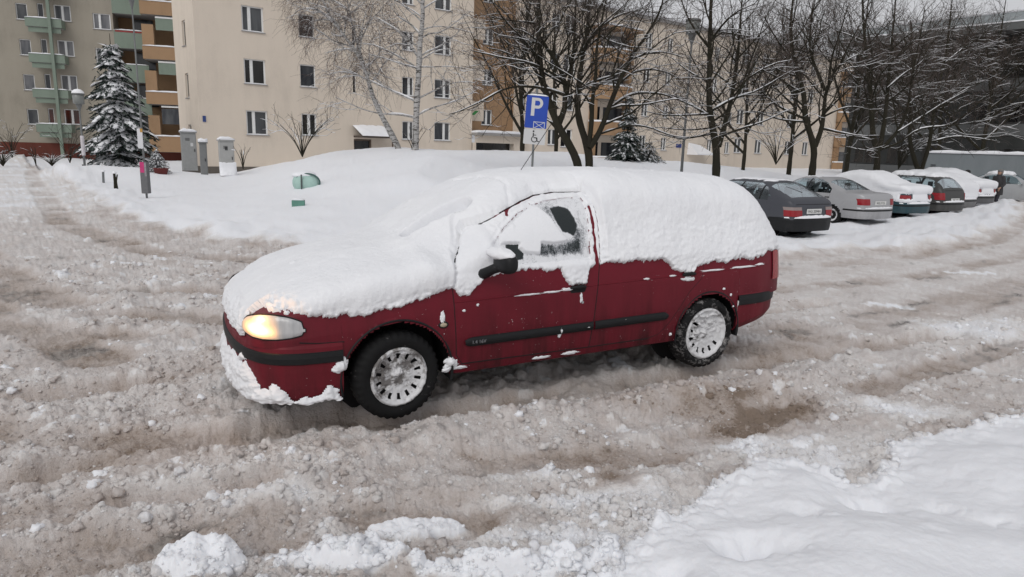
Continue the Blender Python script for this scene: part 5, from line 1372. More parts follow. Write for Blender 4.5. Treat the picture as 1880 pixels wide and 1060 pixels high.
# ------------------------------------------------------------------ the snow lying on it, a thick crust that follows the body
EDGE_S = [(-.87, .60), (-.80, .735), (-.66, .750), (-.60, .755), (-.56, .742), (-.48, .722), (-.35, .716), (-.23, .717), (-.08, .735), (0, .752), (.12, .775), (.20, .80), (.34, .845), (.385, .83),
          (.42, .792), (.50, .795), (.56, .83), (.60, .885), (.70, .91), (1.0, .925), (1.20, .905), (1.235, .82), (1.26, .795), (1.40, .80), (1.43, .90), (1.47, .925), (1.56, .925), (1.67, .94), (1.9, .935), (2.10, .925), (2.20, .86), (2.30, .815), (2.40, .815), (2.44, .86), (2.52, .875),
          (2.62, .89), (2.75, .868), (2.80, .885), (2.9, .90), (3.05, .875), (3.08, .90), (3.19, .885), (3.25, .93), (3.40, .93), (3.57, .90)]
sst_ = stations(-.87, 3.57, .0085, ())
zl_s = .60
def snow_shell():
    Y, Z = RS.grid(sst_, 30, 120, zlow=.60)
    # resample each half section to even arc length
    NQ = 190; Yn = np.zeros((len(sst_), NQ)); Zn = np.zeros_like(Yn)
    for i in range(len(sst_)):
        L = np.concatenate([[0], np.cumsum(np.hypot(np.diff(Y[i]), np.diff(Z[i])))]); t = np.linspace(0, 1, NQ)
        t = np.linspace(0, L[-1], NQ); Yn[i] = np.interp(t, L, Y[i]); Zn[i] = np.interp(t, L, Z[i])
    Q = np.stack([np.repeat(-sst_[:, None], 2*NQ-1, 1), np.concatenate([Yn, -Yn[:, -2::-1]], 1), np.concatenate([Zn, Zn[:, -2::-1]], 1)], -1)
    Nn = grid_normals(Q)
    if Nn[len(sst_)//2, NQ, 2] < 0: Nn = -Nn
    # soften normals so the crust bridges the corners
    for _ in range(30):
        Nn[1:-1] = (Nn[:-2]+Nn[1:-1]*2+Nn[2:])/4; Nn[:, 1:-1] = (Nn[:, :-2]+Nn[:, 1:-1]*2+Nn[:, 2:])/4
    Nn /= np.linalg.norm(Nn, axis=-1, keepdims=True)
    s = -Q[..., 0]; y = Q[..., 1]; z = Q[..., 2]; ay = np.abs(y)
    up = np.clip(Nn[..., 2], 0, 1)
    e = np.interp(s, *np.array(EDGE_S).T)
    e = np.where((s < -.5), np.where(ay < .50, .60, e), e)
    rag = .020*fbm(P3(s*9, y*4, z*4), 3)+.016*fbm(P3(s*34, y*12, z*9), 3)+.008*fbm(P3(s*90, y*60, z*60), 2)
    rag = rag*np.where(s > 2.5, 1.7, 1.0)
    d = z-e+rag
    near = y > 0
    side = sst(.75, .35, up)
    # thickness: deep on top, a plastered layer on the sides
    T = .028+.100*sst(.30, .88, up)*(.30+.70*sst(-.90, -.30, s))
    T = T*(1-.25*sst(.25, .60, ay)*sst(.35, .1, s))
    T = T+.035*np.exp(-((s-.48)/.28)**2)*sst(.3, .7, up)                       # deeper where the screen meets the bonnet
    T = T+.02*np.exp(-((s-1.5)/.8)**2)*sst(.6, .95, up)
    T = T*(1-.35*sst(3.0, 3.4, s))
    _ZR = np.interp(s, [.40, .43, .501, .574, .625, .714, .835, .928, 1.044, 1.18, 1.338, 1.545, 1.60], [.87, 1.002, 1.068, 1.135, 1.172, 1.217, 1.273, 1.316, 1.363, 1.402, 1.421, 1.424, 1.424])
    _dz, _ = poly_dist(s, z, [(.62, 1.165), (.714, 1.217), (.835, 1.273), (.928, 1.316), (1.044, 1.363), (1.18, 1.402), (1.338, 1.421), (1.575, 1.424)])
    _dd = np.hypot(_dz, np.clip(RS.y(s, np.minimum(_ZR, crv(ZT, s)-.012))-ay, 0, 1)*.8)
    _w = sst(.50, .95, s)*sst(1.8, 1.5, s)*sst(-.1, .35, y)
    T = T*(1-_w)+_w*np.minimum(T, .040+.80*_dd)
    _dk, _ = poly_dist(s, z, [(.40, .90), (.425, .985), (.46, 1.03), (.54, 1.11), (.625, 1.172), (.714, 1.217), (.835, 1.273)])
    T = np.where(y > .3, np.minimum(T, .034+.62*np.hypot(_dk, .0)+.5*np.clip(.60-ay, 0, 1)), T)
    for _ in range(60):
        T[1:-1] = (T[:-2]+T[1:-1]*2+T[2:])/4; T[:, 1:-1] = (T[:, :-2]+T[:, 1:-1]*2+T[:, 2:])/4
    rise = sst(-.004, np.where(side > .5, .016, .042), d)**.6
    t = T*rise
    t = t+rise*(.012*fbm(P3(s*2.2, y*2.2, z*2.2), 3)+.0045*fbm(P3(s*9, y*9, z*9), 3)+.0018*fbm(P3(s*45, y*45, z*45), 2))
    # wind-packed ripples on the rear side
    rp = perlin(P3(s*20+z*14, z*40-s*8, y*2))
    t = t+side*sst(1.55, 1.75, s)*.0030*rp*rise+side*.0035*fbm(P3(s*30, z*30, 4.), 3)*rise
    crum = np.exp(-(d/.05)**2)*rise
    t = t+crum*.011*fbm(P3(s*38, y*38, z*38), 3)+rise*(1-side)*.0015*fbm(P3(s*28, y*28, 9.), 2)
    # driver's door: only a thin skin on frame and glass, open where the pane shows
    ZR = np.interp(s, [.40, .43, .501, .574, .625, .714, .835, .928, 1.044, 1.18, 1.338, 1.545, 1.60], [.87, 1.002, 1.068, 1.135, 1.172, 1.217, 1.273, 1.316, 1.363, 1.402, 1.421, 1.424, 1.424])
    gpoly = poly_sd(s, z, GL_F)
    ye_ = RS.y(s, np.minimum(ZR, crv(ZT, s)-.012))
    indoor = near & (s > .40) & (s < 1.60) & (z < ZR) & (ay > ye_-.01)
    thin = indoor & (s > .70) & (z > .955)
    BIG = [(.775, 1.158), (1.084, 1.341), (1.137, 1.327), (1.197, 1.267), (1.24, 1.165), (1.301, 1.103), (1.195, 1.087), (1.072, 1.097), (1.054, 1.024), (.93, 1.038), (.897, 1.072), (.902, 1.1), (.80, 1.104), (.762, 1.10)]
    big = sst(-.006, .010, poly_sd(s, z, BIG)+.5*rag*.3)
    tw = np.where(gpoly > 0, -.018+.034*big, .012+.010*fbm(P3(s*30, z*30, 1), 3))
    tw = np.where((gpoly < 0) & (gpoly > -.022) & (s < 1.45), .006+.008*fbm(P3(s*26, z*26, 1), 2), tw)
    thn = sst(.93, .965, z)*sst(.66, .74, s)*sst(1.60, 1.585, s)
    t = np.where(indoor, t*(1-thn)+np.where(rise > .2, tw, np.minimum(t, tw))*thn, t)
    _fr = indoor*sst(.80, .66, s)*sst(.86, .93, z)
    t = np.where(t > 0, t*(1-.55*_fr), t)
    # belt line snow under the pane is thin and crumbly
    low = indoor & (z < .97) & (s > .66)
    t = np.where(low, t*(.55+.45*sst(.2, .0, np.abs(s-1.33)))+.004*fbm(P3(s*40, z*40, 2), 2), t)
    # bare B pillar
    bp_ = sst(.020, .006, np.abs(s-(1.500+(z-.92)*.10))+.010*fbm(P3(s*22, z*16, 8.), 2))*(z < 1.33+.05*perlin(P3(s*30, z*30)))*(z > .90)*near
    t = np.where(bp_ > 0, t*(1-bp_)-.012*bp_, t)
    # crack along the front edge of the door frame, and the lip of the roof snow above the door
    CRK = [(.385, .85), (.40, .90), (.425, .985), (.46, 1.03), (.50, 1.068), (.54, 1.11), (.574, 1.135), (.625, 1.172), (.714, 1.217), (.835, 1.273), (.928, 1.316), (1.044, 1.363), (1.18, 1.402), (1.338, 1.421), (1.575, 1.424)]
    dc, _ = poly_dist(s+.006*perlin(P3(s*30, z*30, 2)), z, CRK)
    t = np.where(near & (ay > ye_-.05), t-.030*np.exp(-(dc/.007)**2)*sst(.0, .02, t), t)
    dc2, _ = poly_dist(s, z, [(1.575, 1.424), (1.60, 1.40), (1.56, 1.1), (1.53, .93)])
    t = np.where(near & (s > 1.5), t-.022*np.exp(-(dc2/.008)**2)*sst(.0, .02, t), t)
    # shallow dents over the door where snow slid off
    t = t-.010*np.exp(-(((s-.95)/.14)**2+((z-1.40)/.05)**2))*near
    # wiper sweep and fine cracks on the windscreen
    dw, sw = poly_dist(s, y, [(.34, .26), (.5, .29), (.68, .33)])
    _wp = sst(.095, .060, dw+.014*perlin(P3(s*14, y*14, 3)))*sst(.0, .03, t)
    t = t*(1-_wp)+_wp*(.020+.012*perlin(P3(s*10, y*10, 6)))
    dk, _ = poly_dist(s+.02*perlin(P3(s*8, y*8)), y, [(.40, .78), (.62, .66), (.80, .62)])
    dk2, _ = poly_dist(s+.02*perlin(P3(s*12, y*12)), y+.02*perlin(P3(s*12, y*12, 5)), [(.92, -.30), (1.0, .0), (1.02, .35), (.90, .56)])
    t = t-.020*np.exp(-(dk2/.010)**2)
    # crumbs dropped on the bonnet
    cc, cvv = cells(s, y, .09, 4, .28, .1, .28, .7)
    t = t+np.where(up > .5, .09*cc*.5*sst(.2, .5, fbm(P3(s*2.2, y*2.2, 5), 2)+.25), 0)
    # tail corner scoured by wind
    scour = sst(.12, .5, fbm(P3((s+z*.6)*22, (z-s*.4)*5, y*3), 3)+.30*sst(3.27, 3.42, s)-.22)*sst(3.27, 3.36, s)*sst(1.24, 1.12, z)*(ay > .5)
    t = t-scour*.06
    # keep the lamps and the mirror roots free
    lamp = (s < -.545) & (z < .752+.01*perlin(P3(s*25, y*25))) & (ay > .50)
    t = np.where(lamp, -.01, t)
    t = np.where(ay > .47, t, t)
    t = np.where(d <= 0, -.014, t)
    t = np.maximum(t, -.014)
    # fold down over the nose between the lamps
    V = Q+Nn*t[..., None]
    keep = t > -.0135
    f = grid_faces(*t.shape)
    f = f[keep.ravel()[f].any(1)]
    return V.reshape(-1, 3), f
V, f = snow_shell()
so, _ = sub_mesh('snow_cover', V, f, MAT['snow'], RC, True)
# snow down the front between the lamps and plastered on the bumper
def nose_patch(name, polys, path, zr, off, thick, parent, seed=0, nu=260, nz=110):
    pth = list(path)+[(s, -y) for s, y in path[-2::-1]]
    pts = np.array(pth); L = np.concatenate([[0], np.cumsum(np.hypot(*np.diff(pts, axis=0).T))]); u = np.linspace(0, L[-1], nu)
    xs, ys = np.interp(u, L, pts[:, 0]), np.interp(u, L, pts[:, 1])
    for _ in range(10): xs[1:-1] = .25*xs[:-2]+.5*xs[1:-1]+.25*xs[2:]; ys[1:-1] = .25*ys[:-2]+.5*ys[1:-1]+.25*ys[2:]
    dx, dy = np.gradient(xs), np.gradient(ys); l = np.hypot(dx, dy); nx, ny = -dy/l, dx/l
    if nx[nu//2]*(xs[nu//2]-1.3) < 0: nx, ny = -nx, -ny
    zz = np.linspace(zr[0], zr[1], nz)
    U, Z = np.meshgrid(u, zz, indexing='ij')
    sd_ = np.full(U.shape, -1.0)
    for pl_ in polys: sd_ = np.maximum(sd_, poly_sd(U, Z, pl_))
    sd_ = sd_+.026*fbm(P3(U*12, Z*9, seed+.5), 3)+.008*fbm(P3(U*50, Z*50, seed+2.), 2)
    t = thick*np.clip(sd_/.05, 0, 1)**.5*(1+.5*fbm(P3(U*12, Z*12, seed+5.), 3))+.010*fbm(P3(U*30, Z*30, seed+7.), 3)*(sd_ > 0)
    t = np.where(sd_ > 0, t, -.004)
    o_ = off(Z) if callable(off) else off
    X = xs[:, None]+nx[:, None]*(o_+t); Yy = ys[:, None]+ny[:, None]*(o_+t)
    V = np.stack([-X, Yy, Z-.15*t], -1).reshape(-1, 3); f = grid_faces(nu, nz)
    f = f[(t.ravel()[f] > -.0039).any(1)]
    return sub_mesh(name, V, f, MAT['snow'], parent, True)[0]
# u runs from the near arch (0) round to the far arch (~2.4)
bump_polys = [[(.02, .20), (.05, .27), (.10, .30), (.13, .26), (.20, .235), (.30, .23), (.33, .285), (.38, .315), (.42, .33), (.46, .29), (.52, .27), (.56, .34), (.60, .40), (.66, .445), (.72, .40), (.78, .41), (.86, .44), (.93, .43), (1.0, .34), (1.06, .42), (1.16, .40), (1.22, .30), (1.3, .42), (1.5, .40), (1.7, .36), (1.9, .40), (1.9, .20)],
              [(.03, .38), (.06, .40), (.01, .46), (-.02, .40)], [(.60, .44), (.70, .50), (.76, .43)]]
fbump = [o for o in bpy.data.objects if o.name.startswith('front_bumper')][0]
nose_patch('bumper_snow', bump_polys, fpath, (.205, .56), .006, .030, fbump, 1)
nose_path = [(-.66, .80), (-.76, .745), (-.83, .66), (-.868, .56), (-.885, .42), (-.90, .2), (-.90, 0)]
nose_patch('nose_snow', [[(.36, .725), (.37, .66), (.385, .60), (.40, .575), (1.5, .575), (1.6, .72), (1.2, .74), (.6, .74)]], nose_path, (.575, .80), lambda Z: .0-.35*np.clip(Z-.64, 0, 1), .026, so, 3)
rbump = [o for o in bpy.data.objects if o.name.startswith('rear_bumper')][0]
nose_patch('bumper_snow', [[(.25, .585), (.38, .61), (.45, .66), (2.0, .68), (2.0, .585)]], [(s, y) for s, y in rpath], (.583, .68), -.02, .035, rbump, 5)
# small crusts on the doors
def side_blob(s0, z0, ws, wz, th, par, seed):
    n_ = 40; A, B = np.meshgrid(np.linspace(-1.4, 1.4, n_), np.linspace(-1.4, 1.4, n_), indexing='ij')
    q_ = 1-np.hypot(A, B)+.45*fbm(P3(A*1.6, B*1.6, seed*1.7), 3)+.15*fbm(P3(A*6, B*6, seed*1.1), 2)
    t = np.where(q_ > 0, th*np.clip(q_, 0, 1)**.6, -.004)
    s = s0+A*ws; z = z0+B*wz
    yb_ = RS.y(s, z)
    V = np.stack([-s, yb_+t, z], -1).reshape(-1, 3); f = grid_faces(n_, n_); f = f[(t.ravel()[f] > -.0039).any(1)]
    if len(f): sub_mesh('stuck_snow', V, f, MAT['snow'], par, True)
fd, rd = doors[True, 'f'], doors[True, 'r']
for i, a in enumerate([(.36, .345, .05, .035, .03, RC), (.33, .30, .03, .025, .02, RC), (.42, .30, .06, .012, .01, RC), (.30, .655, .018, .042, .010, RC), (1.365, .70, .012, .035, .008, fd), (1.20, .476, .020, .028, .022, fd), (1.19, .44, .012, .02, .02, fd),
                       (1.43, .475, .035, .012, .02, fd), (1.76, .50, .010, .010, .018, rd), (.93, .758, .10, .008, .010, fd), (1.12, .762, .09, .008, .010, fd), (1.24, .77, .05, .012, .012, fd), (1.95, .793, .03, .008, .01, rd), (2.2, .80, .04, .007, .01, rd),
                       (2.36, .765, .07, .018, .012, rd), (2.62, .815, .14, .007, .01, RC), (2.95, .82, .16, .008, .012, RC), (3.15, .828, .06, .010, .012, RC), (2.22, .33, .012, .014, .015, RC), (2.74, .655, .014, .010, .01, RC), (2.82, .60, .010, .012, .01, RC), (1.05, .285, .08, .012, .008, RC), (1.30, .29, .07, .014, .01, RC), (2.86, .50, .008, .008, .01, RC), (.55, .72, .01, .01, .006, fd), (.45, .69, .012, .008, .006, fd),
                       (-.345, .43, .02, .05, .015, RC)]):
    side_blob(*a, seed=i+1)
# ------------------------------------------------------------------ the row of parked cars
m = NM('car_glass', .05, 0, .5); 
tr = m.n('ShaderNodeBsdfTransparent'); tr.inputs[0].default_value = (.74, .84, .86, 1); gl = m.n('ShaderNodeBsdfGlossy'); gl.inputs['Roughness'].default_value = .03; gl.inputs[0].default_value = (.7, .75, .78, 1)
lw = m.n('ShaderNodeLayerWeight'); lw.inputs[0].default_value = .25; mx = m.n('ShaderNodeMixShader')
m.l(m.math('MULTIPLY_ADD', lw.outputs['Fresnel'], .7, .03), mx.inputs[0]); m.l(tr.outputs[0], mx.inputs[1]); m.l(gl.outputs[0], mx.inputs[2])
m.l(mx.outputs[0], m.t.nodes['Material Output'].inputs[0]); MAT['car_glass'] = m.m
MAT['lamp_red'] = simple('lamp_red', (.26, .012, .018), .18); MAT['lamp_clear'] = simple('lamp_clear', (.25, .20, .19), .15)
MAT['plate'] = simple('number_plate_white', (.62, .62, .60), .5); MAT['ink'] = simple('black_ink', (.01, .01, .01), .6)
MAT['seat'] = simple('seat_cloth', (.03, .03, .032), .9)
def parked_car(label, X, Y, heading, kind, col, snow_e, snow_T, z0=None, low='body', bumper_mat=None, plate='WX 4817K', snowy=1.0, lampz=None, group='cars parked nose-in along the bank', glass=True, seedn=0, met=.0):
    """snow_e: table (s, z) of the lower edge of the snow on the sides"""
    if kind == 'hatch':
        zt = [(-.80, .60), (-.77, .68), (-.6, .75), (0, .87), (.35, .94), (.6, 1.10), (1.0, 1.31), (1.25, 1.37), (2.1, 1.37), (2.45, 1.325), (2.75, 1.19), (3.05, 1.03), (3.16, .975), (3.22, .90), (3.27, .72), (3.30, .55)]
        wb, s1, rg = 2.46, 3.30, (2.50, 3.06); sg = [(.75, .93), (.95, 1.15), (1.2, 1.29), (1.5, 1.31), (2.2, 1.30), (2.45, 1.20), (2.60, 1.02), (2.56, .95)]
    elif kind == 'saloon':
        zt = [(-.85, .60), (-.82, .68), (-.6, .76), (0, .88), (.45, .96), (.75, 1.12), (1.1, 1.32), (1.35, 1.385), (1.95, 1.385), (2.25, 1.33), (2.62, 1.16), (2.86, 1.035), (3.0, 1.0), (3.40, .985), (3.50, .95), (3.57, .80), (3.60, .55)]
        wb, s1, rg = 2.62, 3.60, (2.30, 2.84); sg = [(.85, .95), (1.05, 1.17), (1.3, 1.31), (1.6, 1.33), (2.0, 1.31), (2.25, 1.22), (2.50, 1.04), (2.48, .96)]
    else:
        zt = [(-.80, .60), (-.77, .68), (-.6, .78), (0, .90), (.40, .98), (.7, 1.16), (1.05, 1.38), (1.3, 1.45), (2.6, 1.44), (2.9, 1.39), (3.05, 1.28), (3.2, 1.05), (3.27, .90), (3.32, .72), (3.34, .55)]
        wb, s1, rg = 2.55, 3.34, (2.98, 3.2); sg = [(.8, .97), (1.0, 1.20), (1.25, 1.36), (2.5, 1.35), (2.85, 1.28), (3.0, 1.0), (2.95, .97)]
    s0 = zt[0][0]; zb = [(s0, .58), (s0+.15, .69), (0, .80), (.5, .88), (1.0, .92), (s1-.25, .92), (s1-.08, .86), (s1, .53)]
    hw = [(s0, .50), (s0+.05, .66), (s0+.2, .77), (s0+.4, .82), (.4, .835), (s1-.7, .835), (s1-.35, .815), (s1-.15, .765), (s1-.05, .70), (s1, .60)]
    zl = [(s0, .50), (s0+.45, .50), (s0+.451, .22), (s1-.62, .24), (s1-.619, .50), (s1, .50)]
    mt = [(s0, 3), (.3, 3.2), (1.2, 4.6), (2.0, 4.6), (s1-.4, 3.6), (s1, 3.6)]
    sh = Shape(zt, zb, hw, zl, mt, .52)
    if z0 is None: z0 = gz(X, Y)
    car = empty('parked_car', (X, Y, z0), heading, label, 'car', group)
    off = s1-.0
    st_ = np.unique(np.concatenate([stations(s0, s1, .045), [s0+.449, s0+.452, s1-.622, s1-.618]]))
    P_ = full_grid(sh, st_, 16, 26); P_[..., 0] += off
    wc = [(off, .285), (off-wb, .285)]; ins_ = arch_snap(P_, wc, (.34, .34))
    F_ = grid_faces(*P_.shape[:2]); fi_ = ~(ins_.ravel()[F_].all(1)); Pf_ = P_.reshape(-1, 3); c_ = Pf_[F_].mean(1)
    cs_, cy2, cz2 = off-c_[:, 0], np.abs(c_[:, 1]), c_[:, 2]
    sidew = in_poly(cs_, cz2, sg) & (cy2 > .42); rearw = (cs_ > rg[0]) & (cs_ < rg[1]) & (cy2 < .60-.05*(cs_-rg[0])) & (cz2 > 1.0)
    wsw = (cs_ > .42) & (cs_ < 1.12) & (cz2 > 1.0) & (cy2 < .66) & ~sidew & (cy2 < .72-.16*(cs_-.42))
    pm_ = paint('paint_'+label[:12].replace(' ', '_'), col, (.12, .115, .11), .5, .38, False, (.75, .2), met)
    gm = MAT['car_glass'] if glass else MAT['glass_dark']
    bd, _ = sub_mesh('body', Pf_, F_[fi_ & ~sidew & ~rearw & ~wsw], pm_, car)
    for lf in (1, -1):
        k = fi_ & sidew & (c_[:, 1]*lf > 0)
        a = k & (cs_ < 1.62); b_ = k & (cs_ > 1.68) & (cs_ < 2.32 if kind != 'wagon' else cs_ < 2.45); cc_ = k & (cs_ > (2.36 if kind != 'wagon' else 2.52)); pl_ = k & ~(a | b_ | cc_)
        for nm, mk_ in (('front_window', a), ('rear_side_window', b_), ('quarter_window', cc_)):
            if mk_.any(): sub_mesh(nm, Pf_, F_[mk_], gm, car)
        if pl_.any(): sub_mesh('window_pillar', Pf_, F_[pl_], MAT['black_plastic'], car)
    sub_mesh('windscreen', Pf_, F_[wsw], gm, car); sub_mesh('rear_window', Pf_, F_[rearw], gm, car)
    # seats with head restraints, seen through the glass
    for (sx_, yy) in ((1.35, .36), (1.35, -.36), (2.15, .38), (2.15, -.38)):
        MB().box(off-sx_-.10, off-sx_+.0, yy-.22, yy+.22, .5, .98).box(off-sx_-.08, off-sx_-.02, yy-.12, yy+.12, 1.02, 1.20).box(off-sx_-.06, off-sx_-.04, yy-.05, yy+.05, .98, 1.02).build('seat', MAT['seat'], car, False, .02)
    MB().box(off-s1+.25, off-.0, -.72, .72, .30, .50).build('underbody', MAT['dark_gap'], car)
    for i, (cx, czz) in enumerate(wc):
        for sd_ in (1, -1):
            make_wheel(car, (cx, sd_*.735, .285), sd_, 0, R=.285, wd=.17, holes=9, cover=MAT['cover'], detail=False, rimR=.185)
            MB().lathe([(.001, 0), (.345, 0)], 20, axis='y', cap=False, origin=(cx, sd_*.52, czz)).build('wheel_housing', MAT['dark_gap'], car)
    def s_at(y, z):
        ss = np.linspace(s1, s1-1.2, 240); ok = (sh.y(ss, np.full_like(ss, z)) >= abs(y)) & (crv(zt, ss) >= z)
        return ss[np.argmax(ok)] if ok.any() else s1-1.2
    bm = bumper_mat or pm_
    def bpath(front):
        if front: return [(s0+.455, .832), (s0+.3, .825), (s0+.14, .765), (s0+.03, .62), (s0-.04, .35), (s0-.06, 0)]
        return [(s1-.615, .838), (s1-.35, .835), (s1-.15, .79), (s1-.02, .66), (s1+.05, .40), (s1+.07, 0)]
    prof = [(-.06, .235, 0), (-.015, .24, 0), (0, .32, 0), (.004, .46, 1), (.012, .47, 1), (.012, .50, 1), (.002, .51, 0), (-.004, .54, 0), (-.02, .555, 0), (-.14, .57, 0)]
    obs = []
    for front in (True, False):
        n0 = set(bpy.data.objects); o = bumper('front_bumper' if front else 'rear_bumper', bpath(front), prof, [('front_bumper' if front else 'rear_bumper', bm), ('bumper_strip', MAT['black_plastic'])], car)
        o.location = (off, 0, 0); obs.append(o)
    # lamps, plate, handles
    lz = lampz or {'hatch': (.585, .80), 'saloon': (.64, .82), 'wagon': (.62, .90)}[kind]; ly = {'hatch': (.42, .79), 'saloon': (.48, .785), 'wagon': (.60, .80)}[kind]
    for sd_ in (1, -1):
        V = []; NU, NZ = 12, 6
        for i in range(NU+1):
            for j in range(NZ+1):
                y = ly[0]+(ly[1]-ly[0])*(i/NU); z = lz[0]+(lz[1]-lz[0])*j/NZ; V.append((off-s_at(y, z)-.012, sd_*(y+.004), z))
        F2 = [tuple(f) for f in grid_faces(NU+1, NZ+1)]; kk = int(NZ*.7)
        o = mk('tail_lamp', V, [f for i_, f in enumerate(F2) if (i_ % NZ) < kk], MAT['lamp_red'], car, True); mk('reversing_lamp', V, [f for i_, f in enumerate(F2) if (i_ % NZ) >= kk], MAT['lamp_clear'] if kind == 'hatch' else MAT['lamp_red'], o, True)
        V = []
        for i in range(9):
            for j in range(5):
                y = .46+.30*i/8; z = .58+.10*j/4; ss = np.linspace(s0, s0+.8, 160); ok = (sh.y(ss, np.full_like(ss, z)) >= y) & (crv(zt, ss) >= z+.005); V.append((off-ss[np.argmax(ok)]+.012, sd_*(y+.004), z))
        mk('headlight', V, [tuple(f) for f in grid_faces(9, 5)], MAT['lamp_clear'], car, True)
        for s_h in (1.55, 2.40 if kind != 'hatch' else 2.28): MB().tube([(off-s_h+.07, sd_*(float(sh.y(s_h, .80))+.012), .80), (off-s_h-.07, sd_*(float(sh.y(s_h, .80))+.012), .80)], .014, 6).build('door_handle', MAT['black_plastic'], car)
        MB().box(off-.86, off-.78, sd_*.84 if sd_ > 0 else -1.0, 1.0 if sd_ > 0 else -.84, .92, 1.04).build('door_mirror', MAT['black_plastic'] if col[0] < .3 else pm_, car, False, .02)
        gm_ = MB()
        for sm_ in ([(.42, .30), (.40, .55), (.44, .86)], [(1.64, .30), (1.64, .90)], [(1.66, .31), (wb-.46, .31), (wb-.34, .50), (wb-.22, .66), (wb-.14, .9)]):
            gm_.tube([(off-s, sd_*(float(sh.y(s, z))-.001), z) for s, z in resample(sm_, .08)], .004, 4)
        gm_.build('door_gap', MAT['dark_gap'], car)
    yp, zp = 0, .70 if kind != 'wagon' else .62; sp_ = s_at(0, zp)
    pv = MB().box(off-sp_-.022, off-sp_-.010, -.26, .26, zp-.057, zp+.057).build('number_plate', MAT['plate'], car)
    tx = text_mesh('plate_number', plate, .095, MAT['ink'], pv); tx.rotation_euler = (math.radians(90), 0, math.radians(-90)); tx.location = (off-sp_-.0235, 0, zp-.034)
    if kind in ('hatch', 'wagon'):
        MB().tube([(off-rg[0]-.40, .0, 1.06+(.05 if kind == 'hatch' else 0)), (off-rg[0]-.15, .28, 1.235)] if kind == 'hatch' else [(off-3.22, 0, 1.0), (off-3.17, .3, 1.1)], .010, 5).build('rear_wiper', MAT['black_plastic'], car)
    MB().tube([(off-s_at(0, .86)-.003, y/10, .86 if kind != 'wagon' else .96) for y in range(-6, 7)], .005, 4).build('boot_gap', MAT['dark_gap'], car) if kind != 'saloon' else None
    # snow
    ss_ = np.unique(np.concatenate([stations(s0, s1, .04)])); Y_, Z_ = sh.grid(ss_, 24, 30, zlow=.52)
    Q = np.stack([np.repeat(-ss_[:, None], 2*Y_.shape[1]-1, 1), np.concatenate([Y_, -Y_[:, -2::-1]], 1), np.concatenate([Z_, Z_[:, -2::-1]], 1)], -1)
    Nn = grid_normals(Q)
    if Nn[len(ss_)//2, Y_.shape[1], 2] < 0: Nn = -Nn
    for _ in range(6):
        Nn[1:-1] = (Nn[:-2]+Nn[1:-1]*2+Nn[2:])/4; Nn[:, 1:-1] = (Nn[:, :-2]+Nn[:, 1:-1]*2+Nn[:, 2:])/4
    Nn /= np.linalg.norm(Nn, axis=-1, keepdims=True)
    s, y, z = -Q[..., 0], Q[..., 1], Q[..., 2]; up = np.clip(Nn[..., 2], 0, 1)
    e = snow_e(s, y, z); sx = seedn*13.1
    d = z-e+.03*fbm(P3(s*5+sx, y*5, z*4), 3)
    T_ = (.035+(snow_T-.035)*sst(.25, .9, up))*np.clip(d/.07, 0, 1)**.6*(1+.22*fbm(P3(s*1.7+sx, y*1.7, z), 3))+.006*fbm(P3(s*9, y*9, z*9+sx), 2)
    T_ = np.where(d <= 0, -.02, T_)
    V = Q+Nn*T_[..., None]; V[..., 0] += off; f_ = grid_faces(*T_.shape); f_ = f_[(T_ > -.019).ravel()[f_].any(1)]
    if len(f_): sub_mesh('snow_cover', V.reshape(-1, 3), f_, MAT['snow_far'], car, True)
    if snowy:
        rp_ = obs[1]; pth = bpath(False); V = []; n_ = 30
        pth2 = np.array(pth+[(a, -b) for a, b in pth[-2::-1]]); L = np.concatenate([[0], np.cumsum(np.hypot(*np.diff(pth2, axis=0).T))]); tt = np.linspace(L[-1]*.16, L[-1]*.84, n_)
        rs = np.random.RandomState(seedn+5)
        for i, u in enumerate(tt):
            a, b = np.interp(u, L, pth2[:, 0]), np.interp(u, L, pth2[:, 1]); h = snowy*(.03+.03*rs.rand())*min(1, .2+i/4, .2+(n_-1-i)/4)
            for (o_, z_) in ((.0, .545), (-.01, .55+h*.8), (-.05, .56+h), (-.10, .565+h*.6), (-.12, .56)):
                dn = np.array([a-1.3, b*1.0]); dn /= np.linalg.norm(dn); V.append((-(a+dn[0]*o_), b+dn[1]*o_, z_))
        mk('bumper_snow', V, [tuple(f) for f in grid_faces(n_, 5)], MAT['snow_far'], rp_, True)
    return car
HD = math.radians(120)      # nose away from the road
none_e = lambda s, y, z: np.where(z > 1.33, 1.34, 9.0)
def roof_only(z0_, s_a, s_b): return lambda s, y, z: np.where((s > s_a) & (s < s_b), z0_, 9.0)
parked_car('dark grey hatchback with bare sides and a black bumper, nearest of the parked row', 7.05, 16.1, HD, 'hatch', (.060, .063, .075), roof_only(1.352, 1.15, 2.35), .06, z0=-.20, bumper_mat=MAT['black_plastic'], plate='WU 2094H', seedn=1, snowy=1.0)
parked_car('silver saloon almost free of snow, parked beside the dark grey hatchback', 10.75, 20.2, HD, 'saloon', (.40, .40, .41), roof_only(1.375, 1.3, 1.9), .03, z0=-.22, plate='WB 3715L', seedn=2, snowy=.5, met=.2)
full = lambda lo, rear: (lambda s, y, z: np.where(s > 3.25, rear, lo)+0*z)
parked_car('saloon buried in snow with only its dark blue-green rear bumper showing', 13.3, 22.6, HD, 'saloon', (.015, .055, .07), lambda s, y, z: np.where((np.abs(y) > .40) & (s > 3.35) & (z < .86), np.where(z < .70, .59, 1.5), .60), .17, z0=-.20, plate='WI 6628', seedn=3, glass=False)
parked_car('dark estate-shaped car with snow on its roof only, behind the buried blue-green saloon', 15.4, 24.1, HD, 'wagon', (.05, .05, .048), roof_only(1.40, 1.0, 3.05), .14, z0=-.20, plate='WE 5102', seedn=4, lampz=(.62, .86))
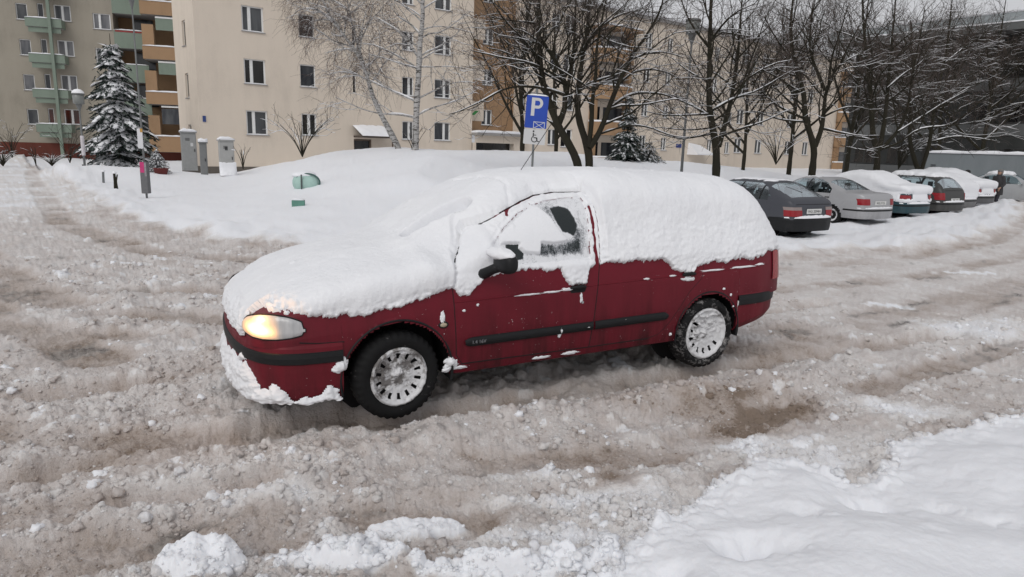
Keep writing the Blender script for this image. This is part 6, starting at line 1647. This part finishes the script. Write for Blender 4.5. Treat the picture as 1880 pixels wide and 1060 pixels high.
parked_car('small car wrapped completely in white snow down to its grey bumper', 17.3, 26.3, HD, 'hatch', (.16, .16, .16), lambda s, y, z: np.full_like(z, .58), .20, z0=-.20, plate='WF 918', seedn=5, glass=False)
parked_car('long saloon under a thick snow hood with one red lamp showing, near the trailer', 19.3, 28.2, HD, 'saloon', (.10, .10, .105), lambda s, y, z: np.where((np.abs(y) > .42) & (s > 3.35) & (z < .84), np.where(z < .70, .59, 1.5), .60), .22, z0=-.15, plate='WN 4401', seedn=6, glass=False)
parked_car('silver car facing the road with snow on its roof, last of the row', 20.9, 33.2, math.radians(-38), 'saloon', (.36, .37, .38), roof_only(1.345, 1.1, 2.4), .13, z0=-.10, plate='WH 7733', seedn=7)
# ------------------------------------------------------------------ street furniture and other things on the snow
MAT['galv'] = simple('galvanised_steel', (.17, .18, .18), .55, .3, var=.25, scale=6)
MAT['sign_blue'] = simple('sign_blue', (.012, .055, .36), .35, var=.08); MAT['sign_white'] = simple('sign_white', (.55, .55, .55), .45, var=.05)
MAT['pole_grey'] = simple('grey_pole', (.15, .155, .155), .6, var=.3, scale=4)
# parking sign with the disabled-badge plate below it
SY = 18.4
b = at_y(978, 300, SY); g0_ = gz(b[0], b[1])
top = at_y(982, 163, SY)
sg = empty('parking_sign', (b[0], b[1], g0_), 0.06, 'blue parking sign above a white wheelchair plate on a grey post behind the red estate', 'road sign')
zz = lambda y: float(at_y(980, y, SY)[2])-g0_
MB().tube([(-.03, 0, -.4), (.0, 0, (top[2]-g0_)*.5), (.045, 0, top[2]-g0_)], .03, 12).build('post', MAT['galv'], sg)
pw = .575; z0_, z1_ = zz(236), zz(176); zc = (z0_+z1_)/2
def rrect(w, h, r, n=5):
    pts = []
    for cx, cz, a0 in ((w/2-r, h/2-r, 0), (-w/2+r, h/2-r, 90), (-w/2+r, -h/2+r, 180), (w/2-r, -h/2+r, 270)):
        for i in range(n+1): a = math.radians(a0+90*i/n); pts.append((cx+r*math.cos(a), cz+r*math.sin(a)))
    return pts
def plate(name, w, h, r, y0, y1, mat, par, loc, rot=0.05):
    p = rrect(w, h, r); n = len(p); V = [(x, y0, z) for x, z in p]+[(x, y1, z) for x, z in p]
    F_ = [tuple(range(n-1, -1, -1)), tuple(range(n, 2*n))]+[(i, (i+1) % n, n+(i+1) % n, n+i) for i in range(n)]
    o = mk(name, V, F_, mat, par); o.location = loc; o.rotation_euler = (0, rot, 0); return o
sx0 = float(at_y(985, 206, SY)[0]-b[0])
bp1 = plate('blue_plate', pw, z1_-z0_, .04, -.046, -.040, MAT['sign_blue'], sg, (sx0, 0, zc), .055)
H_ = z1_-z0_
t = text_mesh('letter_p', 'P', .62, MAT['sign_white'], bp1, sx=1.0, extrude=.001)
t.rotation_euler = (math.radians(90), 0, 0); t.location = (-.0, -.048, -.02)
# heavier stem and bowl so the letter carries its weight
t.scale = (1.15, 1.0, 1)
pm2 = MB(); px0, pz0 = -.15, -.10
bpy.data.objects.remove(t)
pm2.box(px0, px0+.09, -.0475, -.0465, pz0, pz0+.46)
n_ = 14; V = []
for i in range(n_+1):
    a = -math.pi/2+math.pi*i/n_; V += [(px0+.17+.13*math.cos(a), -.0475, pz0+.325+.135*math.sin(a)), (px0+.17+.055*math.cos(a), -.0475, pz0+.325+.062*math.sin(a))]
pm2.add(V, [(2*i, 2*i+2, 2*i+3, 2*i+1) for i in range(n_)]); pm2.box(px0+.088, px0+.172, -.0475, -.0465, pz0+.387, pz0+.46).box(px0+.088, px0+.172, -.0475, -.0465, pz0+.19, pz0+.263)
pm2.build('letter_p', MAT['sign_white'], bp1)
em = MB(); ex0, ex1, ez0, ez1 = -.06, .24, -.42, -.24
em.box(ex0, ex1, -.0475, -.0465, ez0, ez0+.015).box(ex0, ex1, -.0475, -.0465, ez1-.015, ez1).box(ex0, ex0+.015, -.0475, -.0465, ez0+.015, ez1-.015).box(ex1-.015, ex1, -.0475, -.0465, ez0+.015, ez1-.015)
for (xa, za, xb, zb_) in ((ex0, ez0, ex1, ez1), (ex0, ez1, ex1, ez0)):
    d = np.array([xb-xa, zb_-za]); nn_ = np.array([-d[1], d[0]])/np.linalg.norm(d)*.007
    em.quad((xa+nn_[0], -.0478, za+nn_[1]), (xa-nn_[0], -.0478, za-nn_[1]), (xb-nn_[0], -.0478, zb_-nn_[1]), (xb+nn_[0], -.0478, zb_+nn_[1]))
em.build('envelope_mark', MAT['sign_white'], bp1)
z2a, z2b = zz(265.5), zz(237.5)
bp2 = plate('white_plate', pw, z2b-z2a, .03, -.046, -.040, MAT['sign_white'], sg, (sx0-.035, 0, (z2a+z2b)/2), .055)
wm = MB(); 
V = []; 
for i in range(20):
    a = math.radians(-20-290*i/19+60); V += [(.0+.085*math.cos(a), -.0475, -.06+.085*math.sin(a)), (.0+.062*math.cos(a), -.0475, -.06+.062*math.sin(a))]
wm.add(V, [(2*i, 2*i+2, 2*i+3, 2*i+1) for i in range(19)])
wm.box(-.05, -.022, -.048, -.047, -.01, .10); wm.box(-.022, .05, -.048, -.047, -.035, -.010); wm.box(-.022, .04, -.048, -.047, .035, .055)
wm.add([(.035, -.048, -.035), (.06, -.048, -.03), (.10, -.048, -.11), (.078, -.048, -.118)], [(0, 1, 2, 3)]); wm.box(.085, .135, -.048, -.047, -.125, -.105)
wm.add([(-.036+.024*math.cos(2*math.pi*i/14), -.048, .140+.024*math.sin(2*math.pi*i/14)) for i in range(14)], [tuple(range(14))])
wm.build('wheelchair_mark', MAT['ink'], bp2)
snow_ridge('sign_snow', -pw/2+.02, pw/2-.02, -.055, -.03, H_/2, .035, bp1, .05)

def lantern_post(label, base, h, rad=.06, head=.24, name='street_lamp', snowcap=.10, lean=0.0):
    L = empty(name, tuple(base), 0, label, 'street lamp')
    tp = (lean*h, 0, h)
    MB().tube([(0, 0, -.4), (lean*h*.5, 0, h*.5), tp], [rad, rad*.8, rad*.6], 12).build('pole', MAT['pole_grey'], L, True)
    MB().lathe([(rad*.62, 0), (rad*.9, .05), (head*.55, .30), (head*.62, .32)], 16, origin=tp).build('lamp_collar', MAT['pole_grey'], L, True)
    MB().lathe([(head*.60, .32), (head*.95, .34), (head*1.0, .72), (head*.9, .74)], 16, origin=tp).build('lamp_glass', simple('lamp_glass', (.20, .21, .20), .35, var=.1), L, True)
    MB().lathe([(head*1.12, .74), (head*1.10, .79), (head*.5, .86), (.01, .88)], 16, origin=tp, cap=False).build('lamp_cap', MAT['pole_grey'], L, True)
    if snowcap: MB().lathe([(head*1.08, .80), (head*1.0, .80+snowcap*.6), (head*.6, .84+snowcap), (.01, .86+snowcap*1.15)], 16, origin=tp, cap=False).build('lamp_snow', MAT['tree_snow'], L, True)
    return L
b = at_y(1252, 305, 24); g1 = gz(b[0], b[1]); b[2] = g1; tz = at_y(1254, 75, 24)[2]-g1
lantern_post('tall grey lamp post with a tapered lantern, left of the thick forked tree', b, tz-.12, .055, .23, snowcap=.04, lean=.0)
b = at_z(270, 368, 0.0); b[2] = gz(b[0], b[1]); tL = at_y(248, 6, b[1]); 
lp = lantern_post('tall grey lamp post with a notice and sticker-covered casing, before the spruce', b, tL[2]-b[2]-.15, .030, .17, snowcap=.05)
cs = MB().box(-.10, .10, -.08, .08, .12, 1.0).build('casing', simple('grey_casing', (.12, .12, .125), .6, var=.3, scale=12), lp, False, .015)
MB().box(-.085, .03, -.0835, -.081, .70, .99).build('pink_sticker', simple('pink_sticker', (.50, .03, .16), .5, var=.3, scale=14), cs)
MB().box(.035, .09, -.0835, -.081, .60, .97).build('torn_poster', simple('torn_poster', (.25, .24, .25), .7, var=.5, scale=30), cs)
MB().box(-.10, .045, -.062, -.056, 1.36, 1.90).build('notice', simple('paper_white', (.62, .62, .64), .7), lp)
MB().box(-.015, .055, -.064, -.0625, 1.80, 1.90).build('orange_label', simple('orange_label', (.45, .25, .05), .6), lp)
b = at_z(157, 319, 0.0); b[2] = gz(b[0], b[1]); tL = at_y(145, 182, b[1])
lp = lantern_post('short lamp post with a snow-capped lantern beside the side street', b, tL[2]-b[2]-.55, .055, .24, snowcap=.12)
MB().lathe([(.078, .5), (.08, .55), (.08, 1.35), (.078, 1.4)], 14).build('pasted_paper', simple('pasted_paper', (.55, .52, .54), .7, var=.35, scale=9), lp, True)

def utility_box(label, xa, xb, yb, yt, Y, col, name='utility_cabinet', vents=True, sticker=None, yaw=.6, rough_snow=False):
    a = at_y((xa+xb)/2, yb, Y); c = at_y((xa+xb)/2, yt, Y); w = (xb-xa)/FPX*Y/ (math.cos(yaw)+.5*math.sin(yaw)); h = c[2]-a[2]+.35
    o = empty(name, (a[0], a[1], a[2]-.3), yaw, label, 'cabinet')
    m_ = simple('cabinet_'+str(int(xa)), col, .65, var=.2, scale=5)
    bd = MB().box(-w/2, w/2, -w*.25, w*.25, 0, h-.09).build('cabinet_body', m_, o, False, .012)
    MB().box(-w/2+.04, w/2-.04, -w*.25-.012, -w*.25-.002, .12, h-.16).build('cabinet_door', m_, o, False, .006)
    MB().tube([(w/2-.10, -w*.25-.03, h*.48), (w/2-.10, -w*.25-.03, h*.56)], .014, 6).build('door_handle', MAT['black_plastic'], o)
    MB().box(-w/2-.04, w/2+.04, -w*.25-.04, w*.25+.04, h-.089, h-.03).build('cabinet_cap', m_, o, False, .01)
    snow_ridge('cap_snow', -w/2-.04, w/2+.04, -w*.25-.05, w*.25+.05, h-.029, .17, o, .1)
    if vents:
        vm = MB()
        for k in range(4): vm.box(-w*.25, w*.05, -w*.25-.019, -w*.25-.0125, h*.76+k*.035, h*.76+k*.035+.014)
        vm.build('vent', MAT['dark_gap'], o)
    if sticker: MB().box(sticker[0]*w-.06, sticker[0]*w+.06, -w*.25-.017, -w*.25-.0125, h*sticker[1], h*sticker[1]+.16).build('sticker', simple('sticker_'+str(int(xa)), sticker[2], .5), o)
    if rough_snow:
        V = []; n_ = 16; rs = np.random.RandomState(3)
        for i in range(n_):
            for j in range(n_): 
                q = .05+.20*math.exp(-(j/6.)**2)*(1+.3*rs.rand()) if j < n_-1 else 0; V.append((-w/2-.06+(w+.12)*i/(n_-1), -w*.25-q*(1-.6*abs(2*i/(n_-1)-1)**4), .15+.55*j/(n_-1)*(1+.08*rs.rand())))
        mk('drifted_snow', V, [tuple(f) for f in grid_faces(n_, n_)], MAT['snow_far'], o, True)
    return o
utility_box('widest grey metal cabinet with a snow cap at the corner of the beige block', 335, 362, 302, 243, 33.5, (.27, .275, .27), sticker=(.18, .62, (.55, .55, .55)))
utility_box('narrow dark grey cabinet standing between the two wider ones', 369, 382, 318, 262, 31.5, (.19, .195, .195), vents=False)
utility_box('pale grey cabinet with snow stuck to its lower half, nearest the mound', 404, 431, 316, 258, 30.5, (.36, .36, .35), rough_snow=True, sticker=(-.05, .72, (.06, .06, .06)))
shrub('garden_shrub', 'small bent shrub covered with snow beside the pale grey cabinet', 446, 304, 30, .9, .6, 69, 7, dens=.6, snow=3.0)
for lab_, x, yb, yt, nm in (('shorter wooden stake with a snow cap in the verge, left one of the pair', 190, 337, 316, 1), ('longer split wooden stake in the verge, nearer the lamp post', 211, 347, 319, 2)):
    b = at_z(x, yb, .05); b[2] = gz(b[0], b[1]); h = at_y(x, yt, b[1])[2]-b[2]
    s_ = empty('wooden_stake', tuple(b), 0, lab_, 'stake', 'stakes in the verge')
    mm = MB().tube([(0, 0, -.2), (.01*nm, 0, h*.5), (.02, 0, h)], [.045, .042, .04], 7)
    if nm == 2: mm.tube([(.09, .02, -.2), (.06, .0, h*.5), (.12, 0, h*.95)], [.03, .028, .02], 6)
    mm.build('stake', MAT['galv'] if nm == 1 else MAT['bark'], s_)
    MB().lathe([(.07, 0), (.06, .05), (.01, .07)], 10, origin=(.02, 0, h)).build('cap_snow', MAT['tree_snow'], s_, True)
# pale green things half buried in the slope
MAT['pale_green'] = simple('pale_green_plastic', (.36, .52, .47), .6, var=.2, scale=5)
def on_ground(px, py):
    lo, hi = 6.0, 32.0; d = ray(px, py); prev = None
    for t in np.linspace(lo, hi, 500):
        k = t/d[1]; p = np.array([d[0]*k, t, CAMH+d[2]*k])
        g_ = gz(p[0], p[1]) if (prev is None or True) else 0
        if p[2] <= g_: return np.array([p[0], p[1], g_])
    return at_z(px, py, .5)
b = on_ground(562, 343)
bo = empty('buried_bin', tuple(b), .3, 'rounded pale green plastic bin half buried in the slope of the snow mound', 'bin')
sc_ = b[1]/18.
V, Fz = superell(0, 0, .10*sc_, .34*sc_, .25*sc_, .24*sc_, 2.4, 16); mk('bin_body', V, Fz, MAT['pale_green'], bo, True)
MB().tube([(.34*sc_*math.cos(a)*.9+.04, -.16*sc_-.02*math.sin(a*2), .12*sc_+.22*sc_*math.sin(a)) for a in np.linspace(-.3, 2.6, 16)], .022*sc_, 7).build('bin_rim', simple('dark_green_rim', (.05, .11, .10), .6), bo, True)
MB().tube([(-.12, -.26*sc_, -.1), (-.12, -.27*sc_, .32*sc_)], .02*sc_, 6).build('bin_strap', simple('dark_strap', (.07, .08, .08), .6), bo)
V, Fz = superell(-.06, .03, .30*sc_, .30*sc_, .22*sc_, .10*sc_, 2.1, 16); V = np.array(V); V = V+.02*fbm(V*9, 2)[:, None]; mk('bin_snow', [tuple(v) for v in V], Fz, MAT['snow_far'], bo, True)
b = on_ground(548, 378); bo = empty('green_block', tuple(b), .2, 'small dark green block sticking out of the snow below the buried bin', 'block')
s_ = b[1]*.010
MB().box(-.9*s_, .9*s_, -.5*s_, .5*s_, -.3, .8*s_).build('block_body', simple('dull_green', (.10, .24, .19), .6, var=.3), bo, False, .01)
snow_ridge('block_snow', -.85*s_, .8*s_, -.45*s_, .5*s_, .8*s_, .05, bo, .04)
# a board leaning by the small conifer
b = at_y(296, 322, 29.6); b[2] = gz(b[0], b[1]); fb = empty('flower_tub', tuple(b), 0, 'dark red tub under the little snow-buried conifer', 'tub')
MB().lathe([(.22, -.1), (.30, .22), (.32, .22), (.30, .18)], 18).build('tub_body', simple('tub_red', (.14, .025, .022), .7, var=.3), fb, True)

# box trailer behind the last cars
t0, t1 = at_y(1697, 300, 41.0), at_y(1990, 300, 36.0)
dv = np.array([t1[0]-t0[0], t1[1]-t0[1]]); L = float(np.linalg.norm(dv)); rz = math.atan2(dv[1], dv[0]); zt_ = at_y(1700, 281, 41.0)[2]; 
TRL = empty('box_trailer', (t0[0], t0[1], -.15), rz, 'long grey box trailer with a deep snow cap behind the last parked cars', 'trailer')
hT = zt_+.15
m = NM('trailer_skin', .5, .0, .4); f = m.noise(2, 5, .6, (1, 1, .3)); m.color(m.mix(f, (.135, .155, .165), (.20, .22, .23)))
w_ = m.n('ShaderNodeTexWave'); w_.inputs['Scale'].default_value = 3.2; w_.bands_direction = 'X'; m.l(m.obj(), w_.inputs[0]); m.bump(w_.outputs['Fac'], .25, .02)
MB().box(0, L, 0, 2.3, .62, hT).build('box_body', m.m, TRL, False, .03)
MB().box(.1, L-.1, .3, 2.0, .42, .615).build('chassis', MAT['black_plastic'], TRL)
fm = MB()
for u in (0.03, L*.78, L-.05): fm.box(u-.04, u+.04, -.03, -.004, .62, hT-.02)
fm.box(.08, L*.78-.05, -.025, -.004, .60, .68).build('frame_rail', simple('trailer_rail', (.08, .085, .09), .6), TRL)
MB().box(L*.80, L*.80+.16, -.012, -.002, .75, hT-.05).build('door_gap', MAT['dark_gap'], TRL)
vm = MB()
for k in range(4): vm.box(.35, .60, -.035, -.004, 1.30+k*.11, 1.34+k*.11)
vm.build('vent', MAT['dark_gap'], TRL)
snow_ridge('roof_snow', -.03, L+.03, -.05, 2.33, hT+.002, .20, TRL, .3)
for u in (L*.35, L*.35+.75, L*.9): 
    wv_ = make_wheel(TRL, (u, .16, .38), -1, 0, R=.38, wd=.22, detail=False, rimR=.22)

# ------------------------------------------------------------------ two people by the last cars
def person(label, X, Y, z, heading, coat, trousers, hood=None, hair=(.02, .015, .012), h=1.74, armbend=.25):
    P_ = empty('person', (X, Y, z), heading, label, 'person')
    k = h/1.74
    verts = {}; edges = []; vl = []; rl = []
    def v(n, p, r, par=None):
        verts[n] = len(vl); vl.append((p[0]*k, p[1]*k, p[2]*k)); rl.append(r*k)
        if par: edges.append((verts[par], verts[n]))
    v('pelvis', (0, 0, .95), .135); v('waist', (0, 0, 1.10), .125, 'pelvis'); v('chest', (.0, 0, 1.30), .150, 'waist'); v('neck0', (.0, 0, 1.46), .070, 'chest'); v('neck', (.01, 0, 1.52), .055, 'neck0')
    v('jaw', (.03, 0, 1.575), .068, 'neck'); v('skull', (.01, 0, 1.65), .092, 'jaw'); v('crown', (.0, 0, 1.705), .060, 'skull')
    for s, nm in ((1, 'l'), (-1, 'r')):
        v('sh'+nm, (0, .175*s, 1.42), .066, 'chest'); v('el'+nm, (-.03, .235*s, 1.14), .047, 'sh'+nm); v('wr'+nm, (armbend*.6, .23*s, .93+armbend*.35), .030, 'el'+nm)
        v('pm'+nm, (armbend*.6+.045, .22*s, .87+armbend*.38), .036, 'wr'+nm)
        for j, (dy, ln) in enumerate(((-.024, .070), (-.008, .080), (.008, .076), (.024, .060))):
            v(f'f{j}a{nm}', (armbend*.6+.075, (.22+dy)*s, .835+armbend*.38), .010, 'pm'+nm); v(f'f{j}b{nm}', (armbend*.6+.082, (.22+dy)*s, .835+armbend*.38-ln*.5), .009, f'f{j}a{nm}'); v(f'f{j}c{nm}', (armbend*.6+.070, (.22+dy)*s, .835+armbend*.38-ln), .008, f'f{j}b{nm}')
        v('th'+nm, (armbend*.6+.075, (.22-.045)*s, .88+armbend*.38), .011, 'pm'+nm); v('th2'+nm, (armbend*.6+.095, (.22-.050)*s, .85+armbend*.38), .009, 'th'+nm)
        v('hip'+nm, (0, .09*s, .88), .10, 'pelvis'); v('kn'+nm, (.02+.06*s, .10*s, .49), .060, 'hip'+nm); v('an'+nm, (-.03+.10*s, .105*s, .09), .042, 'kn'+nm); v('toe'+nm, (.12+.10*s, .12*s, .045), .040, 'an'+nm)
    me = bpy.data.meshes.new('body'); me.from_pydata(vl, edges, []); o = bpy.data.objects.new('body', me); COL.objects.link(o)
    md = o.modifiers.new('skin', 'SKIN')
    for i, r in enumerate(rl): me.skin_vertices[0].data[i].radius = (r, r)
    me.skin_vertices[0].data[0].use_root = True
    sb = o.modifiers.new('sub', 'SUBSURF'); sb.levels = 1; sb.render_levels = 1
    dg = bpy.context.evaluated_depsgraph_get(); m2 = bpy.data.meshes.new_from_object(o.evaluated_get(dg)); bpy.data.objects.remove(o)
    m2.name = 'body'; m2.materials.clear(); m2.materials.append(simple('skin_tone', (.36, .22, .16), .6)); m2.materials.append(simple('trousers_'+str(int(X*10)), trousers, .9)); m2.materials.append(simple('boots_'+str(int(X*10)), (.02, .018, .016), .7))
    for p in m2.polygons:
        c = p.center; p.material_index = 2 if c.z < .16*k else (1 if c.z < .92*k and abs(c.y) < .19*k else 0); p.use_smooth = True
    bo_ = bpy.data.objects.new('body', m2); COL.objects.link(bo_); bo_.parent = P_
    cm = simple('coat_'+str(int(X*10)), coat, .85, var=.25, scale=14, bump=.3, bscale=25, bdist=.01)
    # coat: shell with collar, skirt to mid thigh and sleeves
    mb = MB(); rings = []
    for (z_, rx, ry) in ((.70, .185, .225), (.80, .180, .225), (.95, .168, .215), (1.10, .152, .200), (1.25, .165, .225), (1.38, .150, .225), (1.455, .105, .150), (1.50, .085, .095), (1.545, .088, .090)):
        rings.append([(rx*math.cos(a)*k+.01*k*math.sin(5*a+z_*9), ry*math.sin(a)*k, z_*k) for a in np.linspace(0, 2*math.pi, 22, endpoint=False)])
    V = [q for r in rings for q in r]; n_ = 22
    mb.add(V, [(i*n_+j, i*n_+(j+1) % n_, (i+1)*n_+(j+1) % n_, (i+1)*n_+j) for i in range(len(rings)-1) for j in range(n_)])
    ct = mb.build('coat', cm, P_, True)
    for s, nm in ((1, 'l'), (-1, 'r')):
        a, b_, c_ = [Vector(vl[verts[q+nm]]) for q in ('sh', 'el', 'wr')]
        MB().tube([a+Vector((0, -.03*s, .03)), a, (a+b_)/2, b_, (b_+c_)/2, c_], [x*k for x in (.070, .082, .070, .062, .055, .046)], 12).build('sleeve', cm, ct, True)
    # face: nose, eyes, mouth, ears
    fm = MB(); sk = simple('face_skin', (.34, .20, .15), .6)
    fm.add([(.088*k, 0, 1.655*k), (.085*k, .016*k, 1.60*k), (.085*k, -.016*k, 1.60*k), (.118*k, 0, 1.612*k)], [(0, 1, 3), (0, 3, 2), (1, 2, 3)])
    for s in (1, -1): 
        V, F2 = superell(0, .088*k*s, 1.615*k, .020*k, .008*k, .030*k, 2, 6); fm.add(V, F2)
    fm.build('face', sk, bo_, True)
    em_ = MB()
    for s in (1, -1): V, F2 = superell(.088*k, .032*k*s, 1.643*k, .010*k, .013*k, .007*k, 2, 6); em_.add(V, F2)
    em_.box(.092*k, .098*k, -.022*k, .022*k, 1.583*k, 1.588*k).build('eyes_and_mouth', MAT['dark_gap'], bo_)
    V, F2 = superell(-.012*k, 0, 1.665*k, .112*k, .102*k, .105*k, 2.2, 12); V = np.array(V)
    if hood:
        V[:, 0] = np.where((V[:, 2] < 1.66*k) & (V[:, 0] > .02), .02, V[:, 0]); V[:, 2] = np.where(V[:, 2] < 1.62*k, V[:, 2]-.06*k, V[:, 2]); V[:, 0] -= .012; mk('hood', [tuple(v_) for v_ in V], F2, simple('hood_'+str(int(X*10)), hood, .9, bump=.3), P_, True)
    else:
        V[:, 0] = np.where((V[:, 2] < 1.675*k) & (V[:, 0] > .0), .0, V[:, 0]); V += (.006*fbm(V*40, 2))[:, None]; mk('hair', [tuple(v_) for v_ in V], F2, simple('hair_'+str(int(X*10)), hair, .7), P_, True)
    return P_
b = at_y(1834, 330, 29.4); zt2 = at_y(1834, 311, 29.4)[2]
g_ = gz(b[0], b[1]); person('person in dark coat and grey hood standing before the grey trailer between cars', b[0], b[1], zt2-1.78, math.radians(200), (.035, .033, .035), (.03, .03, .04), hood=(.16, .155, .15), h=1.76)
b = at_y(1774, 330, 31.0); zt2 = at_y(1774, 313, 31.0)[2]
person('dark-haired person of whom only the head shows above the snowy car roofs', b[0], b[1], zt2-1.72, math.radians(150), (.02, .02, .025), (.03, .03, .035), hair=(.012, .010, .009), h=1.72)

# ------------------------------------------------------------------ loose lumps of broken slush lying on the road (nobody could count them)
def ico():
    t = (1+5**.5)/2; v = [(-1, t, 0), (1, t, 0), (-1, -t, 0), (1, -t, 0), (0, -1, t), (0, 1, t), (0, -1, -t), (0, 1, -t), (t, 0, -1), (t, 0, 1), (-t, 0, -1), (-t, 0, 1)]
    f = [(0, 11, 5), (0, 5, 1), (0, 1, 7), (0, 7, 10), (0, 10, 11), (1, 5, 9), (5, 11, 4), (11, 10, 2), (10, 7, 6), (7, 1, 8), (3, 9, 4), (3, 4, 2), (3, 2, 6), (3, 6, 8), (3, 8, 9), (4, 9, 5), (2, 4, 11), (6, 2, 10), (8, 6, 7), (9, 8, 1)]
    v = [np.array(p)/np.linalg.norm(p) for p in v]; c = {}
    def mid(a, b):
        q = (min(a, b), max(a, b))
        if q not in c: m_ = v[a]+v[b]; v.append(m_/np.linalg.norm(m_)); c[q] = len(v)-1
        return c[q]
    f2 = []
    for a, b, c_ in f:
        ab, bc, ca = mid(a, b), mid(b, c_), mid(c_, a); f2 += [(a, ab, ca), (b, bc, ab), (c_, ca, bc), (ab, bc, ca)]
    return np.array(v), np.array(f2)
IV, IF = ico()
def lumps(name, n, rmax, smin, smax, seed, region, cleaner=0.0, mind=2.3, xr=(-8, 9)):
    rs = np.random.RandomState(seed)
    r = mind+(rmax-mind)*rs.rand(n)**1.25; a = np.radians(rs.uniform(-42, 42, n)); x, y = r*np.sin(a), r*np.cos(a)
    z, dirt, wet, mf, mb_, flat = ground(x, y)
    rgh = 1-wet; cl = fbm(P3(x*1.3, y*1.3, 33.), 3); ok = region(x, y, dirt, flat, mf, mb_, cl) & ~((np.abs((x-CX)*NX[0]+(y-CY)*NX[1]+.85) < .86) & ((x-CX)*AX[0]+(y-CY)*AX[1] > -1.0) & ((x-CX)*AX[0]+(y-CY)*AX[1] < 3.65))
    x, y, z, dirt = x[ok], y[ok], z[ok], dirt[ok]; n = len(x)
    sz = smin+(smax-smin)*rs.rand(n)**4.0
    tpl = []
    for k_ in range(10):
        q = IV*(1+.75*fbm(IV*1.6+k_*7.7, 3)[:, None]); q = q*np.array([1, .85+.2*rs.rand(), .70+.15*rs.rand()]); tpl.append(q)
    tpl = np.array(tpl); idx_ = rs.randint(0, 10, n); an = rs.rand(n)*6.28; ca, sa = np.cos(an), np.sin(an)
    q = tpl[idx_]*sz[:, None, None]; X_ = q[..., 0]*ca[:, None]-q[..., 1]*sa[:, None]+x[:, None]; Y_ = q[..., 0]*sa[:, None]+q[..., 1]*ca[:, None]+y[:, None]; Z_ = q[..., 2]+z[:, None]-sz[:, None]*.12
    V = np.stack([X_, Y_, Z_], -1).reshape(-1, 3); F_ = (IF[None]+(np.arange(n)*len(IV))[:, None, None]).reshape(-1, 3)
    o = mk(name, V, F_, MAT['ground'], None, True); dd = np.clip(dirt-cleaner*(rs.rand(n) < .05)-.03+.09*rs.normal(size=n), 0, 1); attr(o, 'dirt', np.repeat(dd, len(IV))); attr(o, 'wet', np.zeros(len(V))); tag(o, kind='stuff'); return o
lumps('slush_clods', 30000, 12, .006, .034, 5, lambda x, y, d, w, mf, mb_, cl: (mf < .3) & (mb_ < .5) & (w < .6) & (cl > -.18+.30*w), .55)
lumps('fine_slush_clods', 20000, 6.2, .004, .013, 6, lambda x, y, d, w, mf, mb_, cl: (mf < .3) & (mb_ < .4) & (w < .95) & (cl > -.40), .3)
lumps('bank_snow_lumps', 60000, 9, .006, .034, 9, lambda x, y, d, w, mf, mb_, cl: ((mb_ > .03) & (mb_ < .93)), .0, mind=2.2)
